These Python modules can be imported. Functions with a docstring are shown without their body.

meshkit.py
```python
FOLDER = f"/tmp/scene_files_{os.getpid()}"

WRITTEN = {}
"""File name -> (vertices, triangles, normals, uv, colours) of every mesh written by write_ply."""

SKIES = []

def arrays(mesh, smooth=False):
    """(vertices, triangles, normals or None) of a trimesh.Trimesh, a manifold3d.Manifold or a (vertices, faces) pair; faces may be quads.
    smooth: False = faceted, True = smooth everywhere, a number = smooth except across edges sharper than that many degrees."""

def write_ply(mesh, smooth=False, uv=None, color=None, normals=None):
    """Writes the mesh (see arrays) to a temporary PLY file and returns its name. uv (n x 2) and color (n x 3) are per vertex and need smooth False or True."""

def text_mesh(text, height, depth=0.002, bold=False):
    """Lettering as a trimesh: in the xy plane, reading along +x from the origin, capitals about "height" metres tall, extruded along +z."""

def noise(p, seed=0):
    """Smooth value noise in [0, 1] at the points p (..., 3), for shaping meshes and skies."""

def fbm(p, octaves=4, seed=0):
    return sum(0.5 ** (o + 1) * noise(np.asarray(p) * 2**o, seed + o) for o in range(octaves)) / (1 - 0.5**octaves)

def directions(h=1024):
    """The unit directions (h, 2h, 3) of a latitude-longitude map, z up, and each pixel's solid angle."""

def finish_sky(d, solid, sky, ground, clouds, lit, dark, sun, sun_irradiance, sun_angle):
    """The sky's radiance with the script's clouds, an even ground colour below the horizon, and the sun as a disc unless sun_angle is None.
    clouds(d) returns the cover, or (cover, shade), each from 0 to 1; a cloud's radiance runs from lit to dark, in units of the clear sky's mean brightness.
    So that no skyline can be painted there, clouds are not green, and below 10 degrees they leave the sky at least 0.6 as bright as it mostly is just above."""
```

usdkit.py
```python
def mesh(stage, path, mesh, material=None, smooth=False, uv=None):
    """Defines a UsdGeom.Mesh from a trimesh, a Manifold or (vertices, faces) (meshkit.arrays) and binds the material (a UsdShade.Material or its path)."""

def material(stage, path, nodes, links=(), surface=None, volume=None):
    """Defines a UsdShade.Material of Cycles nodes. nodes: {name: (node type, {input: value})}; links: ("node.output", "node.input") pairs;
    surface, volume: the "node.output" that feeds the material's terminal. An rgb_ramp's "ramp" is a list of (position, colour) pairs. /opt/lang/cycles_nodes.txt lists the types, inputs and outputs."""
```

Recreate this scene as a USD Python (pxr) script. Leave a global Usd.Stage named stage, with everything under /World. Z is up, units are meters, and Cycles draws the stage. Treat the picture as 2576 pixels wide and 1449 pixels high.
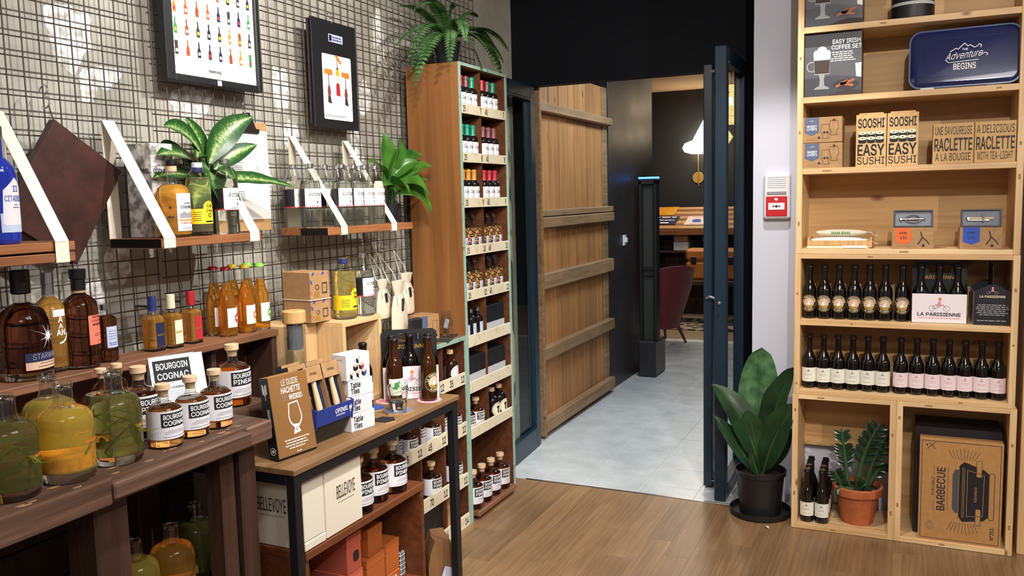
import math, random
import numpy as np
import trimesh
import shapely.geometry as sg
import meshkit, usdkit
from pxr import Usd, UsdGeom, UsdLux, UsdShade, Gf, Sdf

stage = Usd.Stage.CreateInMemory()
UsdGeom.SetStageUpAxis(stage, UsdGeom.Tokens.z)
UsdGeom.SetStageMetersPerUnit(stage, 1.0)
UsdGeom.Xform.Define(stage, '/World')
rnd = random.Random(7)

# ---------------------------------------------------------------- camera, lights, exposure
EYE = np.array([0, 0, 1.5])
YAW, PITCH, ROLL, FPX = math.radians(24.8946), math.radians(6.0221), math.radians(-1.3686), 2136.8
EXPOSURE = 1.3
fw = np.array([-math.sin(YAW) * math.cos(PITCH), math.cos(YAW) * math.cos(PITCH), -math.sin(PITCH)])
rt = np.array([math.cos(YAW), math.sin(YAW), 0.0])
up = np.cross(rt, fw)
rt, up = rt * math.cos(ROLL) + up * math.sin(ROLL), -rt * math.sin(ROLL) + up * math.cos(ROLL)
cam = UsdGeom.Camera.Define(stage, '/World/Camera')
cam.CreateHorizontalApertureAttr(36.0)
cam.CreateVerticalApertureAttr(36.0 * 1449 / 2576)
cam.CreateFocalLengthAttr(36.0 * FPX / 2576)
cam.CreateClippingRangeAttr(Gf.Vec2f(0.05, 100))
cam.CreateExposureAttr(EXPOSURE)
cam.AddTransformOp().Set(Gf.Matrix4d(*rt, 0, *up, 0, *(-fw), 0, *EYE, 1))


def look_mat(pos, to):
    z = np.array(pos, float) - np.array(to, float)
    z /= np.linalg.norm(z)
    x = np.cross([0, 0, 1.0] if abs(z[2]) < .99 else [0, 1.0, 0], z)
    x /= np.linalg.norm(x)
    return Gf.Matrix4d(*x, 0, *np.cross(z, x), 0, *z, 0, *pos, 1)


def rect(name, pos, to, w, h, power, col):
    l = UsdLux.RectLight.Define(stage, '/World/' + name)
    l.CreateWidthAttr(w), l.CreateHeightAttr(h), l.CreateIntensityAttr(power), l.CreateColorAttr(Gf.Vec3f(*col))
    l.AddTransformOp().Set(look_mat(pos, to))


def spot(name, pos, to, r, power, col, cone, soft=.4):
    l = UsdLux.SphereLight.Define(stage, '/World/' + name)
    l.CreateRadiusAttr(r), l.CreateIntensityAttr(power), l.CreateColorAttr(Gf.Vec3f(*col))
    s = UsdLux.ShapingAPI.Apply(l.GetPrim())
    s.CreateShapingConeAngleAttr(cone), s.CreateShapingConeSoftnessAttr(soft)
    l.AddTransformOp().Set(look_mat(pos, to))


WARM, WHITE, COOL = (1, .88, .74), (1, .965, .93), (.74, .88, 1)
# added unseen fill lights below the shop ceiling (soft general light)
rect('ceiling_panel_light', (.6, 1.0, 2.93), (.6, 1.0, 0), 1.2, 1.2, 3.9, WHITE)
rect('ceiling_panel_light_001', (.9, -1.6, 2.93), (.9, -1.6, 0), 1.2, 1.2, 4.4, WHITE)
# track spots: the hard shadows on the mesh wall, the tall cabinet, the crates, the white wall and the tiles
spot('track_spot', (-.55, 1.5, 2.86), (-2.1, 1.6, 1.3), .03, 1500, WHITE, 40)
spot('track_spot_001', (-.5, 2.5, 2.86), (-2.05, 2.7, 1.3), .03, 1500, WHITE, 40)
spot('track_spot_002', (-.35, .9, 2.86), (-1.8, 3.5, 1.2), .03, 1300, WARM, 30)
spot('track_spot_003', (3.6, .2, 2.86), (.1, 3.9, 1.3), .03, 3600, WARM, 26)
spot('track_spot_004', (.3, .3, 2.86), (-.3, 4.0, 1.1), .03, 2000, WHITE, 34)
spot('track_spot_005', (-.42, 3.1, 2.86), (-.56, 4.2, .55), .03, 1100, WHITE, 27, .5)
spot('track_spot_006', (-1.25, 3.3, 2.9), (-1.45, 4.75, 0), .03, 1300, COOL, 20, .6)
spot('track_spot_007', (1.2, 1.5, 2.86), (-1.55, 2.2, .5), .03, 1500, WHITE, 26, .5)
# entrance corridor: cool ceiling light over the tiles; lounge: warm ceiling light
rect('corridor_panel_light', (-1.15, 5.6, 2.7), (-1.15, 5.6, 0), .5, .9, 12, COOL)
rect('lounge_panel_light', (-2.2, 9.6, 2.75), (-2.2, 9.6, 0), 1.0, 1.0, 4, WARM)

# ---------------------------------------------------------------- materials


def S(h):
    h = h.lstrip('#')
    c = [int(h[i:i + 2], 16) / 255 for i in (0, 2, 4)]
    return tuple(x / 12.92 if x <= .04045 else ((x + .055) / 1.055) ** 2.4 for x in c)


M = {}
UsdGeom.Scope.Define(stage, '/World/Looks')


def mat(name, col, rough=.5, **k):
    if name not in M:
        M[name] = usdkit.material(stage, '/World/Looks/' + name, {'p': ('principled_bsdf', {'base_color': S(col) if isinstance(col, str) else col, 'roughness': rough, **k})}, surface='p.BSDF')
    return M[name]


def wood(name, cols, axis, freq=6, rough=.5, var=.25, knots=None, bump=.15, stretch=14):
    """Grain stretched along one axis of the object's own space; tone varies from piece to piece."""
    sc = [freq * stretch / 2] * 3
    sc['xyz'.index(axis)] = freq / 4
    n = {'tc': ('texture_coordinate', {}), 'oi': ('object_info', {}), 'sh': ('vector_math', {'math_type': 'multiply_add', 'vector2': (7.3, 5.1, 3.7)}),
         'mp': ('mapping', {'scale': tuple(sc)}), 'n': ('noise_texture', {'scale': 1.0, 'detail': 5, 'roughness': .62, 'distortion': .8}),
         'n2': ('noise_texture', {'scale': freq * .45, 'detail': 2}),
         'mx': ('math', {'math_type': 'multiply_add', 'value2': .45}),
         'r': ('rgb_ramp', {'ramp': [(.25, S(cols[0])), (.5, S(cols[1])), (.75, S(cols[2]))]}),
         'mr': ('map_range', {'from_min': 0, 'from_max': 1, 'to_min': 1 - var, 'to_max': 1 + var}),
         'hv': ('hsv', {}), 'b': ('bump', {'strength': bump, 'distance': .004}),
         'p': ('principled_bsdf', {'roughness': rough})}
    L = [('oi.random', 'sh.vector1'), ('tc.object', 'sh.vector3'), ('sh.vector', 'mp.vector'), ('mp.vector', 'n.vector'), ('sh.vector', 'n2.vector'),
         ('n2.fac', 'mx.value1'), ('n.fac', 'mx.value3'), ('oi.random', 'mr.value'), ('mr.result', 'hv.value'), ('n.fac', 'b.height'), ('b.normal', 'p.normal'), ('hv.color', 'p.base_color')]
    # mx = n2*.45 + n  -> shift back to about .5
    n['ms'] = ('math', {'math_type': 'subtract', 'value2': .22})
    L += [('mx.value', 'ms.value1'), ('ms.value', 'r.fac')]
    if knots:
        n['v'] = ('voronoi_texture', {'scale': knots[0], 'randomness': 1.0})
        ks = [1.0, 1.0, 1.0]
        ks['xyz'.index(axis)] = .45
        n['km'] = ('mapping', {'scale': tuple(ks)})
        n['kr'] = ('map_range', {'from_min': .03, 'from_max': knots[1], 'to_min': 1, 'to_max': 0, 'clamp': True})
        n['kx'] = ('mix_color', {'b': S(knots[2])})
        L += [('sh.vector', 'km.vector'), ('km.vector', 'v.vector'), ('v.distance', 'kr.value'), ('kr.result', 'kx.fac'), ('r.color', 'kx.a'), ('kx.result', 'hv.color')]
    else:
        L += [('r.color', 'hv.color')]
    M[name] = usdkit.material(stage, '/World/Looks/' + name, n, L, surface='p.BSDF')


def blotch(name, c1, c2, scale, lo, hi, rough=.6, rough2=None, bump=.1, detail=4, **k):
    n = {'tc': ('texture_coordinate', {}), 'n': ('noise_texture', {'scale': scale, 'detail': detail, 'roughness': .6}), 'r': ('rgb_ramp', {'ramp': [(lo, S(c1)), (hi, S(c2))]}),
         'b': ('bump', {'strength': bump, 'distance': .003}), 'p': ('principled_bsdf', {'roughness': rough, **k})}
    L = [('tc.object', 'n.vector'), ('n.fac', 'r.fac'), ('r.color', 'p.base_color'), ('n.fac', 'b.height'), ('b.normal', 'p.normal')]
    if rough2 is not None:
        n['mr'] = ('map_range', {'from_min': lo, 'from_max': hi, 'to_min': rough, 'to_max': rough2, 'clamp': True})
        L += [('n.fac', 'mr.value'), ('mr.result', 'p.roughness')]
    M[name] = usdkit.material(stage, '/World/Looks/' + name, n, L, surface='p.BSDF')


def pane(name, tint=(1, 1, 1), ior=1.5, rough=.02, k=1.0):
    M[name] = usdkit.material(stage, '/World/Looks/' + name, {'gb': ('geometry', {}), 'io': ('map_range', {'from_min': 0, 'from_max': 1, 'to_min': ior, 'to_max': 1 / ior}), 'f': ('fresnel', {}), 'fm': ('math', {'math_type': 'multiply', 'use_clamp': True, 'value2': k}), 't': ('transparent_bsdf', {'color': tint}), 'g': ('glossy_bsdf', {'color': (1, 1, 1), 'roughness': rough}), 'm': ('mix_closure', {})},
                              [('gb.backfacing', 'io.value'), ('io.result', 'f.IOR'), ('f.fac', 'fm.value1'), ('fm.value', 'm.fac'), ('t.BSDF', 'm.closure1'), ('g.BSDF', 'm.closure2')], surface='m.closure')


def liquid(name, col, ior=1.36, clear=1.0):
    return mat(name, col, .0, transmission_weight=clear, ior=ior)


def leafmat(name, c1, c2, scale, lo, hi, rough=.35, tr=.25):
    M[name] = usdkit.material(stage, '/World/Looks/' + name, {'tc': ('texture_coordinate', {}), 'n': ('noise_texture', {'scale': scale, 'detail': 3}), 'r': ('rgb_ramp', {'ramp': [(lo, S(c1)), (hi, S(c2))]}),
                              'p': ('principled_bsdf', {'roughness': rough}), 't': ('translucent_bsdf', {}), 'm': ('mix_closure', {'fac': tr})},
                              [('tc.object', 'n.vector'), ('n.fac', 'r.fac'), ('r.color', 'p.base_color'), ('r.color', 't.color'), ('p.BSDF', 'm.closure1'), ('t.BSDF', 'm.closure2')], surface='m.closure')


wood('pine_x', ('#c49a66', '#d9b583', '#e6c99b'), 'x', 5, .5, .06, (9, .10, '#8a5527'))
wood('pine_z', ('#c49a66', '#d9b583', '#e6c99b'), 'z', 5, .5, .06, (9, .10, '#8a5527'))
wood('pine_edge', ('#b98a52', '#d9b27a', '#e6c795'), 'x', 9, .5, .06, (16, .12, '#6e3f1e'))
wood('ply_back', ('#b5894f', '#cda36a', '#d9b37c'), 'x', 3, .55, .05, (5, .09, '#7b4a22'))
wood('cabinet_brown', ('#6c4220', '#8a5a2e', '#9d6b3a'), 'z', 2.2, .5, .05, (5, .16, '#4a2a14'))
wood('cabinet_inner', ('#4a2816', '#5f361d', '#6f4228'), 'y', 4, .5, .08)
wood('table_dark', ('#3d2a20', '#5f4536', '#7d6050'), 'y', 5, .55, .1, (6, .1, '#2a1a13'), .5)
wood('table_leg', ('#2c1a13', '#3d261c', '#4b3226'), 'z', 5, .6, .08)
wood('ledge_wood', ('#5a3a26', '#7a523a', '#93694d'), 'y', 6, .5, .1)
wood('console_wood', ('#6e5032', '#866542', '#9a7852'), 'y', 6, .5, .08)
wood('crate_red', ('#4f2a16', '#68391c', '#7c4a28'), 'y', 4, .5, .06, (7, .1, '#4a2412'))
wood('board_brown', ('#6e4024', '#8d5935', '#a87148'), 'y', 7, .5, .12)
wood('floor_oak', ('#6d5238', '#856748', '#967755'), 'y', 7, .34, .13, None, .12, 20)
wood('gate_board', ('#805834', '#a67341', '#b98551'), 'z', 4, .6, .14, (5, .08, '#5e3d20'), .4)
wood('gate_batten', ('#6d5236', '#8d6e4b', '#a18260'), 'y', 6, .65, .1, (8, .1, '#4f3822'), .4)
wood('lid_bamboo', ('#b98d55', '#cfa56c', '#ddb680'), 'z', 9, .5, .03)
wood('slat_light', ('#a8824f', '#c09a66', '#ceaa77'), 'x', 5, .5, .1)
wood('slat_dark', ('#6d4425', '#85552f', '#96663c'), 'x', 5, .5, .1)
blotch('mint_paint', '#64857a', '#93b3a4', 30, .32, .42, .6, None, .3)
blotch('cream_paint', '#cbbd9c', '#e3d8bc', 25, .3, .45, .6, None, .1)
blotch('plaster', '#969389', '#b0ada2', 4, .35, .65, .42, .55, .08)
blotch('kraft', '#a07a50', '#b08b60', 40, .3, .7, .8, None, .05)
blotch('kraft_dark', '#93714a', '#a5825a', 40, .3, .7, .8, None, .05)
blotch('leather', '#281310', '#42231d', 18, .3, .7, .42, None, .3)
blotch('marble_card', '#77746f', '#dbd9d6', 34, .38, .58, .5, None, .0)
blotch('tile_white', '#b9bab8', '#c9cac8', 6, .3, .7, .22, .32, .03)
blotch('terracotta', '#a4562d', '#bb6a3c', 30, .3, .7, .75, None, .08)
blotch('soil', '#1d130c', '#3a281a', 60, .3, .7, .95, None, .8)
blotch('strap_cotton', '#d6ccb8', '#e8dfcd', 300, .3, .7, .9, None, .3)
blotch('bag_cotton', '#c9bda6', '#ddd2bd', 200, .3, .7, .9, None, .3)
blotch('rug_pattern', '#2c2420', '#b59f86', 9, .44, .5, .95, None, .1, 1)
blotch('bark', '#3f3426', '#8b7c63', 40, .3, .7, .9, None, .8)
blotch('brown_pattern', '#3c2210', '#b98a4a', 150, .5, .55, .5, None, 0, 0)
blotch('foliage_view', '#5c6450', '#cfc39c', 6, .42, .5, .6, None, 0, 1)
leafmat('leaf_green', '#17401f', '#2f6a35', 14, .3, .7)
leafmat('leaf_bright', '#1f4f18', '#568f32', 9, .3, .7, .28, .2)
leafmat('leaf_fern', '#2e5928', '#709a60', 20, .3, .7, .5, .3)
M['leaf_variegated'] = usdkit.material(stage, '/World/Looks/leaf_variegated', {
    'uv': ('uvmap', {'attribute': 'st'}), 'sx': ('separate_xyz', {}), 'd': ('math', {'math_type': 'subtract', 'value2': .5}), 'ab': ('math', {'math_type': 'absolute'}),
    'mp': ('mapping', {'scale': (3.0, 14.0, 1.0)}), 'n': ('noise_texture', {'scale': 1.6, 'detail': 4, 'roughness': .7, 'distortion': 1.2}), 'sc': ('math', {'math_type': 'multiply_add', 'value2': -1.15}),
    'r': ('rgb_ramp', {'ramp': [(.12, S('#1c451a')), (.34, S('#3c6a2c')), (.50, S('#9fb070'))]}),
    'p': ('principled_bsdf', {'roughness': .32}), 't': ('translucent_bsdf', {}), 'm': ('mix_closure', {'fac': .15})},
    [('uv.UV', 'sx.vector'), ('sx.x', 'd.value1'), ('d.value', 'ab.value1'), ('ab.value', 'sc.value1'), ('uv.UV', 'mp.vector'), ('mp.vector', 'n.vector'), ('n.fac', 'sc.value3'), ('sc.value', 'r.fac'),
     ('r.color', 'p.base_color'), ('r.color', 't.color'), ('p.BSDF', 'm.closure1'), ('t.BSDF', 'm.closure2')], surface='m.closure')
leafmat('leaf_fig', '#142c17', '#2a4c2b', 10, .3, .75, .34, .1)
leafmat('leaf_fig_pale', '#2a5230', '#5b8558', 22, .3, .7, .3, .15)
leafmat('leaf_zz', '#12281a', '#244a2e', 20, .3, .7, .22, .08)
pane('thin_glass', (.86, .875, .86), 1.55, .03, 1.7)
pane('door_glass', (.95, .97, .96), 1.5, .01, .35)
mat('wire', '#5c554d', .45, metallic=.8)
mat('steel_black', '#15161a', .45)
mat('hook_chrome', '#c9c9cc', .18, metallic=1.0)
mat('clip_metal', '#6c6a66', .25, metallic=1.0)
mat('door_blue', '#172a39', .32)
mat('navy_black', '#0a0e15', .65, specular_ior_level=.15)
mat('dark_wall', '#2b2b2d', .35)
mat('lounge_wall', '#2a2b2e', .55)
mat('wall_white', '#d2d4e2', .7)
mat('ceiling_white', '#d0ccc4', .9)
mat('ceiling_cream', '#cdb08c', .8)
mat('paper_white', '#f1efec', .7)
mat('paper_grey', '#bdbfc4', .7)
mat('card_white', '#d9d8dc', .6)
mat('card_black', '#16151a', .5)
mat('ink_black', '#141218', .7)
mat('ink_grey', '#8d8d93', .7)
mat('ink_white', '#f3f3f3', .7)
mat('ink_brown', '#3a2c28', .7)
mat('ink_gold', '#c39a4a', .4, metallic=.5)
mat('ink_orange', '#d9822f', .6)
mat('ink_pink', '#d98c9a', .7)
mat('ink_red', '#b8323c', .6)
mat('ink_green', '#3f8a4c', .6)
mat('ink_blue', '#2f4fa8', .6)
mat('ink_yellow', '#e0b023', .6)
mat('cream_box', '#ebe3cf', .6)
mat('coral', '#e8765f', .55)
mat('coral_box', '#d86b54', .6)
mat('orange_box', '#b5602b', .6)
mat('label_white', '#dddbe0', .6)
mat('label_lilac', '#c3c6da', .6)
mat('label_blue', '#b9c4de', .6)
mat('label_yellow', '#eccb1e', .55)
mat('label_cream', '#e6dfc0', .6)
mat('label_navy', '#1d2548', .5)
mat('label_red', '#b02a34', .5)
mat('label_pale', '#e6e6da', .6)
mat('label_pink', '#ead9dd', .6)
mat('cork', '#c9a883', .75)
mat('stopper_wood', '#d8b994', .65)
mat('cap_silver', '#c4c4c6', .28, metallic=1.0)
mat('cap_black', '#0e0d0f', .35)
mat('cap_blue', '#25316b', .4)
mat('cap_cream', '#ded3b3', .5)
mat('cap_red', '#a81e2c', .35)
mat('cap_yellow', '#d9b71d', .4)
mat('cap_green', '#79c93a', .4)
mat('wax_red', '#b5313f', .3)
mat('wax_mauve', '#7c4a4c', .3)
mat('wax_green', '#1f8f72', .3)
mat('wax_gold', '#c8903f', .3)
mat('beer_glass', '#0c0806', .06, coat_weight=.6)
mat('brown_glass', '#27120a', .05, coat_weight=.5)
mat('dark_glass', '#120d10', .05, coat_weight=.5)
mat('amber_beer', '#3d1f0a', .05, coat_weight=.5, transmission_weight=.35, ior=1.4)
mat('blue_glass', '#1c2f95', .05, coat_weight=.5)
mat('clear_solid', '#eef2ee', .0, transmission_weight=1.0, ior=1.5)
mat('plastic_black', '#1a1a1d', .42)
mat('plastic_white', '#e6e6ea', .35)
mat('plastic_red', '#c3202c', .35)
mat('enamel_navy', '#1a2454', .16, coat_weight=.4)
mat('enamel_edge', '#4c5f86', .25)
mat('opinel_blue', '#243a8c', .5)
mat('opinel_green', '#2b2e28', .6)
mat('velvet_wine', '#6a2026', .85, sheen_weight=.2)
mat('chair_leg', '#5b3320', .4)
mat('bag_orange', '#c9762b', .55)
mat('brass', '#c9a25a', .4, metallic=.4)
mat('slate', '#2e2d2c', .6)
mat('grout', '#d9d9d4', .8)
mat('magazine_yellow', '#e0a329', .5)
mat('magazine_navy', '#26294a', .5)
mat('magazine_pink', '#e7d3cf', .5)
mat('blue_led', (.1, .3, 1), .5, emission_color=(.06, .22, 1.0), emission_strength=1.3)
mat('bulb_glow', (1, .85, .6), .5, emission_color=(1, .82, .55), emission_strength=22)
mat('shade_glow', (1, .9, .75), .5, emission_color=(1, .84, .62), emission_strength=3.5)
mat('lantern_glow', (1, .7, .3), .5, emission_color=(1, .62, .22), emission_strength=1.1)
liquid('rum_green', (.46, .46, .15), 1.36, .93)
liquid('rum_gold', (.93, .76, .16), 1.36, .86)
liquid('rum_amber', (.88, .50, .10), 1.36, .9)
liquid('cognac', (.80, .40, .12))
liquid('cognac_dark', (.62, .22, .06))
liquid('whisky_amber', (.82, .44, .10), 1.36, .85)
liquid('whisky_dark', (.24, .07, .03))
liquid('calvados', (.98, .52, .08), 1.36, .84)
liquid('apple_juice', (.90, .42, .06), 1.36, .9)
liquid('lemon_pale', (.95, .90, .52), 1.36, .95)
liquid('tonic_water', (.93, .98, .90), 1.33, .985)
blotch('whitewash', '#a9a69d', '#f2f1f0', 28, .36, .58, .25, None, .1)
mat('lounge_floor', '#a58f74', .5)
blotch('wall_bronze', '#232223', '#322c2b', 3, .3, .7, .42, .5, .05)
M['lantern_weave'] = usdkit.material(stage, '/World/Looks/lantern_weave', {'tc': ('texture_coordinate', {}), 'w': ('wave_texture', {'wave_type': 'bands', 'bands_direction': 'z', 'scale': 28, 'distortion': 2.0}), 'r': ('rgb_ramp', {'ramp': [(.3, (.20, .08, .015)), (.6, (1, .62, .2))]}),
                                     'e': ('emission', {'strength': 1.6})}, [('tc.object', 'w.vector'), ('w.fac', 'r.fac'), ('r.color', 'e.color')], surface='e.emission')
wood('pine_y', ('#c49a66', '#d9b583', '#e6c99b'), 'y', 5, .5, .06, (9, .10, '#8a5527'))
leafmat('leaf_herb', '#3a4a12', '#6f7a22', 40, .3, .7)
mat('worn_wood', '#9a7a55', .7)
mat('gold_card', '#c4953f', .45)
mat('book_brown', '#8a6236', .5)
mat('label_peach', '#d6b296', .55)
mat('salmon', '#efb49c', .6)
mat('label_red2', '#d63f34', .5)
mat('ink_green2', '#62b02f', .5)
mat('label_pinkwhite', '#e6dde2', .6)
mat('coral_pink', '#e38f93', .6)
blotch('fruit_orange', '#b8620c', '#e8a028', 60, .35, .65, .4, None, .3)
liquid('lemon_gold', (.97, .84, .30), 1.36, .92)
mat('bag_brown', '#7a5531', .8)
mat('pennant_blue', '#56617c', .6)
mat('pine_knot', '#a27445', .6)
mat('coffee_black', '#1e1d20', .4)
mat('coffee_grey', '#4d4c50', .4)
mat('coffee_dark', '#39373c', .4)
mat('coffee_glass', '#8f9092', .4)
mat('cinnamon', '#a8552c', .5)
blotch('kraft_light', '#c7a06c', '#d2ad78', 40, .3, .7, .8, None, .04)
blotch('kraft_bbq', '#a97b46', '#b78852', 40, .3, .7, .75, None, .04)
mat('pouch_white', '#efeeea', .9)
mat('foam_grey', '#7b7f88', .8)
mat('ink_orange2', '#e06a2c', .6)
mat('ink_blue2', '#2c4fb4', .6)
mat('stem_green', '#3d5a35', .5)
mat('amber_print', '#8a4a1c', .6)

# ---------------------------------------------------------------- shapes
used = {}


def numbered(parent, name):
    k = (parent, name)
    used[k] = used.get(k, -1) + 1
    return f'{parent}/{name}' + (f'_{used[k]:03d}' if used[k] else '')


def keys(prim, label=None, cat=None, group=None, kind=None):
    for k, v in (('label', label), ('category', cat), ('group', group), ('kind', kind)):
        if v:
            prim.SetCustomDataByKey(k, v)


def thing(name, label, cat, loc=(0, 0, 0), rz=0, group=None, kind=None):
    path = numbered('/World', name)
    x = UsdGeom.Xform.Define(stage, path)
    x.AddTranslateOp().Set(Gf.Vec3d(*map(float, loc)))
    x.AddRotateZOp().Set(float(rz))
    keys(x.GetPrim(), label, cat, group, kind)
    return path


def part(parent, name, mesh, m, smooth=False, label=None, kind=None):
    path = numbered(parent, name)
    uv = mesh.metadata.get('uv') if hasattr(mesh, 'metadata') else None
    p = usdkit.mesh(stage, path, mesh, M[m], smooth if uv is None or smooth in (True, False) else True, uv)
    keys(p.GetPrim(), label, None, None, kind)
    return path


def struct(name, label=None):
    path = numbered('/World', name)
    x = UsdGeom.Xform.Define(stage, path)
    keys(x.GetPrim(), label, None, None, 'structure')
    return path


PROTO = {}
GROUPS = {'tonic': 'clear tonic bottles', 'cog': 'amber cognac bottles', 'pin': 'pineau bottles', 'mini': 'small cognac bottles behind the bark cup', 'applered': 'red-capped cider bottles', 'appleyellow': 'yellow-capped cider bottles', 'applegreen': 'green-capped cider bottles',
          'beer_plain': 'bottles of the console six-pack', 'pattern': 'bottles in gold-patterned sleeves', 'smallcap': 'silver-capped bottles of the tall cabinet', 'sleeve': 'black boxes with a grey band', 'jar': 'dark bottles with round cream labels',
          'clock': 'brown bottles with dial labels', 'cog2': 'small dark cognac bottles of the low cabinet', 'pin2': 'dark pineau bottles of the low cabinet', 'irish': 'irish coffee set boxes', 'lovers': 'stacked whisky glasses boxes', 'sooshi': 'sushi kit boxes',
          'blk_round': 'black beer bottles with round gold labels', 'blk_white': 'black beer bottles with white labels', 'blk_pink': 'black beer bottles with pink labels',
          'wine_red': 'liqueur bottles of the tall cabinet', 'wine_mauve': 'liqueur bottles of the tall cabinet', 'wine_green': 'liqueur bottles of the tall cabinet', 'wine_gold': 'liqueur bottles of the tall cabinet'}


def copy(key, build, loc, rz, label, group=None):
    group = group or GROUPS.get(key)
    """First call builds the thing with build(loc, rz, label, group); later calls reference it."""
    if key not in PROTO:
        PROTO[key] = build(loc, rz, label, group)
        return PROTO[key]
    src = stage.GetPrimAtPath(PROTO[key])
    path = numbered('/World', PROTO[key].split('/')[-1].rstrip('0123456789').rstrip('_') if PROTO[key][-4:-3] == '_' else PROTO[key].split('/')[-1])
    x = UsdGeom.Xform.Define(stage, path)
    p = x.GetPrim()
    p.GetReferences().AddInternalReference(src.GetPath())
    p.GetAttribute('xformOp:translate').Set(Gf.Vec3d(*map(float, loc)))
    p.GetAttribute('xformOp:rotateZ').Set(float(rz))
    p.SetInstanceable(True)
    keys(p, label, src.GetCustomDataByKey('category'), group)
    return path


cat_ = lambda *ms: trimesh.util.concatenate([m for m in ms if m is not None and len(m.vertices)])


def bx(x0, x1, y0, y1, z0, z1, c=0.0):
    if x0 > x1: x0, x1 = x1, x0
    if y0 > y1: y0, y1 = y1, y0
    if c <= 0:
        m = trimesh.creation.box((x1 - x0, y1 - y0, z1 - z0))
        m.apply_translation(((x0 + x1) / 2, (y0 + y1) / 2, (z0 + z1) / 2))
        return m
    c = min(c, (x1 - x0) / 2.01, (y1 - y0) / 2.01, (z1 - z0) / 2.01)
    pts = []
    for X, sx in ((x0, 1), (x1, -1)):
        for Y, sy in ((y0, 1), (y1, -1)):
            for Z, sz in ((z0, 1), (z1, -1)):
                pts += [(X, Y + sy * c, Z + sz * c), (X + sx * c, Y, Z + sz * c), (X + sx * c, Y + sy * c, Z)]
    return trimesh.convex.convex_hull(np.array(pts))


def lathe(prof, n=28):
    """Solid or shell of revolution about z; prof runs from bottom to top as (r, z)."""
    prof = np.array(prof, float)
    a = np.linspace(0, 2 * np.pi, n, endpoint=False)
    v = np.stack([prof[:, :1] * np.cos(a), prof[:, :1] * np.sin(a), np.repeat(prof[:, 1:], n, 1)], -1)
    k = len(prof)
    f = []
    i, j = np.meshgrid(np.arange(k - 1), np.arange(n), indexing='ij')
    q = np.stack([i * n + j, i * n + (j + 1) % n, (i + 1) * n + (j + 1) % n, (i + 1) * n + j], -1).reshape(-1, 4)
    t = np.vstack([q[:, [0, 1, 2]], q[:, [0, 2, 3]]])
    m = trimesh.Trimesh(v.reshape(-1, 3), t, process=False)
    m.merge_vertices()
    m.update_faces(m.nondegenerate_faces())
    return m


def disc_cyl(r, z0, z1, n=24, c=None, r2=None):
    r2 = r if r2 is None else r2
    c = min(r * .12, (z1 - z0) * .2) if c is None else c
    return lathe([(0, z0), (r - c, z0), (r, z0 + c), (r2, z1 - c), (r2 - c, z1), (0, z1)], n)


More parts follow.
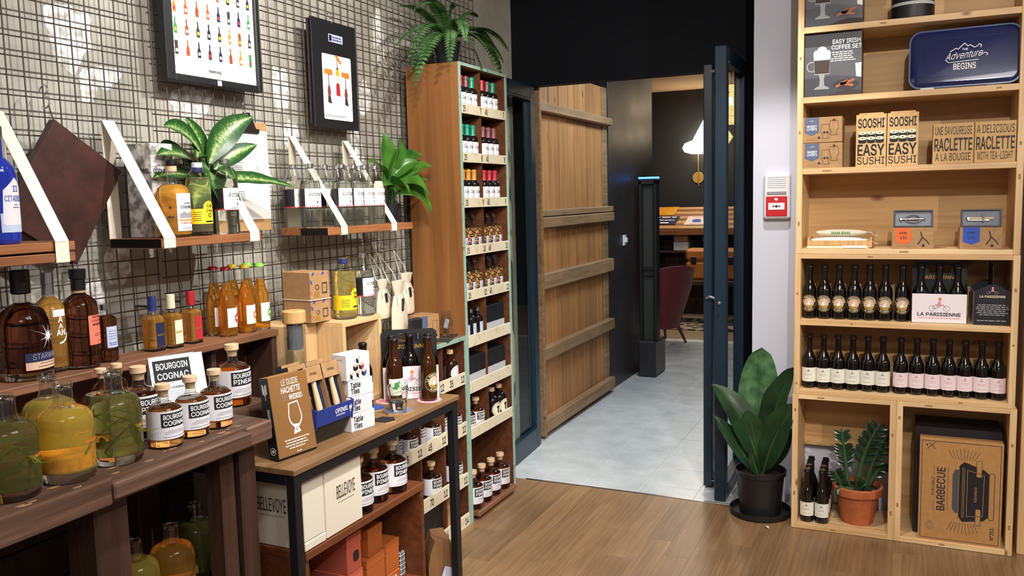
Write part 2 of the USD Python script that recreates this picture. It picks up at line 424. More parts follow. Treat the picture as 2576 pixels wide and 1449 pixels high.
def tube(pts, r, n=8, closed=False):
    p = np.array(pts, float)
    t = np.gradient(p, axis=0)
    if closed:
        t = np.roll(p, -1, 0) - np.roll(p, 1, 0)
    t /= np.linalg.norm(t, axis=1, keepdims=True) + 1e-12
    ref = np.array([0, 0, 1.0]) if abs(t[:, 2]).mean() < .8 else np.array([1.0, 0, 0])
    a = np.cross(t, ref)
    a /= np.linalg.norm(a, axis=1, keepdims=True) + 1e-12
    b = np.cross(t, a)
    g = np.arange(n) * 2 * np.pi / n
    rr = np.broadcast_to(np.asarray(r, float), (len(p),))[:, None, None]
    v = (p[:, None] + rr * (np.cos(g)[None, :, None] * a[:, None] + np.sin(g)[None, :, None] * b[:, None])).reshape(-1, 3)
    k = len(p)
    i, j = np.meshgrid(np.arange(k if closed else k - 1), np.arange(n), indexing='ij')
    q = np.stack([i * n + j, i * n + (j + 1) % n, ((i + 1) % k) * n + (j + 1) % n, ((i + 1) % k) * n + j], -1).reshape(-1, 4)
    f = [*q[:, [0, 2, 1]], *q[:, [0, 3, 2]]]
    if not closed:
        v = np.vstack([v, p[0], p[-1]])
        for j in range(n):
            f += [(len(v) - 2, j, (j + 1) % n), (len(v) - 1, (k - 1) * n + (j + 1) % n, (k - 1) * n + j)]
    return trimesh.Trimesh(v, np.array(f), process=False)


def prism(pts, d):
    """Polygon in x,y extruded along +z by d."""
    pg = pts if hasattr(pts, 'exterior') or hasattr(pts, 'geoms') else sg.Polygon(pts)
    pg = pg.buffer(0)
    return trimesh.util.concatenate([trimesh.creation.extrude_polygon(g, d, engine='earcut') for g in getattr(pg, 'geoms', [pg])])


def rrect(w, h, r, x=0, y=0):
    return sg.box(x + r, y + r, x + w - r, y + h - r).buffer(r, 6)


def move(m, x=0, y=0, z=0):
    m = m.copy()
    m.apply_translation((x, y, z))
    return m


def rot(m, deg, axis, at=(0, 0, 0)):
    m = m.copy()
    m.apply_transform(trimesh.transformations.rotation_matrix(math.radians(deg), axis, at))
    return m


def upright(m, x=0, y=0, z=0):
    """Flat print drawn in x,y (normal +z) stood up to face -y with its origin at (x, y, z)."""
    v = m.vertices
    return trimesh.Trimesh(np.stack([v[:, 0] + x, y - v[:, 2], v[:, 1] + z], 1), m.faces, process=False)


TX = {}


def txt(s, h, w=None, bold=False, d=.0004):
    """Lettering centred on x, baseline at y=0; w squeezes it to a width."""
    k = (s, bold)
    if k not in TX:
        m = meshkit.text_mesh(s, 1.0, .01, bold)
        m.apply_translation((-m.bounds[:, 0].mean(), 0, 0))
        TX[k] = m
    m = TX[k].copy()
    ww = np.ptp(m.bounds[:, 0])
    m.apply_scale((w / ww if w else h, h, d / .01))
    return m


def lines(rows, d=.0004):
    """rows of (text, x, y, h, w, bold)"""
    return cat_(*[move(txt(s, h, w, b, d), x, y) for s, x, y, h, w, b in rows])


def bars(rows, d=.0004):
    """fine print too small to read: thin strokes (x, y, w, h), each broken into word-long pieces"""
    out = []
    r = random.Random(3)
    for x, y, w, h in rows:
        p = x - w / 2
        while p < x + w / 2 - h:
            q = min(p + h * r.uniform(2, 5), x + w / 2)
            out.append(bx(p, q, y, y + h, 0, d))
            p = q + h * .7
    return cat_(*out)


def wrap(m, r, a0=0.0, z=0.0, edge=.007):
    """Flat print bent round a bottle of radius r, centred on angle a0 (0 faces -y)."""
    v, f = trimesh.remesh.subdivide_to_size(m.vertices, m.faces, edge)
    a = v[:, 0] / r + a0
    R = r + v[:, 2]
    return trimesh.Trimesh(np.stack([R * np.sin(a), -R * np.cos(a), v[:, 1] + z], 1), f, process=False)


def patch(r, z0, z1, a0, a1, n=14, t=.0005):
    """Label bent round a bottle: a shell with a little thickness."""
    a = np.linspace(a0, a1, n)
    o = []
    for R in (r, r + t):
        for z in (z0, z1):
            o.append(np.stack([R * np.sin(a), -R * np.cos(a), np.full(n, z)], 1))
    v = np.vstack(o)
    f = []
    for i in range(n - 1):
        A, B, C, D = i, n + i, 2 * n + i, 3 * n + i
        f += [(C, C + 1, D + 1), (C, D + 1, D), (A, B + 1, A + 1), (A, B, B + 1), (B, D, D + 1), (B, D + 1, B + 1), (A, A + 1, C + 1), (A, C + 1, C)]
    return trimesh.Trimesh(v, np.array(f), process=False)


def clip_prof(prof, z0, z1):
    """Part of a rising profile between two heights."""
    p = [q for q in prof]
    out = []
    for (ra, za), (rb, zb) in zip(p, p[1:]):
        for z in (z0, z1):
            if min(za, zb) < z < max(za, zb):
                t = (z - za) / (zb - za)
                out.append((ra + (rb - ra) * t, z))
        if z0 <= zb <= z1:
            out.append((rb, zb))
    if z0 <= p[0][1] <= z1:
        out.insert(0, p[0])
    out = sorted(set(out), key=lambda q: q[1]) if False else list(dict.fromkeys(out))
    return out


def bez(p0, p1, p2, n=12):
    t = np.linspace(0, 1, n)[:, None]
    return (1 - t) ** 2 * np.array(p0) + 2 * t * (1 - t) * np.array(p1) + t * t * np.array(p2)


def leaf(p0, p1, p2, w, n=12, fold=.25, upv=(0, 0, 1), wave=0.0, taper=.85, blunt=.8):
    """Broad leaf along a curve with a folded midrib; wave ripples its edge."""
    c = bez(p0, p1, p2, n)
    t = np.gradient(c, axis=0)
    t /= np.linalg.norm(t, axis=1, keepdims=True)
    s = np.cross(t, np.array(upv, float))
    ln = np.linalg.norm(s, axis=1, keepdims=True)
    s /= np.maximum(ln, 1e-6)
    u = np.cross(s, t)
    x = np.linspace(0, 1, n)
    wd = w / 2 * np.sin(np.pi * np.clip(x, 0.02, 1) ** taper) ** blunt
    wd[-1] = w * .01
    rows = []
    for k in (-1, -.5, 0, .5, 1):
        rip = wave * w * np.sin(x * 17 + k * 2) * abs(k)
        rows.append(c + s * (wd * k)[:, None] + u * (wd * abs(k) * fold + rip)[:, None])
    v = np.concatenate(rows)
    f = []
    for r in range(4):
        for i in range(n - 1):
            a, b = r * n + i, (r + 1) * n + i
            f += [(a, b, b + 1), (a, b + 1, a + 1)]
    m = trimesh.Trimesh(v, np.array(f), process=False)
    off = (abs(p2[1] * 7.3 + p2[2] * 3.1) % 1) * 4
    m.metadata['uv'] = np.stack([np.repeat((0, .25, .5, .75, 1), n), np.tile(x + off, 5)], 1)
    return m


def hook(name, label, loc, h=.05, group=None):
    """S-hook of bent wire hanging in the plane across the wall (x out of the wall)."""
    t = thing(name, label, 'hook', loc, 0, group)
    r = h * .24
    a = np.linspace(math.radians(-60), math.radians(190), 14)
    p1 = [(-r + r * math.cos(q), 0, h / 2 - r + r * math.sin(q)) for q in a[::-1]]
    b = np.linspace(math.radians(120), math.radians(-130), 14)
    p2 = [(r * .2 + r * math.cos(q), 0, -h / 2 + r + r * math.sin(q)) for q in b]
    pts = np.array(p1 + p2)
    pts[:, 1] += pts[:, 2] * .25
    part(t, 'bent_wire', tube(pts, .0021, 7), 'hook_chrome', True)
    return t


# ---------------------------------------------------------------- bottles and boxes


def bottle(name, label, cat, loc, rz, group, prof, body, fill=None, shell='thin_glass', base=0, cap=None, n=28, base_mat='clear_solid'):
    """prof: outside (r, z) from the base to the lip. Opaque glass: one body. Clear glass: the filled part as one solid of
    glass and liquid, the empty neck above it as a thin shell, and a thick glass base. cap: list of (part name, mesh, material)."""
    t = thing(name, label, cat, loc, rz, group)
    top = prof[-1][1]
    if fill is None:
        part(t, 'body', lathe([(0, prof[0][1])] + prof + [(0, top)], n), body, 40)
    else:
        low = clip_prof(prof, base, fill)
        part(t, 'filled_body', lathe([(0, low[0][1])] + low + [(0, low[-1][1])], n), body, 40)
        part(t, 'glass_neck', lathe(clip_prof(prof, fill, top), n), shell, 40)
        if base:
            lo = clip_prof(prof, 0, base - .0006)
            part(t, 'glass_base', lathe([(0, lo[0][1])] + lo + [(0, lo[-1][1])], n), base_mat, 40)
    for nm, m, mm in cap or []:
        part(t, nm, m, mm, 35)
    return t


def carton(name, label, cat, loc, rz, w, d, h, m, group=None, c=.0015):
    """Closed box: front face at y=0 facing -y, centred on x, standing on z=0."""
    t = thing(name, label, cat, loc, rz, group)
    part(t, 'body', bx(-w / 2, w / 2, 0, d, 0, h, c), m)
    return t


def pr(t, name, m, mt, x=0, z=0, y=0):
    """flat print on the front face of a carton or card"""
    return part(t, name, upright(m, x, y - .0002, z), mt)


def vert_yz0(m, y, z):
    v = m.vertices
    return trimesh.Trimesh(np.stack([.0041 + v[:, 2], v[:, 0] + y, v[:, 1] + z], 1), m.faces, process=False)

# ---------------------------------------------------------------- the room
WX = -2.13                                    # face of the left wall
t = struct('wall_left')
part(t, 'plaster', bx(WX - .15, WX, -3.5, 4.72, 0, 3.0), 'plaster')
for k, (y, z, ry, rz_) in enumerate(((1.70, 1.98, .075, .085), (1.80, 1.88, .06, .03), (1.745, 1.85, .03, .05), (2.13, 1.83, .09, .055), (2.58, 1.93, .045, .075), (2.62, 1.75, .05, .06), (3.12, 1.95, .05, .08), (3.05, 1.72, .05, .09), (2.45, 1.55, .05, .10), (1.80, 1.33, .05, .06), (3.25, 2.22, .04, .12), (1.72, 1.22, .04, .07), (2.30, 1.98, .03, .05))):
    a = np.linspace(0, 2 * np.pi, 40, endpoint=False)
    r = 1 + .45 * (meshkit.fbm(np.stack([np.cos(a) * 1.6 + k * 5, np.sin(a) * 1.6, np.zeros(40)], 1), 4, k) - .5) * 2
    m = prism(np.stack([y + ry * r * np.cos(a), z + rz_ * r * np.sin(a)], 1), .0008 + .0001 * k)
    part(t, 'whitewash_patch', trimesh.Trimesh(np.stack([WX + m.vertices[:, 2], m.vertices[:, 0], m.vertices[:, 1]], 1), m.faces), 'whitewash')  # irregular blotches, whiter than the grey plaster around them
t = struct('wall_corridor')
part(t, 'recess_panel', bx(-2.25, -2.11, 4.9, 6.19, 0, 2.7), 'navy_black')
part(t, 'dark_panel', bx(-2.25, -2.045, 6.19, 7.42, 0, 2.85, .004), 'wall_bronze')
t = struct('wall_back')
part(t, 'lintel', bx(-2.13, 4.5, 4.66, 4.742, 2.15, 3.0), 'navy_black')
part(t, 'jamb', bx(-.79, 4.5, 4.66, 4.742, 0, 2.15), 'navy_black')
part(t, 'jamb', bx(-2.13, -2.05, 4.66, 4.742, 0, 2.15), 'navy_black')
t = struct('wall_right')
part(t, 'panel', bx(-.665, 4.5, 4.2, 4.5, 0, 3.0), 'wall_white')
t = struct('wall_front')
part(t, 'panel', bx(-2.3, 4.6, -3.6, -3.45, 0, 3.0), 'wall_white')
t = struct('wall_side')
part(t, 'panel', bx(4.5, 4.65, -3.5, 4.5, 0, 3.0), 'wall_white')
t = struct('ceiling')
part(t, 'slab', bx(-2.3, 4.6, -3.6, 4.72, 3.0, 3.1), 'ceiling_white')
part(t, 'corridor_soffit', bx(-2.3, -.4, 4.9, 8.2, 2.75, 2.85), 'dark_wall')
t = struct('wall_corridor_right')
part(t, 'panel', bx(-.6, -.5, 4.9, 8.0, 0, 2.75), 'dark_wall')
t = struct('ceiling_lounge')
part(t, 'slab', bx(-5.2, 1.2, 8.2, 11.3, 2.85, 2.95), 'ceiling_cream')
part(t, 'slab', bx(-5.2, -2.3, 7.42, 8.2, 2.85, 2.95), 'ceiling_cream')
t = struct('wall_lounge')
part(t, 'back_panel', bx(-5.2, 1.2, 11.2, 11.35, 0, 2.85), 'lounge_wall')
part(t, 'left_panel', bx(-5.3, -5.2, 7.3, 11.3, 0, 2.95), 'lounge_wall')
part(t, 'right_panel', bx(1.2, 1.3, 8.0, 11.3, 0, 2.95), 'lounge_wall')
part(t, 'near_panel', bx(-5.2, -2.25, 7.3, 7.42, 0, 2.95), 'lounge_wall')
part(t, 'near_panel', bx(-.5, 1.2, 8.0, 8.1, 0, 2.95), 'lounge_wall')

t = struct('floor')
part(t, 'subfloor', bx(-2.3, 4.6, -3.6, 4.04, -.05, -.004), 'floor_oak')
W = .109
i = 0
for i in range(26):
    x0 = -1.87 + i * W
    y = 1.55 - rnd.uniform(0, .9)
    while y < 4.04:
        y1 = min(y + rnd.choice((.7, .9, 1.15, 1.4)), 4.04)
        if y1 > 4.04 - .25:
            y1 = 4.04
        if y1 > 1.5 and (x0 < .75):
            part(t, 'plank', bx(x0 + .0002, x0 + W - .0002, y + .0002, y1 - .0002, -.004, 0, .0003), 'floor_oak')
        y = y1
part(t, 'plank_field', bx(-2.13, -1.871, -3.5, 4.04, -.004, -.0005), 'floor_oak')
part(t, 'plank_field', bx(-1.87 + 24.05 * W, 4.5, -3.5, 4.04, -.004, -.0005), 'floor_oak')
part(t, 'plank_field', bx(-1.87, -1.87 + 24.05 * W, -3.5, .64, -.004, -.0005), 'floor_oak')
part(t, 'plank_field', bx(-.3, 4.5, 4.04, 4.2, -.004, -.0005), 'floor_oak')
t = struct('floor_corridor')
part(t, 'screed', bx(-2.2, -.3, 4.04, 4.9, -.05, -.003), 'grout')
part(t, 'screed', bx(-2.25, -.4, 4.9, 8.7, -.05, -.003), 'grout')
xs = [-2.13, -1.81, -1.51, -1.21, -.92, -.62, -.31]
for a, b in zip(xs, xs[1:]):
    y = 4.04
    for y1 in [4.19 + .29 * k for k in range(17)]:
        if y1 <= 8.7 and not (y > 4.72 and a > -.63):
            part(t, 'tile', bx(a + .002, b - .002, y + .002, y1 - .002, -.003, rnd.uniform(0, .0006), .001), 'tile_white')
        y = y1
part(t, 'threshold_strip', bx(-1.82, -.6, 4.034, 4.046, 0, .003, .001), 'hook_chrome')
t = struct('floor_lounge')
part(t, 'slab', bx(-5.2, 1.2, 8.7, 11.3, -.05, 0), 'lounge_floor')
part(t, 'slab', bx(-5.2, -2.25, 7.42, 8.7, -.05, 0), 'lounge_floor')

# ---------------------------------------------------------------- entrance: glazed door, folding door, plank gate
t = struct('door_1', 'open glazed door leaf in dark blue steel against the left wall')


def leaf_frame(t, p0, p1, z0, z1, w=.055, d=.042, bottom=.055, mid=None):
    """steel leaf standing on the line p0-p1"""
    p0, p1 = np.array(p0), np.array(p1)
    L = np.linalg.norm(p1 - p0)
    ang = math.degrees(math.atan2(*(p1 - p0)[::-1]))

    def put(m):
        return move(rot(m, ang, (0, 0, 1)), p0[0], p0[1], 0)
    part(t, 'stile', put(bx(0, w, -d / 2, d / 2, z0, z1, .004)), 'door_blue')
    part(t, 'stile', put(bx(L - w, L, -d / 2, d / 2, z0, z1, .004)), 'door_blue')
    part(t, 'top_rail', put(bx(w, L - w, -d / 2, d / 2, z1 - w, z1, .003)), 'door_blue')
    part(t, 'bottom_rail', put(bx(w, L - w, -d / 2, d / 2, z0, z0 + bottom, .003)), 'door_blue')
    part(t, 'glass_pane', put(bx(w - .004, L - w + .004, -.003, .003, z0 + bottom - .004, z1 - w + .004)), 'door_glass')
    for zz in (z0 + bottom, z1 - w - .012):
        part(t, 'glazing_bead', put(bx(w, L - w, -d / 2 - .004, -.003, zz, zz + .012, .002)), 'door_blue')


leaf_frame(t, (-1.955, 3.93), (-2.01, 4.655), .006, 2.145, .075, .045, .11)
t = struct('door_2', 'dark blue folding glazed door opened back at the right of the entrance')
leaf_frame(t, (-.793, 4.06), (-.800, 4.655), .006, 2.18, .062, .055, .06)
leaf_frame(t, (-.887, 4.235), (-.915, 4.655), .012, 2.125, .05, .045, .05)
part(t, 'hinge_arm', bx(-.885, -.80, 4.235, 4.262, 2.085, 2.10, .003), 'hook_chrome')
part(t, 'hinge_arm', bx(-.885, -.80, 4.235, 4.262, .03, .045, .003), 'door_blue')
part(t, 'bolt', tube([(-.89, 4.21, .985), (-.87, 4.19, .995), (-.84, 4.20, .983), (-.82, 4.20, .983)], .006, 8), 'hook_chrome', True)
part(t, 'knob', move(trimesh.creation.icosphere(2, .008), -.79, 4.026, .985), 'hook_chrome', True)

t = thing('plank_gate', 'tall gate of vertical old planks with five horizontal battens lining the corridor', 'gate', (0, 0, 0))
ys = [4.765, 4.845, 5.026, 5.191, 5.364, 5.486, 5.70, 5.90, 6.06]
for a, b in zip(ys, ys[1:]):
    part(t, 'plank', bx(-2.078 - rnd.uniform(0, .003), -2.052 + rnd.uniform(0, .004), a + .002, b - .002, .03, 2.30, .003), 'gate_board')
for z0, z1, d in ((2.02, 2.075, .05), (1.383, 1.425, .05), (1.315, 1.379, .056), (.937, 1.032, .05), (.493, .572, .05), (.035, .118, .05)):
    part(t, 'batten', bx(-2.05, -2.05 + d, 4.775, 6.165, z0, z1, .005), 'gate_batten')
part(t, 'edge_post', bx(-2.085, -1.995, 4.748, 4.777, .02, 2.30, .004), 'gate_batten')
part(t, 'edge_post', bx(-2.085, -2.045, 6.06, 6.165, .02, 2.30, .004), 'gate_batten')

t = thing('security_pedestal', 'slim dark anti-theft pedestal with a glowing blue top on the corridor tiles', 'security gate', (-1.915, 6.84, 0))
part(t, 'foot', bx(-.075, .075, -.10, .22, 0, .30, .012), 'dark_wall')
part(t, 'post', bx(-.075, -.048, -.05, .05, .30, 1.625, .006), 'plastic_black')
part(t, 'post', bx(.048, .075, -.05, .05, .30, 1.625, .006), 'plastic_black')
part(t, 'panel', bx(-.048, .048, -.012, .012, .30, 1.625, .002), 'opinel_green')
part(t, 'crossbar', bx(-.048, .048, -.03, .03, .88, .91, .004), 'plastic_black')
part(t, 'crossbar', bx(-.048, .048, -.03, .03, .83, .85, .004), 'plastic_black')
part(t, 'crossbar', bx(-.075, .075, -.05, .05, 1.585, 1.632, .004), 'plastic_black')
part(t, 'light_bar', bx(-.076, .076, -.052, .052, 1.633, 1.648, .003), 'blue_led', False, 'glowing blue light bar')
t = thing('light_switch', 'small white wall switch on the dark corridor panel', 'switch', (-2.045, 6.555, 1.145), 90)
part(t, 'plate', bx(-.034, .034, -.012, 0, -.042, .042, .003), 'plastic_white')
part(t, 'rocker', bx(-.016, .03, -.026, -.012, -.018, .02, .003), 'plastic_white')

# ---------------------------------------------------------------- lounge seen through the entrance
t = thing('sloped_display', 'long striped wooden display counter with a sloping top in the lounge', 'counter', (-2.9, 10.2, 0))
SL = 18.4
for k in range(9):
    a, b = k / 9, (k + 1) / 9
    part(t, 'slat', move(rot(bx(-1.35, 1.6, .002, .088, 0, .02, .002), SL, (1, 0, 0)), 0, a * .72, 1.075 + a * .24), 'slat_light' if k % 2 == 0 else 'slat_dark')
part(t, 'front_edge', bx(-1.35, 1.6, -.02, .0, 1.01, 1.095, .004), 'slat_dark')
part(t, 'carcass', bx(-1.35, 1.6, .40, .44, 0, 1.18), 'table_leg')
part(t, 'shelf', bx(-1.35, 1.6, .0, .40, .795, .819), 'table_leg')
for x in (-1.33, .03, .90, 1.55):
    part(t, 'upright', bx(x, x + .04, -.01, .40, 0, 1.01, .003), 'slat_dark')
for nm, lab, x, yy, m, w, h in (('magazine', 'yellow magazine at the top left of the sloped lounge counter', .10, .42, 'magazine_yellow', .30, .30), ('magazine', 'dark navy brochure with white lettering on the sloped lounge counter', .16, .10, 'magazine_navy', .36, .28), ('magazine', 'pale pink brochure with two blue drawings on the sloped lounge counter', .66, .08, 'magazine_pink', .42, .30)):
    u = thing(nm, lab, 'magazine', (-2.9 + x, 10.2 + yy, .003 + 1.097 + yy * .333), 0, None)
    R_ = lambda q: rot(q, SL, (1, 0, 0))
    part(u, 'cover', R_(bx(-w / 2, w / 2, 0, h, 0, .006)), m)
    if m == 'magazine_pink':
        part(u, 'drawing', R_(move(prism(sg.Point(-.08, .14).buffer(.055).union(sg.box(-.12, .08, -.02, .13)), .0008), 0, 0, .006)), 'ink_blue')
        part(u, 'drawing', R_(move(prism([(.07, .08), (.10, .07), (.13, .2), (.08, .22), (.05, .17)], .0008), 0, 0, .006)), 'ink_blue')
        part(u, 'lettering', R_(move(bars([(0, .26, .3, .012), (-.05, .03, .2, .008)], .0008), 0, 0, .006)), 'ink_red')
    else:
        part(u, 'lettering', R_(move(bars([(0, h * .82, w * .8, .03), (0, h * .55, w * .7, .012), (0, h * .45, w * .8, .012), (-.02, h * .12, w * .6, .035)], .0008), 0, 0, .006)), 'ink_white' if m == 'magazine_navy' else 'ink_orange')
t = thing('suitcase', 'old orange travelling trunk with dark clasps in front of the lounge counter', 'suitcase', (-2.0, 9.72, .513), 0)
part(t, 'shell', bx(-.30, .34, 0, .26, 0, .22, .03), 'bag_orange')
part(t, 'lid', bx(-.30, .34, 0, .26, .225, .36, .03), 'bag_orange')
for x in (-.2, .22):
    part(t, 'clasp', bx(x - .03, x + .03, -.012, 0, .18, .27, .004), 'plastic_black')
part(t, 'handle', tube([(-.07, -.01, .2), (-.05, -.03, .17), (.05, -.03, .17), (.07, -.01, .2)], .01, 8), 'plastic_black', True)
t = thing('low_bench', 'dark low bench carrying the orange trunk', 'bench', (-2.0, 9.68, .012))
part(t, 'seat', bx(-.5, .5, 0, .4, .44, .50, .01), 'table_leg')
for x in (-.45, .41):
    for y in (.03, .33):
        part(t, 'leg', bx(x, x + .04, y, y + .04, 0, .44), 'table_leg')
t = thing('small_jar', 'small pale jar on the shelf under the lounge counter', 'jar', (-2.17, 10.3, .820))
part(t, 'body', disc_cyl(.055, 0, .11), 'label_navy', 40)
part(t, 'lid', disc_cyl(.048, .11, .16), 'label_pale', 40)
t = thing('paper_box', 'pale paper box on the shelf under the lounge counter', 'box', (-2.48, 10.26, .820))
part(t, 'body', bx(-.09, .09, 0, .1, 0, .10, .003), 'paper_white')
part(t, 'lid', bx(-.085, .085, 0, .1, .103, .22, .003), 'kraft')
t = thing('rug', 'patterned dark and beige rug on the lounge floor', 'rug', (0, 0, 0))
part(t, 'pile', bx(-4.2, -.7, 9.25, 10.15, 0, .012, .004), 'rug_pattern')
# burgundy shell chair seen from behind
t = thing('armchair', 'burgundy upholstered lounge chair with tapering wooden legs seen from behind', 'chair', (-2.245, 8.42, 0), 50)
a = np.linspace(-2.0, 2.0, 25)
rows = []
for z, rr, off in ((.16, .19, 0), (.36, .25, -.01), (.60, .31, -.02), (.80, .335, -.03)):
    zz = z + 0 * a + (0 if z < .5 else -.22 * (np.abs(a) / 2.0) ** 2 * (z - .3) / .5)
    rows.append(np.stack([rr * np.sin(a), off - rr * np.cos(a) * .9, zz], 1))
def shell(rows, th):
    v, f = [], []
    k, n = len(rows), len(rows[0])
    for s in (0, 1):
        for r in rows:
            q = r.copy()
            if s:
                d = q[:, :2] / np.maximum(np.linalg.norm(q[:, :2], axis=1, keepdims=True), 1e-6)
                q[:, :2] -= d * th
            v.append(q)
    v = np.vstack(v)
    g = lambda s, i, j: (s * k + i) * n + j
    for i in range(k - 1):
        for j in range(n - 1):
            A, B, C, D = g(0, i, j), g(0, i, j + 1), g(0, i + 1, j + 1), g(0, i + 1, j)
            f += [(A, B, C), (A, C, D)]
            A, B, C, D = g(1, i, j), g(1, i, j + 1), g(1, i + 1, j + 1), g(1, i + 1, j)
            f += [(A, C, B), (A, D, C)]
    for j in range(n - 1):
        for i in (0, k - 1):
            A, B, C, D = g(0, i, j), g(0, i, j + 1), g(1, i, j + 1), g(1, i, j)
            f += [(A, C, B), (A, D, C)] if i == 0 else [(A, B, C), (A, C, D)]
    for i in range(k - 1):
        for j in (0, n - 1):
            A, B, C, D = g(0, i, j), g(0, i + 1, j), g(1, i + 1, j), g(1, i, j)
            f += [(A, B, C), (A, C, D)] if j == 0 else [(A, C, B), (A, D, C)]
    return trimesh.Trimesh(v, np.array(f), process=False)
part(t, 'backrest', shell(rows, .05), 'velvet_wine', 50)
part(t, 'seat', lathe([(0, .17), (.14, .17), (.19, .24), (.20, .36), (.18, .40), (0, .41)], 28), 'velvet_wine', 40)
for x, y in ((-.17, -.16), (.17, -.16), (-.17, .16), (.17, .16)):
    part(t, 'leg', tube([(x * .7, y * .7, .20), (x * 1.1, y * 1.1, 0)], [.02, .011], 10), 'chair_leg', True)
t = thing('wall_lamp', 'brass wall lamp with a glowing white round shade on the dark lounge wall', 'lamp', (-2.47, 11.2, 1.711))
part(t, 'wall_plate', rot(disc_cyl(.075, 0, .015), 90, (1, 0, 0)), 'brass', 40)
part(t, 'stem', tube([(.008, -.02, -.11), (.008, -.04, .1), (.008, -.05, .32)], .007, 8), 'brass', True)
part(t, 'shade', move(lathe([(0, -.085), (.10, -.085), (.18, -.06), (.21, -.01), (.18, .05), (.10, .08), (0, .085)], 30), .055, -.22, .385), 'shade_glow', 40)
part(t, 'sail_shade', upright(prism([(-.07, .47), (-.03, .43), (.20, .43), (.20, .72), (.075, .73)], .02), 0, -.05, 0), 'shade_glow')
t = thing('pendant_lantern', 'tall woven amber pendant lantern with a bare bulb beyond the folding door', 'lamp', (-1.575, 8.6, 2.175))
part(t, 'cord', tube([(0, 0, .375), (0, 0, .674)], .006, 6), 'plastic_black')
part(t, 'woven_shade', lathe([(.085, 0), (.10, .07), (.10, .30), (.08, .372)], 24), 'lantern_weave', 40)
for z, r_ in ((0, .086), (.07, .101), (.18, .101), (.30, .101), (.372, .081)):
    part(t, 'ring', tube([(r_ * math.cos(q), r_ * math.sin(q), z) for q in np.linspace(0, 2 * np.pi, 24, endpoint=False)], .003, 6, True), 'brass', True)
part(t, 'bulb', move(trimesh.creation.icosphere(3, .042), 0, -.145, .208), 'bulb_glow', True)
part(t, 'bulb_arm', tube([(0, -.10, .30), (0, -.145, .29), (0, -.145, .25)], .005, 6), 'brass', True)
t = thing('pendant_lantern', 'faceted amber pendant lantern hanging lower behind the folding door', 'lamp', (-1.895, 10.0, 2.02))
part(t, 'cord', tube([(0, 0, .24), (0, 0, .83)], .005, 6), 'plastic_black')
part(t, 'faceted_shade', lathe([(.005, 0), (.085, .118), (.005, .24)], 6), 'lantern_weave')
part(t, 'ribs', cat_(*[tube([(.007 * math.cos(q), .007 * math.sin(q), 0), (.086 * math.cos(q), .086 * math.sin(q), .118), (.007 * math.cos(q), .007 * math.sin(q), .24)], .003, 5) for q in np.arange(6) * math.pi / 3]), 'brass', False, None, 'stuff')
t = thing('bare_bulb', 'bare glowing bulb on a long brass rod between the folding door stiles', 'lamp', (-1.618, 8.0, 2.072))
part(t, 'rod', tube([(0, 0, -.163), (0, 0, .678)], .006, 8), 'brass', True)
part(t, 'bulb', move(trimesh.creation.icosphere(3, .04), 0, -.03, 0), 'bulb_glow', True)

# added sheet that gives the open door glass its beige leafy view
t = thing('wall_poster', 'beige leaf-patterned sheet added behind the glass of the open door', 'poster', (WX, 4.2, .25))
part(t, 'sheet', bx(.0014, .004, -.25, .40, 0, 1.9), 'foliage_view')
part(t, 'leaf_print', cat_(*[vert_yz0(prism([(0, 0), (.05, .06), (.06, .16), (.0, .30), (-.06, .16), (-.05, .06)], .0005), y, z) for y, z in ((-.05, 1.05), (.16, .85), (.05, .45), (.25, 1.3), (.28, .5), (-.12, 1.45))]), 'leaf_zz', False, None, 'stuff')

# fire alarm on the white wall
t = thing('fire_alarm', 'white fire alarm box with a red break-glass panel on the white wall', 'fire alarm', (-.55, 4.2, 1.375))
part(t, 'housing', bx(-.06, .06, -.045, 0, 0, .21, .008), 'plastic_white')
part(t, 'mounting_plate', bx(-.055, .055, -.012, 0, .0, .215, .004), 'plastic_white')
part(t, 'red_panel', bx(-.048, .048, -.05, -.045, .012, .105, .002), 'plastic_red', False, 'red break-glass panel')
part(t, 'glass_window', bx(-.037, .037, -.053, -.05, .042, .075, .001), 'plastic_white')
part(t, 'display', bx(-.044, .044, -.0485, -.045, .113, .127, .001), 'ink_grey')
for k in range(6):
    part(t, 'grille_slot', bx(-.042, .042, -.0465, -.044, .145 + k * .0095, .148 + k * .0095), 'paper_grey')
part(t, 'arrow_mark', upright(prism(sg.Point(0, 0).buffer(.0055).union(sg.Polygon([(-.018, -.002), (-.012, -.002), (-.012, -.005), (-.007, 0), (-.012, .005), (-.012, .002), (-.018, .002)])).union(sg.Polygon([(.018, -.002), (.012, -.002), (.012, -.005), (.007, 0), (.012, .005), (.012, .002), (.018, .002)])), .0005), 0, -.0531, .0585), 'ink_black')
part(t, 'flame_mark', upright(prism(sg.Point(0, 0).buffer(.006).union(sg.box(-.009, -.003, -.004, .006)), .0005), 0, -.0501, .091), 'ink_white')

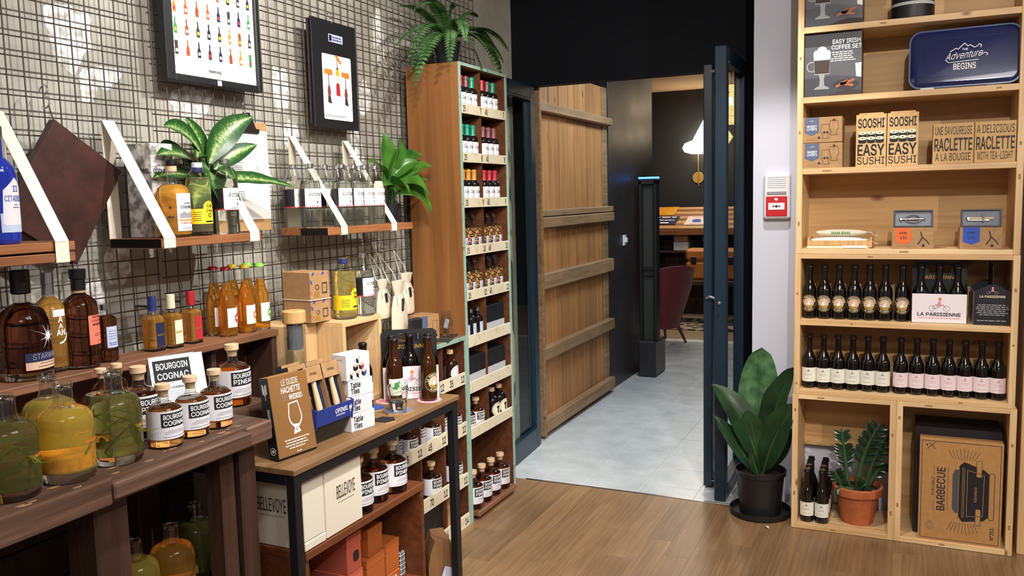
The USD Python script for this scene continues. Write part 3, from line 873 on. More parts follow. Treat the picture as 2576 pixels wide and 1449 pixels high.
# ---------------------------------------------------------------- wire mesh and what hangs on it
MX = -2.08
def mesh_panel(label, y0, y1, zoff):
    t = thing('wire_mesh_panel', label, 'wire mesh', (0, 0, 0))
    n = int(round((y1 - y0) / .0486))
    for k in range(n + 1):
        y = y0 + (y1 - y0) * k / n
        part(t, 'wire', tube([(MX, y, .93), (MX, y, 2.68)], .0021, 6), 'wire', True)
    z = .93 + zoff
    while z < 2.68:
        part(t, 'wire', tube([(MX - .004, y0 - .008, z), (MX - .004, y1 + .008, z)], .0021, 6), 'wire', True)
        z += .05
    for y in (y0 + .049, y1 - .049):
        for z in (1.2, 2.2):
            part(t, 'wall_bracket', tube([(WX, y, z), (MX, y, z)], .004, 6), 'wire', True)
mesh_panel('welded wire mesh panel behind the leather folder on the left wall', .83, 1.905, .014)
mesh_panel('long welded wire mesh panel from the framed poster to the tall cabinet', 1.935, 4.08, .001)


def vert_yz(m, x):
    """flat print drawn in (y, z) put on a plane facing +x at x"""
    v = m.vertices
    return trimesh.Trimesh(np.stack([x + v[:, 2], v[:, 0], v[:, 1]], 1), m.faces, process=False)


# framed poster of beer bottles
t = thing('framed_poster', 'black framed white poster with rows of small printed beer bottles', 'poster', (-2.06, 2.17, 1.886))
F0, F1, FH = -.211, .211, .62
for y0, y1, z0, z1 in ((F0, F0 + .033, 0, FH), (F1 - .018, F1, 0, FH), (F0 + .033, F1 - .018, 0, .022), (F0 + .033, F1 - .018, FH - .022, FH)):
    part(t, 'frame_bar', bx(-.012, .016, y0, y1, z0, z1, .002), 'steel_black')
part(t, 'sheet', bx(-.008, .004, F0 + .033, F1 - .018, .022, FH - .022), 'paper_white')
part(t, 'clip', bx(.016, .019, -.006, .012, .001, .018, .001), 'paper_white')
part(t, 'lettering', vert_yz(move(txt('memory', .010, .055, True), .0, .042), .0042), 'ink_black')
part(t, 'lettering', vert_yz(move(txt("'", .006), .028, .048), .0042), 'ink_grey')
bshape = sg.Polygon([(-.005, 0), (.005, 0), (.0055, .002), (.0055, .022), (.002, .03), (.002, .043), (.0022, .046), (-.0022, .046), (-.002, .043), (-.002, .03), (-.0055, .022), (-.0055, .002)])
cols = ['ink_brown', 'amber_print', 'ink_black', 'ink_green', 'label_navy', 'cinnamon', 'ink_orange', 'ink_brown']
for r in range(8):
    for c in range(8):
        y = F0 + .052 + c * .0468
        z = .083 + r * .0635
        m = prism(bshape if (r + c) % 7 else sg.box(-.005, 0, .005, .04), .0004)
        m.apply_scale((1.25, 1.04, 1))
        b = part(t, 'printed_bottle', vert_yz(move(m, y, z), .0042), cols[(r * 3 + c * 5 + (r * c) % 3) % 8])
        lab = prism(sg.box(-.0042, .007, .0042, .017), .0003)
        part(b, 'printed_label', vert_yz(move(lab, y, z), .0047), ['paper_white', 'label_yellow', 'ink_red', 'label_pale'][(r + 2 * c) % 4])

# calendar with corkscrews
t = thing('calendar', 'black hanging card with a white window picturing three corkscrews', 'calendar', (-2.052, 2.813, 1.79))
part(t, 'board', bx(-.004, .004, -.143, .143, 0, .412, .001), 'card_black')
part(t, 'rear_sheet', bx(-.012, -.006, -.152, .138, .012, .405, .001), 'card_black')
part(t, 'picture_window', vert_yz(move(prism(rrect(.188, .250, .008), .0006), -.085, .034), .0042), 'paper_white')
part(t, 'logo_plate', vert_yz(move(prism(rrect(.092, .030, .003), .0006), -.038, .333), .0042), 'label_lilac')
part(t, 'logo_mark', vert_yz(move(prism(sg.box(0, 0, .016, .022), .0006), -.034, .337), .005), 'ink_black')
part(t, 'lettering', vert_yz(bars([(.018, .350, .06, .005), (.018, .340, .06, .005)]), .005), 'ink_blue')
part(t, 'fine_print', vert_yz(bars([(-.01, .050, .15, .002), (-.02, .045, .13, .002)]), .005), 'ink_grey')


def corkscrew(y, z, kind):
    g = []
    if kind == 0:
        g += [('handle', [(-.026, .0), (.026, -.004), (.024, .018), (-.024, .018)], 'ink_orange'), ('shaft', [(-.004, -.045), (.004, -.045), (.003, 0), (-.003, 0)], 'ink_grey'),
              ('grip', [(-.006, -.085), (.007, -.085), (.011, -.07), (.006, -.045), (-.005, -.045), (-.010, -.07)], 'wax_mauve'), ('brush', [(-.009, -.108), (.014, -.113), (.008, -.085), (-.007, -.085)], 'ink_brown')]
    else:
        g += [('handle', [(-.016, .045), (.004, .045), (.030, .018), (.024, .012), (.010, .022)], 'ink_orange'), ('shaft', [(-.003, -.01), (.004, -.01), (.004, .03), (-.002, .032)], 'ink_grey'),
              ('bulb', [(-.004, -.002), (.004, -.002), (.012, -.025), (.008, -.034), (-.008, -.034), (-.011, -.025)], 'ink_yellow'),
              ('spiral', [(-.004, -.036), (.004, -.042), (-.003, -.047), (.004, -.054), (0, -.062), (.001, -.062), (.006, -.054), (-.001, -.047), (.006, -.042), (-.002, -.036)], 'ink_grey'),
              ('tassel', [(-.012, -.110), (.014, -.112), (.011, -.068), (.006, -.062), (-.006, -.062), (-.010, -.068)], 'label_red')]
    k = part(t, 'printed_corkscrew', vert_yz(move(prism(g[0][1], .0004), y, z), .005), g[0][2])
    for nm, q, mm in g[1:]:
        part(k, nm, vert_yz(move(prism(q, .0004), y, z), .005), mm)
corkscrew(-.048, .208, 0)
corkscrew(.010, .240, 1)
corkscrew(.062, .206, 0)
hook('hook', 'white-topped wire hook holding the black corkscrew calendar', (-2.052, 2.80, 2.215), .045)

# leather folder hung by one corner
A = np.array((1.563, 1.734)); U = np.array((.835, -.55)); V = np.array((-.55, -.835))
def slab_yz(u0, u1, v0, v1, x0, x1, c=0.0):
    m = bx(u0, u1, v0, v1, x0, x1, c)
    v = m.vertices
    p = A + v[:, :1] * U + v[:, 1:2] * V
    return trimesh.Trimesh(np.column_stack([v[:, 2], p]), m.faces[:, ::-1], process=False)
t = thing('leather_folder', 'dark brown stitched leather folder hanging by one corner from a chrome hook', 'folder', (0, 0, 0))
part(t, 'front_cover', slab_yz(0, .238, 0, .305, -2.044, -2.039, .0015), 'leather')
part(t, 'back_cover', slab_yz(0, .238, 0, .305, -2.062, -2.057, .0015), 'leather')
part(t, 'pages', slab_yz(.006, .232, .006, .299, -2.057, -2.044), 'paper_grey')
part(t, 'spine', slab_yz(-.004, .0, 0, .305, -2.062, -2.039, .001), 'leather')
for k in range(40):
    v0 = .008 + k * .0074
    part(t, 'stitch', slab_yz(.2325, .2335, v0, v0 + .004, -2.039, -2.0383), 'ink_brown')
part(t, 'cord', tube([(-2.05, 1.565, 1.732), (-2.05, 1.56, 1.75), (-2.052, 1.556, 1.772)], .0015, 6), 'clip_metal', True)
hook('hook', 'large chrome hook on the mesh above the leather folder', (-2.055, 1.552, 1.795), .062)

# clipboard
t = thing('clipboard', 'brown clipboard with a white price list and metal clip behind the spotted plant', 'clipboard', (-2.052, 2.287, 1.409))
part(t, 'board', bx(-.003, .002, -.108, .108, 0, .372, .001), 'kraft')
part(t, 'paper', bx(.002, .0035, -.098, .107, .040, .345), 'paper_white')
part(t, 'fine_print', vert_yz(bars([(-.045, .232, .045, .003)] + [(-.05, .222 - .006 * i, .05, .002) for i in range(9)] + [(-.05, .135 - .006 * i, .06, .002) for i in range(6)] + [(.05, .222 - .006 * i, .015, .002) for i in range(9)]), .0037), 'ink_grey')
part(t, 'clip_plate', bx(.0035, .012, -.062, .062, .335, .35, .002), 'clip_metal')
part(t, 'clip_body', vert_yz(move(prism([(-.05, .34), (.05, .34), (.028, .385), (-.028, .385)], .006), 0, 0), .005), 'clip_metal')
part(t, 'clip_spring', tube([(.012, -.02, .372), (.012, -.012, .40), (.012, .012, .40), (.012, .02, .372)], .004, 8), 'clip_metal', True)
hook('hook', 'chrome hook on the mesh above the clipboard', (-2.055, 2.287, 1.83), .05)

# hanging plank shelves
def strap(t, y, w, z, xf, thick, ztop=1.742):
    zt, zb = z + .0005, z - thick - .001
    xb = -2.058
    pts = [(-2.072, ztop + .004), (-2.066, ztop + .006), (xf + .004, zt + .001), (xf + .003, zt - .002), (xf + .003, zb + .001), (xf + .001, zb - .001), (xb - .004, zb - .001), (-2.068, zb + .004), (-2.071, ztop - .004)]
    pts = np.array(pts)
    d = .0017
    v, f = [], []
    n = len(pts)
    c = pts.mean(0)
    tg = np.roll(pts, -1, 0) - np.roll(pts, 1, 0)
    nn = np.stack([tg[:, 1], -tg[:, 0]], 1)
    nn /= np.linalg.norm(nn, axis=1, keepdims=True)
    for o in (0, d):
        for s in (-w / 2, w / 2):
            q = pts + nn * o
            v.append(np.column_stack([q[:, 0], np.full(n, y + s), q[:, 1]]))
    v = np.vstack(v)
    for i in range(n):
        j = (i + 1) % n
        for a, b, fl in ((0, 1, 0), (2, 3, 1), (0, 2, 1), (1, 3, 0)):
            q = [(a * n + i, b * n + i, b * n + j), (a * n + i, b * n + j, a * n + j)]
            f += [x if not fl else x[::-1] for x in q]
    part(t, 'strap', trimesh.Trimesh(v, np.array(f), process=False), 'strap_cotton')
SB = 1.412
t = thing('hanging_shelf', 'short wall shelf of two stacked planks in canvas straps at the left edge', 'shelf', (0, 0, 0))
part(t, 'plank', bx(-2.06, -1.872, .80, 1.462, 1.398, 1.421, .002), 'board_brown')
part(t, 'plank', bx(-2.06, -1.868, .80, 1.458, 1.371, 1.394, .002), 'board_brown')
strap(t, 1.42, .037, 1.421, -1.868, .05)
strap(t, .90, .037, 1.421, -1.868, .05)
t = thing('hanging_shelf', 'wall shelf in canvas straps carrying the orange bottle and the spotted plant', 'shelf', (0, 0, 0))
part(t, 'plank', bx(-2.06, -1.860, 1.722, 2.125, 1.386, SB, .002), 'board_brown')
part(t, 'painted_end', bx(-2.058, -1.862, 1.7195, 1.722, 1.387, SB - .001), 'cap_black')
strap(t, 1.748, .042, SB, -1.860, .026)
strap(t, 2.09, .042, SB, -1.860, .026)
t = thing('hanging_shelf', 'long wall shelf in canvas straps carrying the row of tonic bottles', 'shelf', (0, 0, 0))
part(t, 'plank', bx(-2.06, -1.852, 2.458, 3.03, 1.384, SB, .002), 'board_brown')
part(t, 'painted_end', bx(-1.97, -1.853, 2.4555, 2.458, 1.385, SB - .001), 'cap_black')
strap(t, 2.552, .038, SB, -1.852, .028)
strap(t, 2.885, .038, SB, -1.852, .028)

# ---------------------------------------------------------------- on the hanging shelves
def tonic(loc, rz, label, group):
    H, R = .226, .0365
    p = [(.031, 0), (R - .002, .002), (R, .006), (R, .150), (.034, .163), (.0265, .185), (.0175, .207), (.0125, .222)]
    s = H / .236
    t = bottle('tonic_bottle', label, 'bottle', loc, rz, group, p, 'tonic_water', .168, 'thin_glass', 0, [
        ('screw_cap', move(disc_cyl(.0150, 0, .017, 20), 0, 0, .212), 'cap_silver')], 26)
    part(t, 'label_band', patch(R + .0003, .073, .139, -math.pi, -1.02, 18), 'card_black')
    part(t, 'label_band', patch(R + .0003, .073, .139, .92, math.pi, 16), 'card_black')
    part(t, 'label_stripe', patch(R + .0009, .073, .077, -math.pi, math.pi, 30), 'ink_red')
    l = part(t, 'front_label', patch(R + .0008, .0735, .140, -1.02, .92, 18), 'paper_white')
    sk = txt('Archibald', .0145, .050)
    sk.vertices[:, 0] += sk.vertices[:, 1] * .3
    part(l, 'lettering', wrap(sk, R + .0014, .0, .113), 'ink_black')
    part(l, 'lettering', wrap(txt('tonic', .0035), R + .0014, .2, .104), 'ink_black')
    part(l, 'motif', wrap(prism(sg.box(-.002, 0, .002, .004).union(sg.Point(0, .007).buffer(.003)), .0004), R + .0014, .22, .086), 'ink_blue')
    part(l, 'fine_print', wrap(bars([(0, .0, .03, .0015)]), R + .0014, 0, .079), 'ink_red')
    return t
for k, (x, y, a, lab) in enumerate((
        (-1.898, 2.612, -14, 'front row, leftmost beside the strap'), (-1.898, 2.686, 6, 'front row, second'), (-1.898, 2.759, 0, 'front row, third'), (-1.898, 2.8305, -4, 'front row, rightmost'),
        (-1.974, 2.612, 10, 'back row, leftmost'), (-1.974, 2.686, -20, 'back row, second'), (-1.974, 2.759, 8, 'back row, third'), (-1.974, 2.8305, -12, 'back row, rightmost'),
        (-1.948, 2.492, -25, 'left of the strap, in front'), (-2.024, 2.492, 12, 'left of the strap, behind'))):
    copy('tonic', tonic, (x, y, SB), 90 + a, f'clear tonic bottle on the long shelf, {lab}')
copy('tonic', tonic, (-1.902, 2.022, SB), 90, 'single clear tonic bottle on the shelf in front of the spotted plant')


def folle(loc, rz, label, group):
    R = .0365
    p = [(.030, 0), (R - .002, .003), (R, .008), (R, .150), (.034, .168), (.026, .184), (.0165, .194), (.0145, .200), (.0145, .207)]
    t = bottle('yellow_label_bottle', label, 'bottle', loc, rz, group, p, 'lemon_pale', .172, 'thin_glass', .012, [('cap', move(disc_cyl(.0158, 0, .016, 20), 0, 0, .199), 'label_lilac'), ('blue_seal', move(disc_cyl(.0152, 0, .014, 20), 0, 0, .186), 'cap_blue')], 26)
    part(t, 'yellow_strip', patch(.0162, .186, .217, .9, 1.6, 6, .0008), 'label_yellow')
    l = part(t, 'label', patch(R + .0003, .035, .079, -2.6, .9, 20), 'label_yellow')
    part(l, 'round_crest', wrap(prism(sg.Point(0, 0).buffer(.019), .0005), R + .0003, .05, .083), 'label_yellow')
    for i, s in enumerate(('Folle', 'Envie')):
        m = txt(s, .010, .022)
        m.vertices[:, 0] += m.vertices[:, 1] * .25
        part(l, 'lettering', wrap(m, R + .0012, .05, .083 - i * .014), 'ink_black')
    part(l, 'motif', wrap(prism(sg.Point(0, 0).buffer(.006).difference(sg.Point(0, 0).buffer(.004)), .0004), R + .0012, .08, .060), 'ink_black')
    part(l, 'fine_print', wrap(bars([(0, .0 + i * .006, .024, .0012) for i in range(5)]), R + .0012, -.95, .045), 'ink_brown')
    part(l, 'bar', wrap(prism(sg.box(-.014, 0, .014, .004), .0004), R + .0012, .05, .040), 'ink_black')
    return t
copy('folle', folle, (-1.905, 1.912, SB), 90, 'pale yellow bottle with a bright yellow label on the hanging shelf beside the orange bottle')

# orange calvados bottle and its marbled box
t = bottle('calvados_bottle', 'orange calvados bottle with a white label and dark stopper on the hanging shelf', 'bottle', (-1.908, 1.818, SB), 98, None,
           [(.038, 0), (.043, .003), (.045, .010), (.045, .128), (.042, .140), (.030, .149), (.0165, .153), (.0150, .158), (.0150, .186)], 'calvados', .151, 'thin_glass', .008,
           [('stopper', move(disc_cyl(.0145, 0, .018, 20), 0, 0, .186), 'cork'), ('stopper_top', move(disc_cyl(.0185, 0, .016, 20), 0, 0, .2042), 'cap_black')])
l = part(t, 'label', patch(.0453, .018, .125, -.72, .72, 14), 'label_white')
part(l, 'landscape_print', wrap(blob := prism(sg.Polygon([(-.026, 0), (.026, 0), (.026, .012), (.015, .018), (.0, .012), (-.012, .019), (-.026, .011)]), .0004), .0459, 0, .055), 'ink_grey')
part(l, 'landscape_print', wrap(prism(sg.Polygon([(-.026, .018), (.0, .022), (.02, .010), (.026, .015), (.026, .026), (-.026, .026)]), .0004), .0459, 0, .098), 'label_lilac')
part(l, 'lettering', wrap(lines([('CALVADOS', 0, .013, .0035, .026, True), ('COQUEREL', 0, .0, .0075, .044, True)]), .0459, 0, .082), 'ink_black')
part(l, 'orange_band', wrap(prism(sg.box(-.027, 0, .027, .004), .0004), .0459, 0, .047), 'ink_orange')
part(l, 'lettering', wrap(txt('POMMES A BOIRE', .0055, .046, True), .0459, 0, .038), 'coral')
part(l, 'fine_print', wrap(bars([(0, .004, .03, .0012), (0, 0, .04, .0012)]), .0459, 0, .024), 'ink_grey')
part(t, 'embossed_seal', wrap(prism(sg.box(-.008, 0, .008, .006), .0004), .0453, -1.1, .055), 'ink_brown')
part(t, 'embossed_seal', wrap(prism(sg.Point(0, 0).buffer(.004), .0004), .0453, -1.1, .085), 'ink_brown')
t = carton('marbled_carton', 'grey marbled gift carton behind the orange calvados bottle', 'box', (-1.956, 1.832, SB), 90, .082, .10, .27, 'marble_card')
pr(t, 'lettering', lines([('CALVADOS', 0, .02, .006, .04, False), ('COQUEREL', 0, 0, .012, .07, True)]), 'ink_black', 0, .185)
part(t, 'side_lettering', rot(upright(lines([('COQUEREL', 0, 0, .012, .085, True)]), 0, -.0412, .185), -90, (0, 0, 1), (0, 0, 0)) if False else trimesh.Trimesh((lambda v: np.column_stack([np.full(len(v), -.0412) - v[:, 2], .05 - v[:, 0], .185 + v[:, 1]]))(lines([('COQUEREL', 0, 0, .012, .085, True)]).vertices), lines([('COQUEREL', 0, 0, .012, .085, True)]).faces, process=False), 'ink_black')

# blue gin bottle at the left edge
t = bottle('blue_gin_bottle', 'cobalt blue gin bottle with a white pointed label at the left edge', 'bottle', (-1.925, 1.312, 1.421), 90, None,
           [(.034, 0), (.0385, .004), (.040, .012), (.040, .160), (.037, .178), (.026, .194), (.015, .204), (.0145, .245)], 'blue_glass', None, cap=[('stopper', move(disc_cyl(.017, 0, .03, 20), 0, 0, .245), 'cap_silver')])
lab = sg.Polygon([(-.034, .045), (.034, .045), (.034, .05), (.030, .125), (.0, .155), (-.030, .125), (-.034, .05), (0, .02)])
l = part(t, 'label', wrap(prism(lab, .0005), .0403, .35, 0), 'label_white')
part(t, 'lower_label', patch(.0402, .028, .072, -.6, 1.3, 16), 'label_blue')
part(l, 'lettering', wrap(txt('CITADELLE', .013, .056), .0411, .35, .100), 'ink_blue')
part(l, 'lettering', wrap(txt('II', .014), .0411, .35, .122), 'ink_blue')
part(l, 'fine_print', wrap(bars([(0, 0, .02, .0015), (0, .006, .012, .0015)]), .0411, .35, .085), 'ink_blue')


# ---------------------------------------------------------------- plants on the left wall
def pot(t, r0, r1, h, m, rim=.0, z=0, soil=True):
    pr_ = [(0, 0), (r0, 0), (r1, h - rim)] + ([(r1 + .004, h - rim), (r1 + .005, h)] if rim else [(r1, h)])
    pr_ += [(pr_[-1][0] - .004, h), (r1 - .005, h * .86), (0, h * .86)]
    part(t, 'pot', move(lathe(pr_, 30), 0, 0, z), m, 30)
    if soil:
        part(t, 'soil', move(lathe([(0, h * .80), (r1 - .006, h * .86 + .001), (0, h * .89)], 20), 0, 0, z), 'soil')


def plant(name, label, loc, leaves, m, stem_m='leaf_green', cat='plant', potargs=None):
    """leaves: (base, middle, tip, width, keywords) in metres from the pot's foot"""
    t = thing(name, label, cat, loc)
    if potargs:
        pot(t, *potargs)
    for b, c, d, w, k in leaves:
        k = dict(k)
        s = k.pop('stem', None)
        lf = part(t, 'leaf', leaf(b, c, d, w, **k), k.pop('m', m) if False else m, True)
        if s:
            part(lf, 'stalk', tube(bez(s, tuple((np.array(s) + b) / 2 + [0, 0, .01]), b, 6), .0028, 6), stem_m, True)
    return t
Bz = .075
lv = lambda p: np.array(p)
plant('spotted_plant', 'green and cream dumb cane with broad spotted leaves behind the bottles on the shelf', (-1.985, 2.035, SB), [
    ((0, .01, .22), (.01, .06, .34), (.03, .19, .375), .085, dict(stem=(0, 0, .06), upv=(1, -.2, .4))),
    ((0, -.01, .23), (.02, -.09, .33), (.04, -.20, .32), .080, dict(stem=(0, 0, .06), upv=(1, .2, .6))),
    ((0, -.02, .20), (.03, -.12, .26), (.05, -.24, .235), .085, dict(stem=(0, 0, .06), upv=(.8, 0, 1))),
    ((.01, .0, .20), (.04, -.03, .21), (.09, -.05, .10), .09, dict(stem=(0, 0, .06), upv=(1, 0, .6))),
    ((.01, .02, .16), (.05, .12, .19), (.06, .34, .145), .06, dict(stem=(0, 0, .06), upv=(.8, 0, .8), wave=.03)),
    ((0, .03, .20), (.02, .10, .26), (.03, .20, .285), .06, dict(stem=(0, 0, .06), upv=(1, 0, .7))),
    ((.01, -.02, .15), (.04, -.08, .17), (.08, -.14, .08), .08, dict(stem=(0, 0, .05), upv=(1, 0, .6))),
    ((.0, .0, .14), (.05, .03, .16), (.08, .06, .05), .075, dict(stem=(0, 0, .05), upv=(1, 0, .6))),
    ((-.02, .0, .24), (-.03, .02, .30), (-.02, -.06, .36), .06, dict(stem=(0, 0, .06), upv=(1, 0, .2))),
    ((0, -.03, .24), (.03, -.06, .27), (.06, -.10, .23), .06, dict(stem=(0, 0, .06), upv=(1, 0, .7))),
    ((0, -.02, .17), (.03, -.14, .20), (.04, -.25, .17), .075, dict(stem=(0, 0, .05), upv=(.8, 0, 1))),
    ((.01, .01, .18), (.05, .01, .22), (.10, .02, .15), .08, dict(stem=(0, 0, .05), upv=(1, 0, .7))),
    ((-.02, .02, .22), (-.03, .10, .28), (-.03, .15, .33), .06, dict(stem=(0, 0, .05), upv=(1, 0, .4))),
    ((.0, -.04, .18), (-.01, -.12, .28), (-.01, -.17, .27), .06, dict(stem=(0, 0, .05), upv=(.8, 0, .7))),
], 'leaf_variegated', potargs=(.035, .045, .085, 'plastic_black'))
plant('leafy_plant', 'bright green leafy plant in a black pot at the right end of the tonic shelf', (-1.975, 3.055, SB), [
    ((0, -.01, .20), (.02, -.04, .30), (.01, -.04, .37), .075, dict(stem=(0, 0, .05), upv=(1, -.5, .1), fold=.5)),
    ((0, .01, .22), (.03, .03, .30), (.04, .03, .36), .070, dict(stem=(0, 0, .05), upv=(1, .5, .1), fold=.5)),
    ((0, .0, .20), (.05, .01, .28), (.06, .0, .345), .06, dict(stem=(0, 0, .05), upv=(1, -.2, .2), fold=.6)),
    ((.01, .03, .20), (.04, .10, .30), (.06, .19, .28), .075, dict(stem=(0, 0, .05), upv=(.6, .1, .9), fold=.45)),
    ((.01, .03, .17), (.05, .12, .25), (.07, .25, .235), .07, dict(stem=(0, 0, .05), upv=(.7, .2, .8), fold=.45)),
    ((.02, .0, .17), (.07, .07, .22), (.10, .17, .10), .095, dict(stem=(0, 0, .05), upv=(1, .2, .6), fold=.35)),
    ((.02, .02, .12), (.06, .12, .19), (.08, .21, .03), .085, dict(stem=(0, 0, .05), upv=(1, -.2, .4), fold=.3, wave=.03)),
    ((.0, -.02, .18), (.02, -.10, .25), (.03, -.19, .245), .07, dict(stem=(0, 0, .05), upv=(.6, -.2, 1), fold=.4)),
    ((.0, -.01, .15), (.03, -.06, .20), (.05, -.13, .15), .075, dict(stem=(0, 0, .05), upv=(.9, .3, .7), fold=.4)),
    ((.01, .0, .18), (.06, .04, .25), (.09, .10, .25), .06, dict(stem=(0, 0, .05), upv=(.8, 0, .8), fold=.5)),
    ((.02, .03, .14), (.05, .14, .20), (.04, .27, .17), .06, dict(stem=(0, 0, .05), upv=(.6, 0, 1), fold=.4)),
    ((.02, -.01, .14), (.06, -.02, .19), (.11, -.02, .12), .08, dict(stem=(0, 0, .05), upv=(.8, .3, .8), fold=.4)),
    ((-.01, .02, .19), (-.03, .08, .27), (-.03, .10, .31), .07, dict(stem=(0, 0, .05), upv=(1, .3, .3), fold=.4)),
], 'leaf_bright', potargs=(.030, .042, .078, 'plastic_black'))

# fern on the tall cabinet
t = thing('potted_fern', 'arching green fern in a black pot on top of the tall pigeonhole cabinet', 'plant', (-1.95, 3.55, 2.108))
pot(t, .045, .062, .12, 'plastic_black')


def frond(p0, p1, p2, w, n=26):
    c = bez(p0, p1, p2, n)
    tg = np.gradient(c, axis=0)
    tg /= np.linalg.norm(tg, axis=1, keepdims=True)
    s = np.cross(tg, (0, 0, 1.0))
    s /= np.maximum(np.linalg.norm(s, axis=1, keepdims=True), 1e-6)
    u = np.cross(s, tg)
    v, f = [], []
    for i in range(2, n):
        x = i / (n - 1)
        L = w * (math.sin(math.pi * min(1, x * .93 + .05)) ** .6)
        for sg_ in (-1, 1):
            b = c[i]
            d = s[i] * sg_ + tg[i] * .25 - u[i] * .25
            d /= np.linalg.norm(d)
            h = tg[i] * .0085
            k = len(v)
            v += [b - h * .7, b + d * L * .45 - h + u[i] * .002, b + d * L, b + d * L * .5 + h + u[i] * .002, b + h * .7]
            f += [(k, k + 1, k + 4), (k + 1, k + 3, k + 4), (k + 1, k + 2, k + 3)]
    return trimesh.Trimesh(np.array(v), np.array(f), process=False), c
FR = [((0, 0, .12), (.10, .16, .32), (.15, .26, .03)), ((0, 0, .12), (.14, .14, .28), (.20, .24, .10)), ((0, 0, .12), (.05, .08, .32), (.07, .18, .26)), ((0, 0, .12), (.12, .0, .22), (.16, .04, -.02)),
      ((0, 0, .12), (.12, -.06, .30), (.16, -.12, .10)), ((0, 0, .12), (.06, -.16, .34), (.08, -.42, .18)), ((0, 0, .12), (.0, -.16, .26), (.0, -.44, .04)), ((0, 0, .12), (.08, -.22, .20), (.10, -.46, -.10)),
      ((0, 0, .12), (.06, -.26, .26), (.10, -.50, -.02)), ((0, 0, .12), (-.05, -.10, .30), (-.08, -.28, .24)), ((0, 0, .12), (.0, .02, .34), (.05, .02, .28)), ((0, 0, .12), (.14, .10, .24), (.20, .18, .04)),
      ((0, 0, .12), (.02, -.05, .28), (.02, -.18, .28)), ((0, 0, .12), (-.04, .10, .28), (-.06, .20, .16)), ((0, 0, .12), (.10, -.12, .24), (.14, -.24, -.02)), ((0, 0, .12), (.14, .05, .24), (.20, .08, .00)),
      ((0, 0, .12), (.05, -.12, .30), (.06, -.34, .26)), ((0, 0, .12), (.11, .18, .28), (.14, .29, -.02)), ((0, 0, .12), (.04, -.24, .16), (.06, -.40, -.12)), ((0, 0, .12), (.02, -.20, .22), (.03, -.38, -.06))]
for p in FR:
    m, c = frond(*p, .040)
    fr = part(t, 'frond', m, 'leaf_fern')
    part(fr, 'stalk', tube(c, .0016, 5), 'leaf_green', True)

# ---------------------------------------------------------------- old workbench with its back ledge
T = .92
t = thing('workbench', 'old dark thick-topped wooden workbench along the left wall', 'table', (0, 0, 0))


def zprism(pts, z0, z1):
    return move(prism(pts, z1 - z0), 0, 0, z0)


part(t, 'top', zprism([(-2.05, .45), (-1.534, .45), (-1.534, 1.10), (-1.536, 1.24), (-1.545, 1.25), (-1.552, 1.60), (-1.56, 1.765), (-1.70, 1.775), (-1.712, 1.80), (-1.712, 1.96), (-2.05, 1.96)], .866, T), 'table_dark')
part(t, 'front_repair', bx(-1.56, -1.530, 1.245, 1.67, .873, .912, .004), 'table_dark')
part(t, 'end_cap', bx(-1.60, -1.546, 1.672, 1.768, .867, .919, .004), 'table_dark')
for k in range(34):
    y = rnd.uniform(.75, 1.7)
    x = -1.56 - abs(rnd.gauss(0, .05))
    w = rnd.uniform(.004, .016)
    part(t, 'worn_spot', zprism(sg.Point(x, y).buffer(1).envelope if False else [(x - w * .3, y - w), (x + w * .25, y - w * .6), (x + w * .35, y + w * .8), (x - w * .2, y + w)], T, T + .0006), 'worn_wood')
for y0, y1, x0, x1, m in ((1.245, 1.335, -1.70, -1.60, 'table_leg'), (1.625, 1.675, -1.66, -1.60, 'table_leg'), (1.685, 1.745, -1.66, -1.59, 'table_leg'), (.5, .6, -1.70, -1.60, 'table_leg'), (1.66, 1.74, -2.03, -1.95, 'table_leg')):
    part(t, 'leg', bx(x0, x1, y0, y1, 0, .866, .005), m)
part(t, 'lower_shelf', bx(-2.04, -1.62, .5, 1.74, .435, .46, .003), 'table_leg')
for k in range(7):
    part(t, 'back_plank', bx(-2.05, -2.035, .45, 1.95, .06 + k * .115, .06 + k * .115 + .112, .003), 'table_leg')
t = thing('ledge_shelf', 'raised dark plank ledge at the back of the workbench carrying whisky bottles', 'shelf', (0, 0, 0))
part(t, 'plank', bx(-2.055, -1.915, .7, 2.245, 1.057, 1.08, .003), 'ledge_wood')
part(t, 'back_board', bx(-2.055, -2.04, .7, 2.22, T, 1.057), 'cabinet_inner')
part(t, 'end_board', bx(-2.055, -1.925, 2.22, 2.245, .776, 1.057, .002), 'table_leg')
part(t, 'support', bx(-2.04, -1.95, 1.97, 1.99, .776, 1.057, .002), 'table_leg')

# big rum bottles with fruit and herbs
RUM = [(.036, 0), (.050, .002), (.0555, .010), (.0565, .022), (.0565, .120), (.0545, .138), (.047, .150), (.034, .157), (.0225, .163), (.0195, .172), (.0185, .200), (.0205, .201), (.0205, .210), (.017, .212)]


def rum(label, loc, rz, m, extra=None, s=1.0, group=None, mark=True):
    p = [(r * s, z * s) for r, z in RUM]
    t = bottle('rum_bottle', label, 'bottle', loc, rz, group, p, m, .159 * s, 'thin_glass', .024 * s, [('stopper', move(disc_cyl(.0165 * s, 0, .012 * s, 20), 0, 0, .196 * s), 'clear_solid')], 32)
    if mark:
        part(t, 'lettering', wrap(txt('ARHUMATIC', .0065, .04, True), .0568 * s, .35, .082 * s), 'ink_orange')
        part(t, 'emblem', wrap(tube2 := prism(sg.Point(0, 0).buffer(.011).difference(sg.Point(0, 0).buffer(.0098)).intersection(sg.box(-.02, -.02, .02, -.003)), .0004), .0568 * s, .35, .082 * s), 'ink_gold')
    if extra:
        extra(t)
    return t


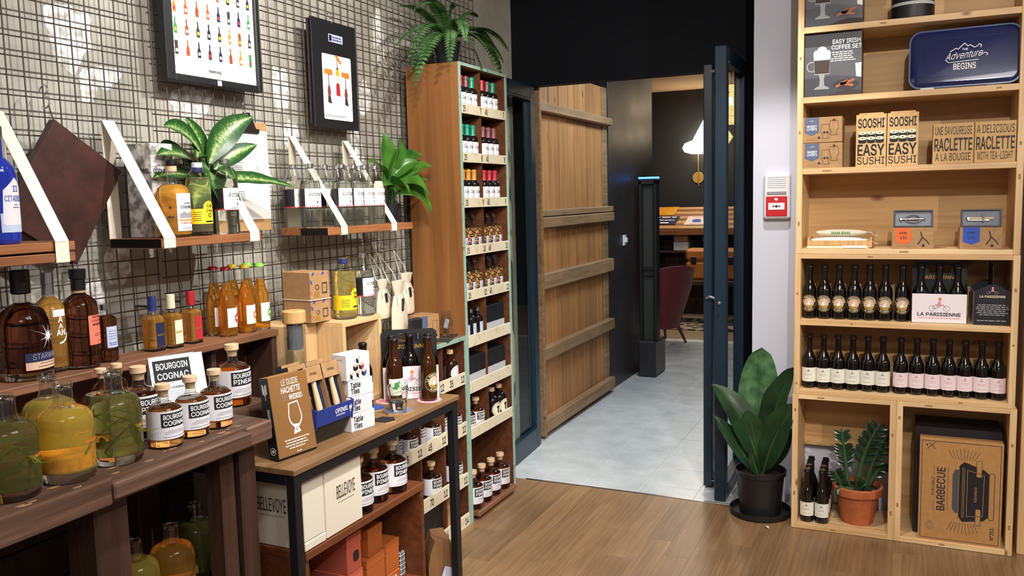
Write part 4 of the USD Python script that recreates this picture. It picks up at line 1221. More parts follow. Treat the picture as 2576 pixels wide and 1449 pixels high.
def fruit(t):
    part(t, 'fruit_layer', lathe([(0, .027), (.052, .027), (.0535, .032), (.0535, .056), (.046, .062), (.02, .058), (0, .062)], 28), 'fruit_orange', 40)
    part(t, 'vanilla_pod', tube([(.0, -.05, .055), (.02, -.048, .078), (.038, -.034, .11)], [.0028, .0026, .0018], 8), 'soil', True)


def herb(t):
    r = random.Random(5)
    for k in range(16):
        a, z = r.uniform(0, 6.28), r.uniform(.035, .11)
        q = r.uniform(.015, .04)
        c = np.array((q * math.cos(a), q * math.sin(a), z))
        d = np.array((r.gauss(0, .02), r.gauss(0, .02), r.gauss(.01, .015)))
        part(t, 'herb_sprig', leaf(c - d, c + (0, 0, .006), c + d, .012, 6), 'leaf_herb')


rum('big dark green herb rum bottle, nearest at the left edge of the workbench', (-1.640, 1.092, T), 90, 'rum_green', herb)
rum('golden yellow rum bottle standing behind the one with the orange fruit layer', (-1.742, 1.263, T), 90, 'rum_gold')
rum('golden rum bottle with an orange fruit layer and a vanilla pod', (-1.632, 1.216, T), 90, 'rum_gold', fruit)
rum('green herb rum bottle to the right of the golden rum bottles', (-1.635, 1.346, T), 90, 'rum_green', herb)
rum('amber fruit rum bottle in the middle of the dark shelf under the workbench', (-1.74, 1.575, .46), 90, 'rum_amber', fruit, 1.0, None, False)
rum('dim olive rum bottle at the left of the three under the workbench', (-1.745, 1.462, .455 + .0055), 90, 'rum_gold', None, 1.0, None, False)
rum('dim green herb rum bottle at the right of the three under the workbench', (-1.80, 1.73 - .01, .461), 90, 'rum_green', herb, 1.0, None, False)
rum('barely visible rum bottle deep in the dark under the left part of the workbench', (-1.80, 1.17, .461), 90, 'rum_green', None, 1.05, None, False)


def square_label(s1, s2, R, z0, z1, t, arc=2.3, blk=(.075, .05), ah=.0, prices=True):
    """white wrap label with a black block carrying two words; block sits at the front"""
    l = part(t, 'label', patch(R + .0003, z0, z1, -arc, arc, 30), 'label_white')
    H = z1 - z0
    bw, bh = R * 1.72, H * .50
    zb = z0 + H * .43
    b = part(l, 'black_block', wrap(prism(sg.box(-bw / 2, 0, bw / 2, bh), .0005), R + .0006, ah, zb), 'ink_black')
    part(l, 'lettering', wrap(lines([(s1, 0, bh * .56, bh * .32, bw * .86, True), (s2, 0, bh * .12, bh * .32, bw * .86, True)]), R + .0012, ah, zb, .006), 'ink_white')
    part(l, 'fine_print', wrap(bars([(.0, H * .30, bw * .6, .0012), (.0, H * .25, bw * .8, .0009), (0, H * .20, bw * .8, .0009), (0, H * .08, bw * .9, .0014)]), R + .0008, ah, z0), 'ink_grey')
    return l


def bour(s, words, H, R, neck, m, corkname='stopper_wood'):
    """squat spirit bottle with a wooden stopper: R body radius, H total height"""
    def build(loc, rz, label, group):
        hs = H - .047 * s
        p = [(R * .82, 0), (R * .97, .003), (R, .009), (R, hs - .026 * s), (R * .93, hs - .013 * s), (R * .72, hs - .004 * s), (neck + .004, hs + .001), (neck, hs + .006 * s), (neck, H - .020 * s), (neck + .002, H - .0195 * s), (neck + .002, H - .016 * s)]
        t = bottle('spirit_bottle', label, 'bottle', loc, rz, group, p, m, hs - .008 * s, 'thin_glass', .006, [
            ('stopper_cork', move(disc_cyl(neck - .001, 0, .016 * s, 18), 0, 0, H - .032 * s), 'cork'),
            ('stopper_top', move(disc_cyl(neck + .0055, 0, .015 * s, 22, .0012), 0, 0, H - .0155 * s), 'stopper_wood')], 28)
        square_label(words[0], words[1], R, H * .155, H * .60, t)
        return t
    return build


COG = bour(1.0, ('BOURGOIN', 'COGNAC'), .154, .0410, .0125, 'cognac')
PIN = bour(1.15, ('BOURGOIN', 'PINEAU'), .179, .0478, .0145, 'cognac_dark')
MINI = bour(.85, ('BOURGOIN', 'COGNAC'), .172, .0265, .0085, 'cognac')
A_ = 85
copy('cog', COG, (-1.628, 1.479, T), A_, 'amber cognac bottle with a black and white label, foremost of the group on the workbench')
copy('cog', COG, (-1.634, 1.572, T), A_, 'middle cognac bottle of the front row of three on the workbench')
copy('cog', COG, (-1.640, 1.661, T), A_ + 3, 'right cognac bottle of the front row of three on the workbench')
copy('pin', PIN, (-1.766, 1.530, T), A_ + 8, 'larger dark cognac bottle half hidden behind the front cognac bottles')
copy('pin', PIN, (-1.772, 1.870, T), A_, 'large pineau bottle at the right end of the workbench beside a gold card')
copy('mini', MINI, (-1.868, 1.503, T), A_, 'small cognac bottle behind the bark cup, left of two', None)
copy('mini', MINI, (-1.885, 1.566, T), A_, 'small cognac bottle behind the bark cup, right of two', None)
t = thing('bark_cup', 'rough bark-covered cup holding orange peel on the workbench', 'cup', (-1.795, 1.444, T))
part(t, 'bark', lathe([(0, 0), (.034, 0), (.036, .01), (.034, .06), (.037, .125), (.033, .126), (.030, .10), (0, .10)], 22), 'bark')
for k in range(9):
    a = k * .7
    part(t, 'orange_peel', leaf((.016 * math.cos(a), .016 * math.sin(a), .10), (.010 * math.cos(a + .5), .01 * math.sin(a + .5), .126), (.018 * math.cos(a + 1.1), .018 * math.sin(a + 1.1), .124), .014, 6), 'fruit_orange')
# tent card and gold card
t = thing('tent_card', 'white folded card with black title blocks behind the cognac bottles', 'card', (-1.822, 1.71, T), 68)
sl = lambda m: rot(m, -14, (1, 0, 0))
part(t, 'front_panel', sl(bx(-.062, .058, 0, .0015, 0, .17)), 'paper_white')
part(t, 'back_panel', rot(bx(-.062, .066, .078, .0795, 0, .17), 12, (1, 0, 0), (0, .078, 0)), 'paper_grey')
part(t, 'side_panel', sl(rot(bx(.058, .098, 0, .0015, 0, .17), 22, (0, 0, 1), (.058, 0, 0))), 'paper_white')
part(t, 'black_block', sl(upright(prism(sg.box(-.053, .098, .050, .160), .0004), 0, 0, 0)), 'ink_black')
part(t, 'lettering', sl(upright(lines([('BOURGOIN', -.001, .134, .017, .088, True), ('COGNAC', -.001, .106, .017, .088, True)]), 0, -.0005, 0)), 'ink_white')
part(t, 'lettering', sl(upright(lines([('LE VRAI COGNAC', -.010, .078, .0065, .078, True)]), 0, 0, 0)), 'ink_black')
part(t, 'fine_print', sl(upright(bars([(0, .07 - .006 * i, .085, .0014) for i in range(8)]), 0, 0, 0)), 'ink_grey')
t = thing('gold_card', 'small plain gold card standing behind the large pineau bottle', 'card', (-1.868, 2.02 - .03, .776), 60)
part(t, 'panel', bx(-.034, .034, 0, .002, 0, .225, .0009), 'gold_card')

# ---------------------------------------------------------------- bottles on the ledge
L = 1.08
t = bottle('dark_whisky_bottle', 'squat dark red whisky bottle with a black stopper and a white starburst on the ledge', 'bottle', (-1.992, 1.392, L), 96, None,
           [(.045, 0), (.056, .003), (.060, .010), (.060, .120), (.057, .150), (.047, .172), (.030, .185), (.018, .190), (.0165, .212)], 'whisky_dark', .192, 'thin_glass', .022, [('stopper', move(disc_cyl(.0225, 0, .060, 24), 0, 0, .213), 'cap_black')])
part(t, 'name_band', patch(.0603, .028, .070, -.75, 1.0, 18), 'label_navy')
part(t, 'lower_band', patch(.0606, .028, .047, -.75, 1.0, 18), 'label_peach')
part(t, 'lettering', wrap(txt('STARWARD', .0135, .082), .0610, .2, .053), 'ink_grey')
part(t, 'fine_print', wrap(bars([(0, .0, .06, .0015), (0, .008, .05, .0012)]), .0612, .2, .034), 'ink_brown')
star = cat_(*[prism([(0.0015 * math.cos(a + 1.57), .0015 * math.sin(a + 1.57)), (q * math.cos(a), q * math.sin(a)), (-.0015 * math.cos(a + 1.57), -.0015 * math.sin(a + 1.57))], .0004) for a, q in ((k * .349, (.034, .014, .02, .012, .026, .016)[k % 6]) for k in range(18))])
part(t, 'starburst', wrap(star, .0604, .28, .108), 'ink_white', False, None, 'stuff')
part(t, 'starburst', wrap(prism([(-.05, .022), (0, .001), (-.001, -.001)], .0004), .0604, .28, .108), 'ink_grey')
t = bottle('tall_whisky_bottle', 'amber whisky bottle with a silver capsule half hidden behind the dark red bottle', 'bottle', (-2.015, 1.482, L), 70, None,
           [(.034, 0), (.038, .003), (.039, .010), (.039, .155), (.037, .168), (.028, .182), (.0155, .194), (.0140, .200), (.0140, .205)], 'whisky_amber', .196, 'thin_glass', .014, [('capsule', lathe([(0, .200), (.0152, .200), (.0150, .228), (.0158, .229), (.0158, .258), (0, .259)], 22), 'cap_silver')])
part(t, 'upper_label', patch(.0393, .145, .163, -.1, .75, 8), 'label_white')
part(t, 'lettering', wrap(lines([('A', .0, .03, .014, None, True), ('A', .0, .014, .012, None, True), ('AN', .0, -.004, .015, .024, True)]), .0394, .35, .10), 'ink_white')
part(t, 'arc_mark', wrap(prism(sg.Point(0, 0).buffer(.026).difference(sg.Point(0, 0).buffer(.022)).intersection(sg.box(0, -.03, .03, 0)), .0004), .0394, .2, .10), 'ink_white')
t = bottle('coral_label_bottle', 'tall amber whisky bottle with a coral label and black cap on the ledge', 'bottle', (-1.982, 1.546, L), 92, None,
           [(.037, 0), (.0425, .003), (.0440, .010), (.0440, .158), (.041, .174), (.030, .187), (.018, .195), (.0165, .205), (.0165, .212)], 'whisky_dark', .198, 'thin_glass', .01, [('capsule', lathe([(0, .206), (.0180, .206), (.0180, .235), (.0205, .237), (.0210, .262), (0, .2625)], 24), 'cap_black'), ('neck_band', patch(.0170, .200, .207, -math.pi, math.pi, 24), 'kraft')])
l = part(t, 'label', patch(.0443, .062, .140, -.28, .78, 14), 'coral')
part(l, 'lettering', wrap(lines([('NIKKA', 0, .016, .0062, .030, False), ('COFFEY', 0, .006, .0062, .036, False), ('WHISKY', 0, -.004, .0058, .034, True)]), .0449, .33, .116), 'ink_black')
part(l, 'fine_print', wrap(bars([(0, .02, .02, .0012), (0, .015, .025, .0012), (.008, .0, .014, .0012)]), .0449, .33, .07), 'ink_brown')
t = bottle('small_flask', 'small dark flask with a pale blue label behind the coral-labelled bottle', 'bottle', (-1.992, 1.628, L), 76, None,
           [(.026, 0), (.0295, .003), (.030, .008), (.030, .112), (.028, .121), (.018, .127), (.0105, .129), (.0105, .145)], 'whisky_dark', .1285, 'thin_glass', .006, [('screw_cap', move(disc_cyl(.0118, 0, .016, 18), 0, 0, .142), 'cap_silver')])
l = part(t, 'label', patch(.0303, .040, .098, -.35, .75, 10), 'label_blue')
part(l, 'fine_print', wrap(bars([(0, .045 - .007 * i, .022, .0011) for i in range(4)] + [(0, .012, .024, .002), (0, .007, .02, .002)]), .0309, .2, .04), 'ink_blue')


def square_bottle(label, loc, rz, capm, labm, words):
    rz += 8
    t = thing('square_bottle', label, 'bottle', loc, rz, None)
    s = .023
    def sq(h0, h1, k):
        return move(prism(rrect(2 * k, 2 * k, .007, -k, -k), h1 - h0), 0, 0, h0)
    part(t, 'glass_base', sq(0, .010, s), 'clear_solid')
    part(t, 'filled_body', trimesh.convex.convex_hull(np.vstack([sq(.0105, .095, s).vertices, sq(.095, .105, s * .72).vertices])), 'whisky_amber', 30)
    part(t, 'glass_neck', lathe([(s * .7, .1055), (.011, .110), (.0105, .122)], 20), 'thin_glass', True)
    part(t, 'capsule', lathe([(0, .118), (.0125, .118), (.0125, .158), (.0115, .160), (0, .160)], 22), capm, 35)
    part(t, 'label', upright(prism(sg.box(-.012, .012, .018, .083), .0005), 0, -s - .0003, 0), labm)
    part(t, 'lettering', upright(lines([(words, .003, .045, .005, .022, True)]), 0, -s - .0009, 0), 'ink_gold')
    return t
square_bottle('small square whisky bottle with a navy blue cap and label', (-1.995, 1.795, L), 82, 'cap_blue', 'label_navy', 'BELLEVOYE')
square_bottle('small square whisky bottle with a cream cap and label', (-1.985, 1.855, L), 84, 'cap_cream', 'label_cream', 'BELLEVOYE')
square_bottle('small square whisky bottle with a red cap and label', (-1.990, 1.938, L), 86, 'cap_red', 'label_red', 'BELLEVOYE')


def apple(cap, ink, word):
    def build(loc, rz, label, group):
        t = bottle('cider_bottle', label, 'bottle', loc, rz, group, [(.024, 0), (.0268, .003), (.0275, .008), (.0275, .105), (.026, .120), (.018, .145), (.0135, .165), (.0125, .205), (.0135, .207), (.0135, .214)], 'apple_juice', .172, 'thin_glass', .006,
                   [('crown_cap', lathe([(0, .213), (.0165, .213), (.0158, .219), (.012, .224), (0, .225)], 21), cap)])
        l = part(t, 'label', patch(.0278, .030, .092, -1.0, .85, 16), 'label_white')
        part(l, 'round_badge', wrap(prism(sg.Point(0, 0).buffer(.0155), .0005), .0282, .40, .058), ink)
        part(l, 'lettering', wrap(txt(word, .0075, .024), .0288, .40, .0545), 'ink_white')
        part(l, 'fine_print', wrap(bars([(0, 0, .02, .001)]), .0284, .3, .036), ink)
        return t
    return build
for k, (cap, ink, col, x, y) in enumerate((('cap_red', 'label_red2', 'red', -1.975, 2.077), ('cap_yellow', 'ink_orange', 'yellow', -1.972, 2.160), ('cap_green', 'ink_green2', 'green', -1.970, 2.228))):
    copy('apple' + col, apple(cap, ink, 'APPIE'), (x, y, L), 98, f'cider bottle with a {col} cap and badge, front row on the ledge')
    copy('apple' + col, apple(cap, ink, 'APPIE'), (x - .057, y + .004, L), 98, f'cider bottle with a {col} cap in the back row on the ledge')

# ---------------------------------------------------------------- narrow console of black steel with an oak top
C = .775
t = thing('console_table', 'narrow console table with an oak top on a black steel frame', 'table', (0, 0, 0))
part(t, 'top', bx(-2.05, -1.50, 1.79, 2.74, .757, C, .002), 'console_wood')
for x in (-1.534, -2.04):
    for y in (1.794, 2.702):
        part(t, 'leg', bx(x, x + .03, y, y + .03, 0, .7565, .002), 'steel_black')
for y in (1.794, 2.702):
    part(t, 'side_rail', bx(-2.01, -1.534, y, y + .03, .7265, .7565, .002), 'steel_black')
for x in (-1.534, -2.04):
    part(t, 'long_rail', bx(x, x + .03, 1.824, 2.702, .7265, .7565, .002), 'steel_black')

# whisky guide book, leaning back a little
t = thing('book', 'brown and black whisky guide book with a white glass outline standing on the console', 'book', (-1.588, 1.838, C), 82)
ln = lambda m: rot(m, -8, (1, 0, 0))
part(t, 'cover', ln(bx(.0, .145, 0, .003, 0.004, .240, .001)), 'book_brown')
part(t, 'pages', ln(bx(.003, .143, .003, .034, .008, .236)), 'paper_white')
part(t, 'back_cover', ln(bx(.0, .145, .034, .037, 0.004, .240, .001)), 'book_brown')
part(t, 'spine', ln(bx(-.003, 0, 0, .037, .004, .240, .001)), 'card_black')
part(t, 'foot_edge', ln(bx(.0, .145, .0, .037, .0045, .0075)), 'card_black')
up_ = lambda m, x, z, y=-.0003: ln(upright(m, x, y, z))
part(t, 'lettering', up_(lines([('LE GUIDE', 0, 0, .0175, .062, False)]), .076, .208), 'ink_white')
part(t, 'lettering', up_(lines([('HACHETTE', 0, 0, .0165, .072, True), ('WHISKIES', .015, -.022, .0145, .050, True)]), .076, .186), 'ink_white')
part(t, 'lettering', up_(lines([('DES', 0, 0, .0145, .018, False)]), .051, .164), 'ink_grey')
gl = sg.Polygon([(-.019, .087), (.017, .090), (.021, .072), (.027, .045), (.025, .032), (.016, .020), (.009, .014), (.012, .006), (.016, .0), (-.012, -.004), (-.010, .006), (-.006, .014), (-.014, .022), (-.022, .034), (-.024, .048)])
cup = gl.difference(sg.Polygon([(-.016, .084), (.0145, .086), (.018, .072), (.0235, .045), (.021, .034), (.012, .023), (-.010, .025), (-.018, .036), (-.0205, .048)]))
part(t, 'glass_outline', up_(prism(cup, .0004), .078, .068), 'ink_white')
part(t, 'emblem', up_(prism(sg.Point(0, 0).buffer(.005).difference(sg.Point(0, 0).buffer(.003)), .0004), .079, .078, -.0008), 'ink_grey')
part(t, 'fine_print', up_(bars([(.01, .050, .095, .003), (.005, .042, .075, .003), (.005, .034, .085, .003), (.005, .026, .06, .003), (.01, .013, .018, .0025)]), .066, .0), 'ink_white')
def on_spine(m, y, z):
    """print on the spine (x = -.003, facing -x); local x runs towards the front cover"""
    v = m.vertices
    return ln(trimesh.Trimesh(np.column_stack([-.0032 - v[:, 2], y - v[:, 0], z + v[:, 1]]), m.faces, process=False))
part(t, 'lettering', on_spine(rot(txt('HACHETTE', .010, .050, True), -90, (0, 0, 1)), .018, .125), 'ink_white')
wheat = cat_(*[prism([(s * .002, z), (s * .009, z + .006), (s * .008, z + .012), (s * .002, z + .006)], .0004) for s in (-1, 1) for z in (.0, .007, .014, .021)] + [prism(sg.box(-.0006, -.014, .0006, .02), .0004)])
part(t, 'wheat_emblem', on_spine(wheat, .017, .190), 'ink_white')
part(t, 'ring_emblem', on_spine(prism(sg.Point(0, 0).buffer(.011).difference(sg.Point(0, 0).buffer(.009)).union(sg.Point(0, 0).buffer(.005)), .0004), .018, .030), 'ink_white')

# knife display: dark green foot, blue tray, cardboard packs
t = thing('knife_display', 'blue and dark green counter display tray for folding knives on the console', 'display stand', (-1.588, 2.075, C), 88)
ft = trimesh.convex.convex_hull(np.array([(x, y, 0) for x in (-.064, .064) for y in (.012, .10)] + [(x, y, .072) for x in (-.082, .082) for y in (-.012, .12)] + [(x, y, .048) for x in (-.072, .082) for y in (-.008, .12)]))
part(t, 'foot', ft, 'opinel_green')
part(t, 'tray_front', rot(bx(-.088, .088, -.018, -.0155, .060, .112), 8, (1, 0, 0), (0, -.018, .06)), 'opinel_blue')
part(t, 'tray_back', bx(-.088, .088, .125, .1275, .070, .150), 'opinel_blue')
for x in (-.088, .0855):
    part(t, 'tray_side', trimesh.convex.convex_hull(np.array([(xx, y, z) for xx in (x, x + .0025) for y, z in ((-.018, .050), (-.022, .112), (.1275, .072), (.1275, .152))])), 'opinel_blue')
part(t, 'tray_floor', bx(-.085, .0855, -.014, .125, .0725, .075), 'opinel_blue')
part(t, 'lettering', rot(upright(lines([('OPINEL', .030, .024, .014, .062, True), ('SAVOIE FRANCE', .026, .014, .005, .042, False)]), 0, -.0183, .060), 8, (1, 0, 0), (0, -.018, .06)), 'ink_white')
part(t, 'emblem', rot(upright(move(prism(sg.Polygon([(-.006, 0), (-.002, .003), (-.002, .012), (-.007, .018), (-.004, .028), (0, .022), (.004, .028), (.007, .018), (.002, .012), (.002, .003), (.006, 0), (0, .006)]), .0004), .073, .010, 0), 0, -.0183, .060), 8, (1, 0, 0), (0, -.018, .06)), 'ink_white')
v = lines([('OPINEL', 0, 0, .013, .058, True)])
part(t, 'lettering', trimesh.Trimesh(np.column_stack([-.0882 - v.vertices[:, 2], .035 - v.vertices[:, 0], .080 + v.vertices[:, 1]]), v.faces, process=False), 'ink_white')


def pack(label, x, y, lean=-14):
    w, h, d = .078, .165, .028
    a = math.radians(88)
    px, py = -1.588 + x * math.cos(a) - y * math.sin(a), 2.075 + x * math.sin(a) + y * math.cos(a)
    t = thing('knife_pack', label, 'knife pack', (px, py, C + .0755 + .0), 88)
    q = lambda m: rot(m, lean, (1, 0, 0))
    part(t, 'lower_box', q(bx(-w / 2, w / 2, 0, d, .0, .028, .001)), 'kraft')
    part(t, 'header_card', q(bx(-w / 2, w / 2, .0, .0015, .118, h, .0006)), 'kraft')
    part(t, 'side_wall', q(bx(-w / 2, -w / 2 + .0015, 0, d, .028, .125)), 'kraft_dark')
    part(t, 'side_wall', q(bx(w / 2 - .0015, w / 2, 0, d, .028, .125)), 'kraft_dark')
    part(t, 'back_wall', q(bx(-w / 2, w / 2, d - .0015, d, .028, h)), 'card_black')
    part(t, 'knife_handle', q(move(lathe([(0, .026), (.008, .026), (.0105, .035), (.009, .075), (.0075, .1), (.0088, .118), (0, .119)], 14), .004, .012, 0)), 'stopper_wood', 40)
    part(t, 'locking_ring', q(move(rot(disc_cyl(.008, 0, .002, 18), 90, (1, 0, 0)), -.022, .02, .072)), 'cap_silver')
    part(t, 'divider', q(bx(.018, .036, .016, .018, .03, .12)), 'label_navy')
    part(t, 'lettering', q(upright(lines([('OPINEL', 0, .138, .0075, .034, False)]), 0, -.0004, 0)), 'ink_brown')
    part(t, 'fine_print', q(upright(bars([(.008, .018, .036, .0014), (.008, .013, .036, .0014), (.008, .008, .03, .0014)]), 0, -.0004, 0)), 'ink_brown')
    part(t, 'blue_stamp', q(upright(prism(sg.box(-.03, .008, -.018, .018), .0004), 0, -.0004, 0)), 'ink_blue')
    return t
pack('kraft knife pack at the left of the front row in the blue display tray', -.040, -.010)
pack('kraft knife pack at the right of the front row in the blue display tray', .042, -.010)
pack('kraft knife pack in the back row of the display tray, left', -.045, .044)
pack('kraft knife pack in the back row of the display tray, middle', .036, .044)
pack('kraft knife pack in the last row of the display tray, nearly hidden', -.035, .078)

# stack of tile boxes
ANG = 80
for k, (z0, h, nm) in enumerate(((0, .058, 'bottom'), (.0585, .053, 'second from the bottom'), (.112, .053, 'third from the bottom'), (.1655, .083, 'cube-printed top'))):
    t = carton('game_box', f'white lettered box, {nm} of the stack of four on the console' if k < 3 else 'white cardboard box printed with coloured cubes, top of the stack on the console', 'box', (-1.562 - .002 * k, 2.208 + (.003, -.002, .002, -.004)[k], C + z0), ANG + (0, 2, -2, 1)[k], .105, .062, h, 'card_white')
    if k < 3:
        pr(t, 'lettering', lines([('Table', -.022, h * .54, .017, .042, True), ('Tiles', -.024, h * .17, .017, .036, True)]), 'ink_black')
        pr(t, 'fine_print', bars([(-.03, .003, .03, .0012)]), 'ink_grey')
    else:
        s = .0125
        for cx, cz, fc in ((.002, .062, 'ink_white'), (-.012, .039, 'ink_black'), (.014, .040, 'ink_red'), (-.027, .015, 'ink_white'), (.001, .016, 'ink_white'), (.025, .018, 'ink_blue')):
            e, hh = s * .87, s * .5
            top = part(t, 'printed_cube', upright(prism([(0, s), (e, hh), (0, 0), (-e, hh)], .0004), cx, -.0002, cz), 'salmon')
            part(top, 'cube_face', upright(prism([(-e, hh), (0, 0), (0, -s), (-e, -hh)], .0004), cx, -.0002, cz), 'ink_black')
            part(top, 'cube_face', upright(prism([(e, hh), (0, 0), (0, -s), (e, -hh)], .0004), cx, -.0002, cz), fc)
    sd = bars([(0, 0, .03, .0014)])
    part(t, 'side_print', trimesh.Trimesh(np.column_stack([-.0527 - sd.vertices[:, 2], .03 - sd.vertices[:, 0], h * .8 + sd.vertices[:, 1]]), sd.faces, process=False), 'ink_grey')

# loose hexagonal tile coasters
def hexa(label, x, y, r, m, z=C, a=0):
    t = thing('tile_coaster', label, 'coaster', (x, y, z), a)
    part(t, 'wood_base', prism([(r * math.cos(q), r * math.sin(q)) for q in np.arange(6) * math.pi / 3], .006), 'kraft')
    part(t, 'coloured_face', move(prism([(r * .97 * math.cos(q), r * .97 * math.sin(q)) for q in np.arange(6) * math.pi / 3], .0008), 0, 0, .006), m)
hexa('hexagonal wooden tile coaster with a black face lying at the front of the console', -1.553, 2.315, .042, 'ink_black', C, 10)
hexa('hexagonal tile coaster with a slate blue face under the shot glass', -1.578, 2.442, .054, 'enamel_edge', C, 25)
hexa('bright blue tile coaster behind the shot glass', -1.68, 2.44, .045, 'ink_blue', C, 5)
for x, y, r_, lab in ((-1.563, 2.627, .047, 'round pink beer mat under the beer bottle with the round label'), (-1.70, 2.56, .045, 'round pink beer mat behind the shot glass')):
    t = thing('beer_mat', lab, 'coaster', (x, y, C))
    part(t, 'disc', disc_cyl(r_, 0, .002, 30, .0005), 'coral_pink')
    part(t, 'printed_ring', move(prism(sg.Point(0, 0).buffer(r_ * .86).difference(sg.Point(0, 0).buffer(r_ * .8)), .0004), 0, 0, .002), 'ink_white')
t = thing('shot_glass', 'thick clear shot glass on the slate blue tile', 'glass', (-1.578, 2.442, C + .0069))
part(t, 'tumbler', lathe([(0, 0), (.026, 0), (.029, .005), (.032, .034), (.036, .086), (.0350, .0865), (.030, .034), (.023, .028), (0, .027)], 32), 'clear_solid', 35)

BEER = [(.027, 0), (.0300, .003), (.0305, .008), (.0305, .128), (.029, .142), (.021, .160), (.0155, .175), (.0132, .215), (.0140, .217), (.0140, .226)]
def beer(body, lab, cap='cap_black'):
    def build(loc, rz, label, group):
        t = bottle('beer_bottle', label, 'bottle', loc, rz, group, BEER, body, None, cap=[('crown_cap', lathe([(0, .225), (.0160, .225), (.0155, .230), (.012, .234), (0, .235)], 21), cap)], n=24)
        R = .0305
        if lab == 'round':
            g = part(t, 'label', wrap(prism(sg.Point(0, 0).buffer(.036), .0004), R + .0002, 0, .068), 'ink_gold')
            part(g, 'label_ground', wrap(prism(sg.Point(0, 0).buffer(.0335), .0004), R + .0006, 0, .068), 'ink_black')
            part(g, 'centre_picture', wrap(prism(sg.Point(0, 0).buffer(.023), .0004), R + .0010, 0, .068), 'label_peach')
            part(g, 'centre_ground', wrap(prism(sg.Point(0, 0).buffer(.0225).intersection(sg.box(-.03, -.03, .03, -.007)), .0004), R + .0014, 0, .068), 'ink_gold')
            part(g, 'rider_figure', wrap(prism(sg.Polygon([(-.010, -.010), (-.006, .002), (-.001, .004), (.003, .014), (.006, .012), (.004, .002), (.011, -.008), (.004, -.004), (-.002, -.009), (-.006, -.004)]), .0004), R + .0018, 0, .066), 'paper_white')
            s = 'LA PARISIENNE'
            let = []
            for i, ch in enumerate(s):
                if ch != ' ':
                    an = math.radians(78 - 156 * i / (len(s) - 1))
                    let.append(move(rot(txt(ch, .0068, None, True), math.degrees(an), (0, 0, 1)), -.0250 * math.sin(an), .0250 * math.cos(an)))
            for i, ch in enumerate('BLONDE'):
                an = math.radians(-32 + 64 * i / 5)
                let.append(move(rot(txt(ch, .0058, None, True), math.degrees(an), (0, 0, 1)), .0310 * math.sin(an), -.0310 * math.cos(an)))
            part(g, 'lettering', wrap(cat_(*let), R + .0012, 0, .068), 'label_cream')
        else:
            m = {'white': 'label_pale', 'pink': 'label_pink', 'green': 'label_pale'}[lab]
            g = part(t, 'label', patch(R + .0002, .030, .092, -1.25, 1.25, 18), m)
            ink = {'white': 'ink_grey', 'pink': 'ink_pink', 'green': 'ink_green'}[lab]
            part(g, 'crest', wrap(prism(sg.Polygon([(-.010, 0), (-.004, .003), (0, .013), (.004, .003), (.010, 0)]), .0004), R + .0008, 0, .075), ink)
            part(g, 'fine_print', wrap(bars([(0, .034, .03, .0014), (0, .028, .026, .0012), (.0, .012, .03, .0012)]), R + .0008, 0, .030), ink)
            if lab == 'green':
                part(g, 'leaf_print', wrap(prism(sg.Polygon([(-.022, 0), (-.004, -.004), (.0, .012), (-.006, .026), (-.018, .022)]), .0004), R + .0008, 0, .055), 'ink_green')
        return t
    return build
copy('beer_round', beer('amber_beer', 'round'), (-1.563, 2.627, C + .0026), 72, 'brown beer bottle with a round gold and black label at the front of the console')
copy('beer_green', beer('amber_beer', 'green'), (-1.661, 2.556, C), 60, 'brown beer bottle with a white and green label right behind the shot glass')
copy('beer_pink', beer('beer_glass', 'pink'), (-1.722, 2.452, C), 88, 'dark beer bottle with a pink label between the tile boxes and the six-pack')


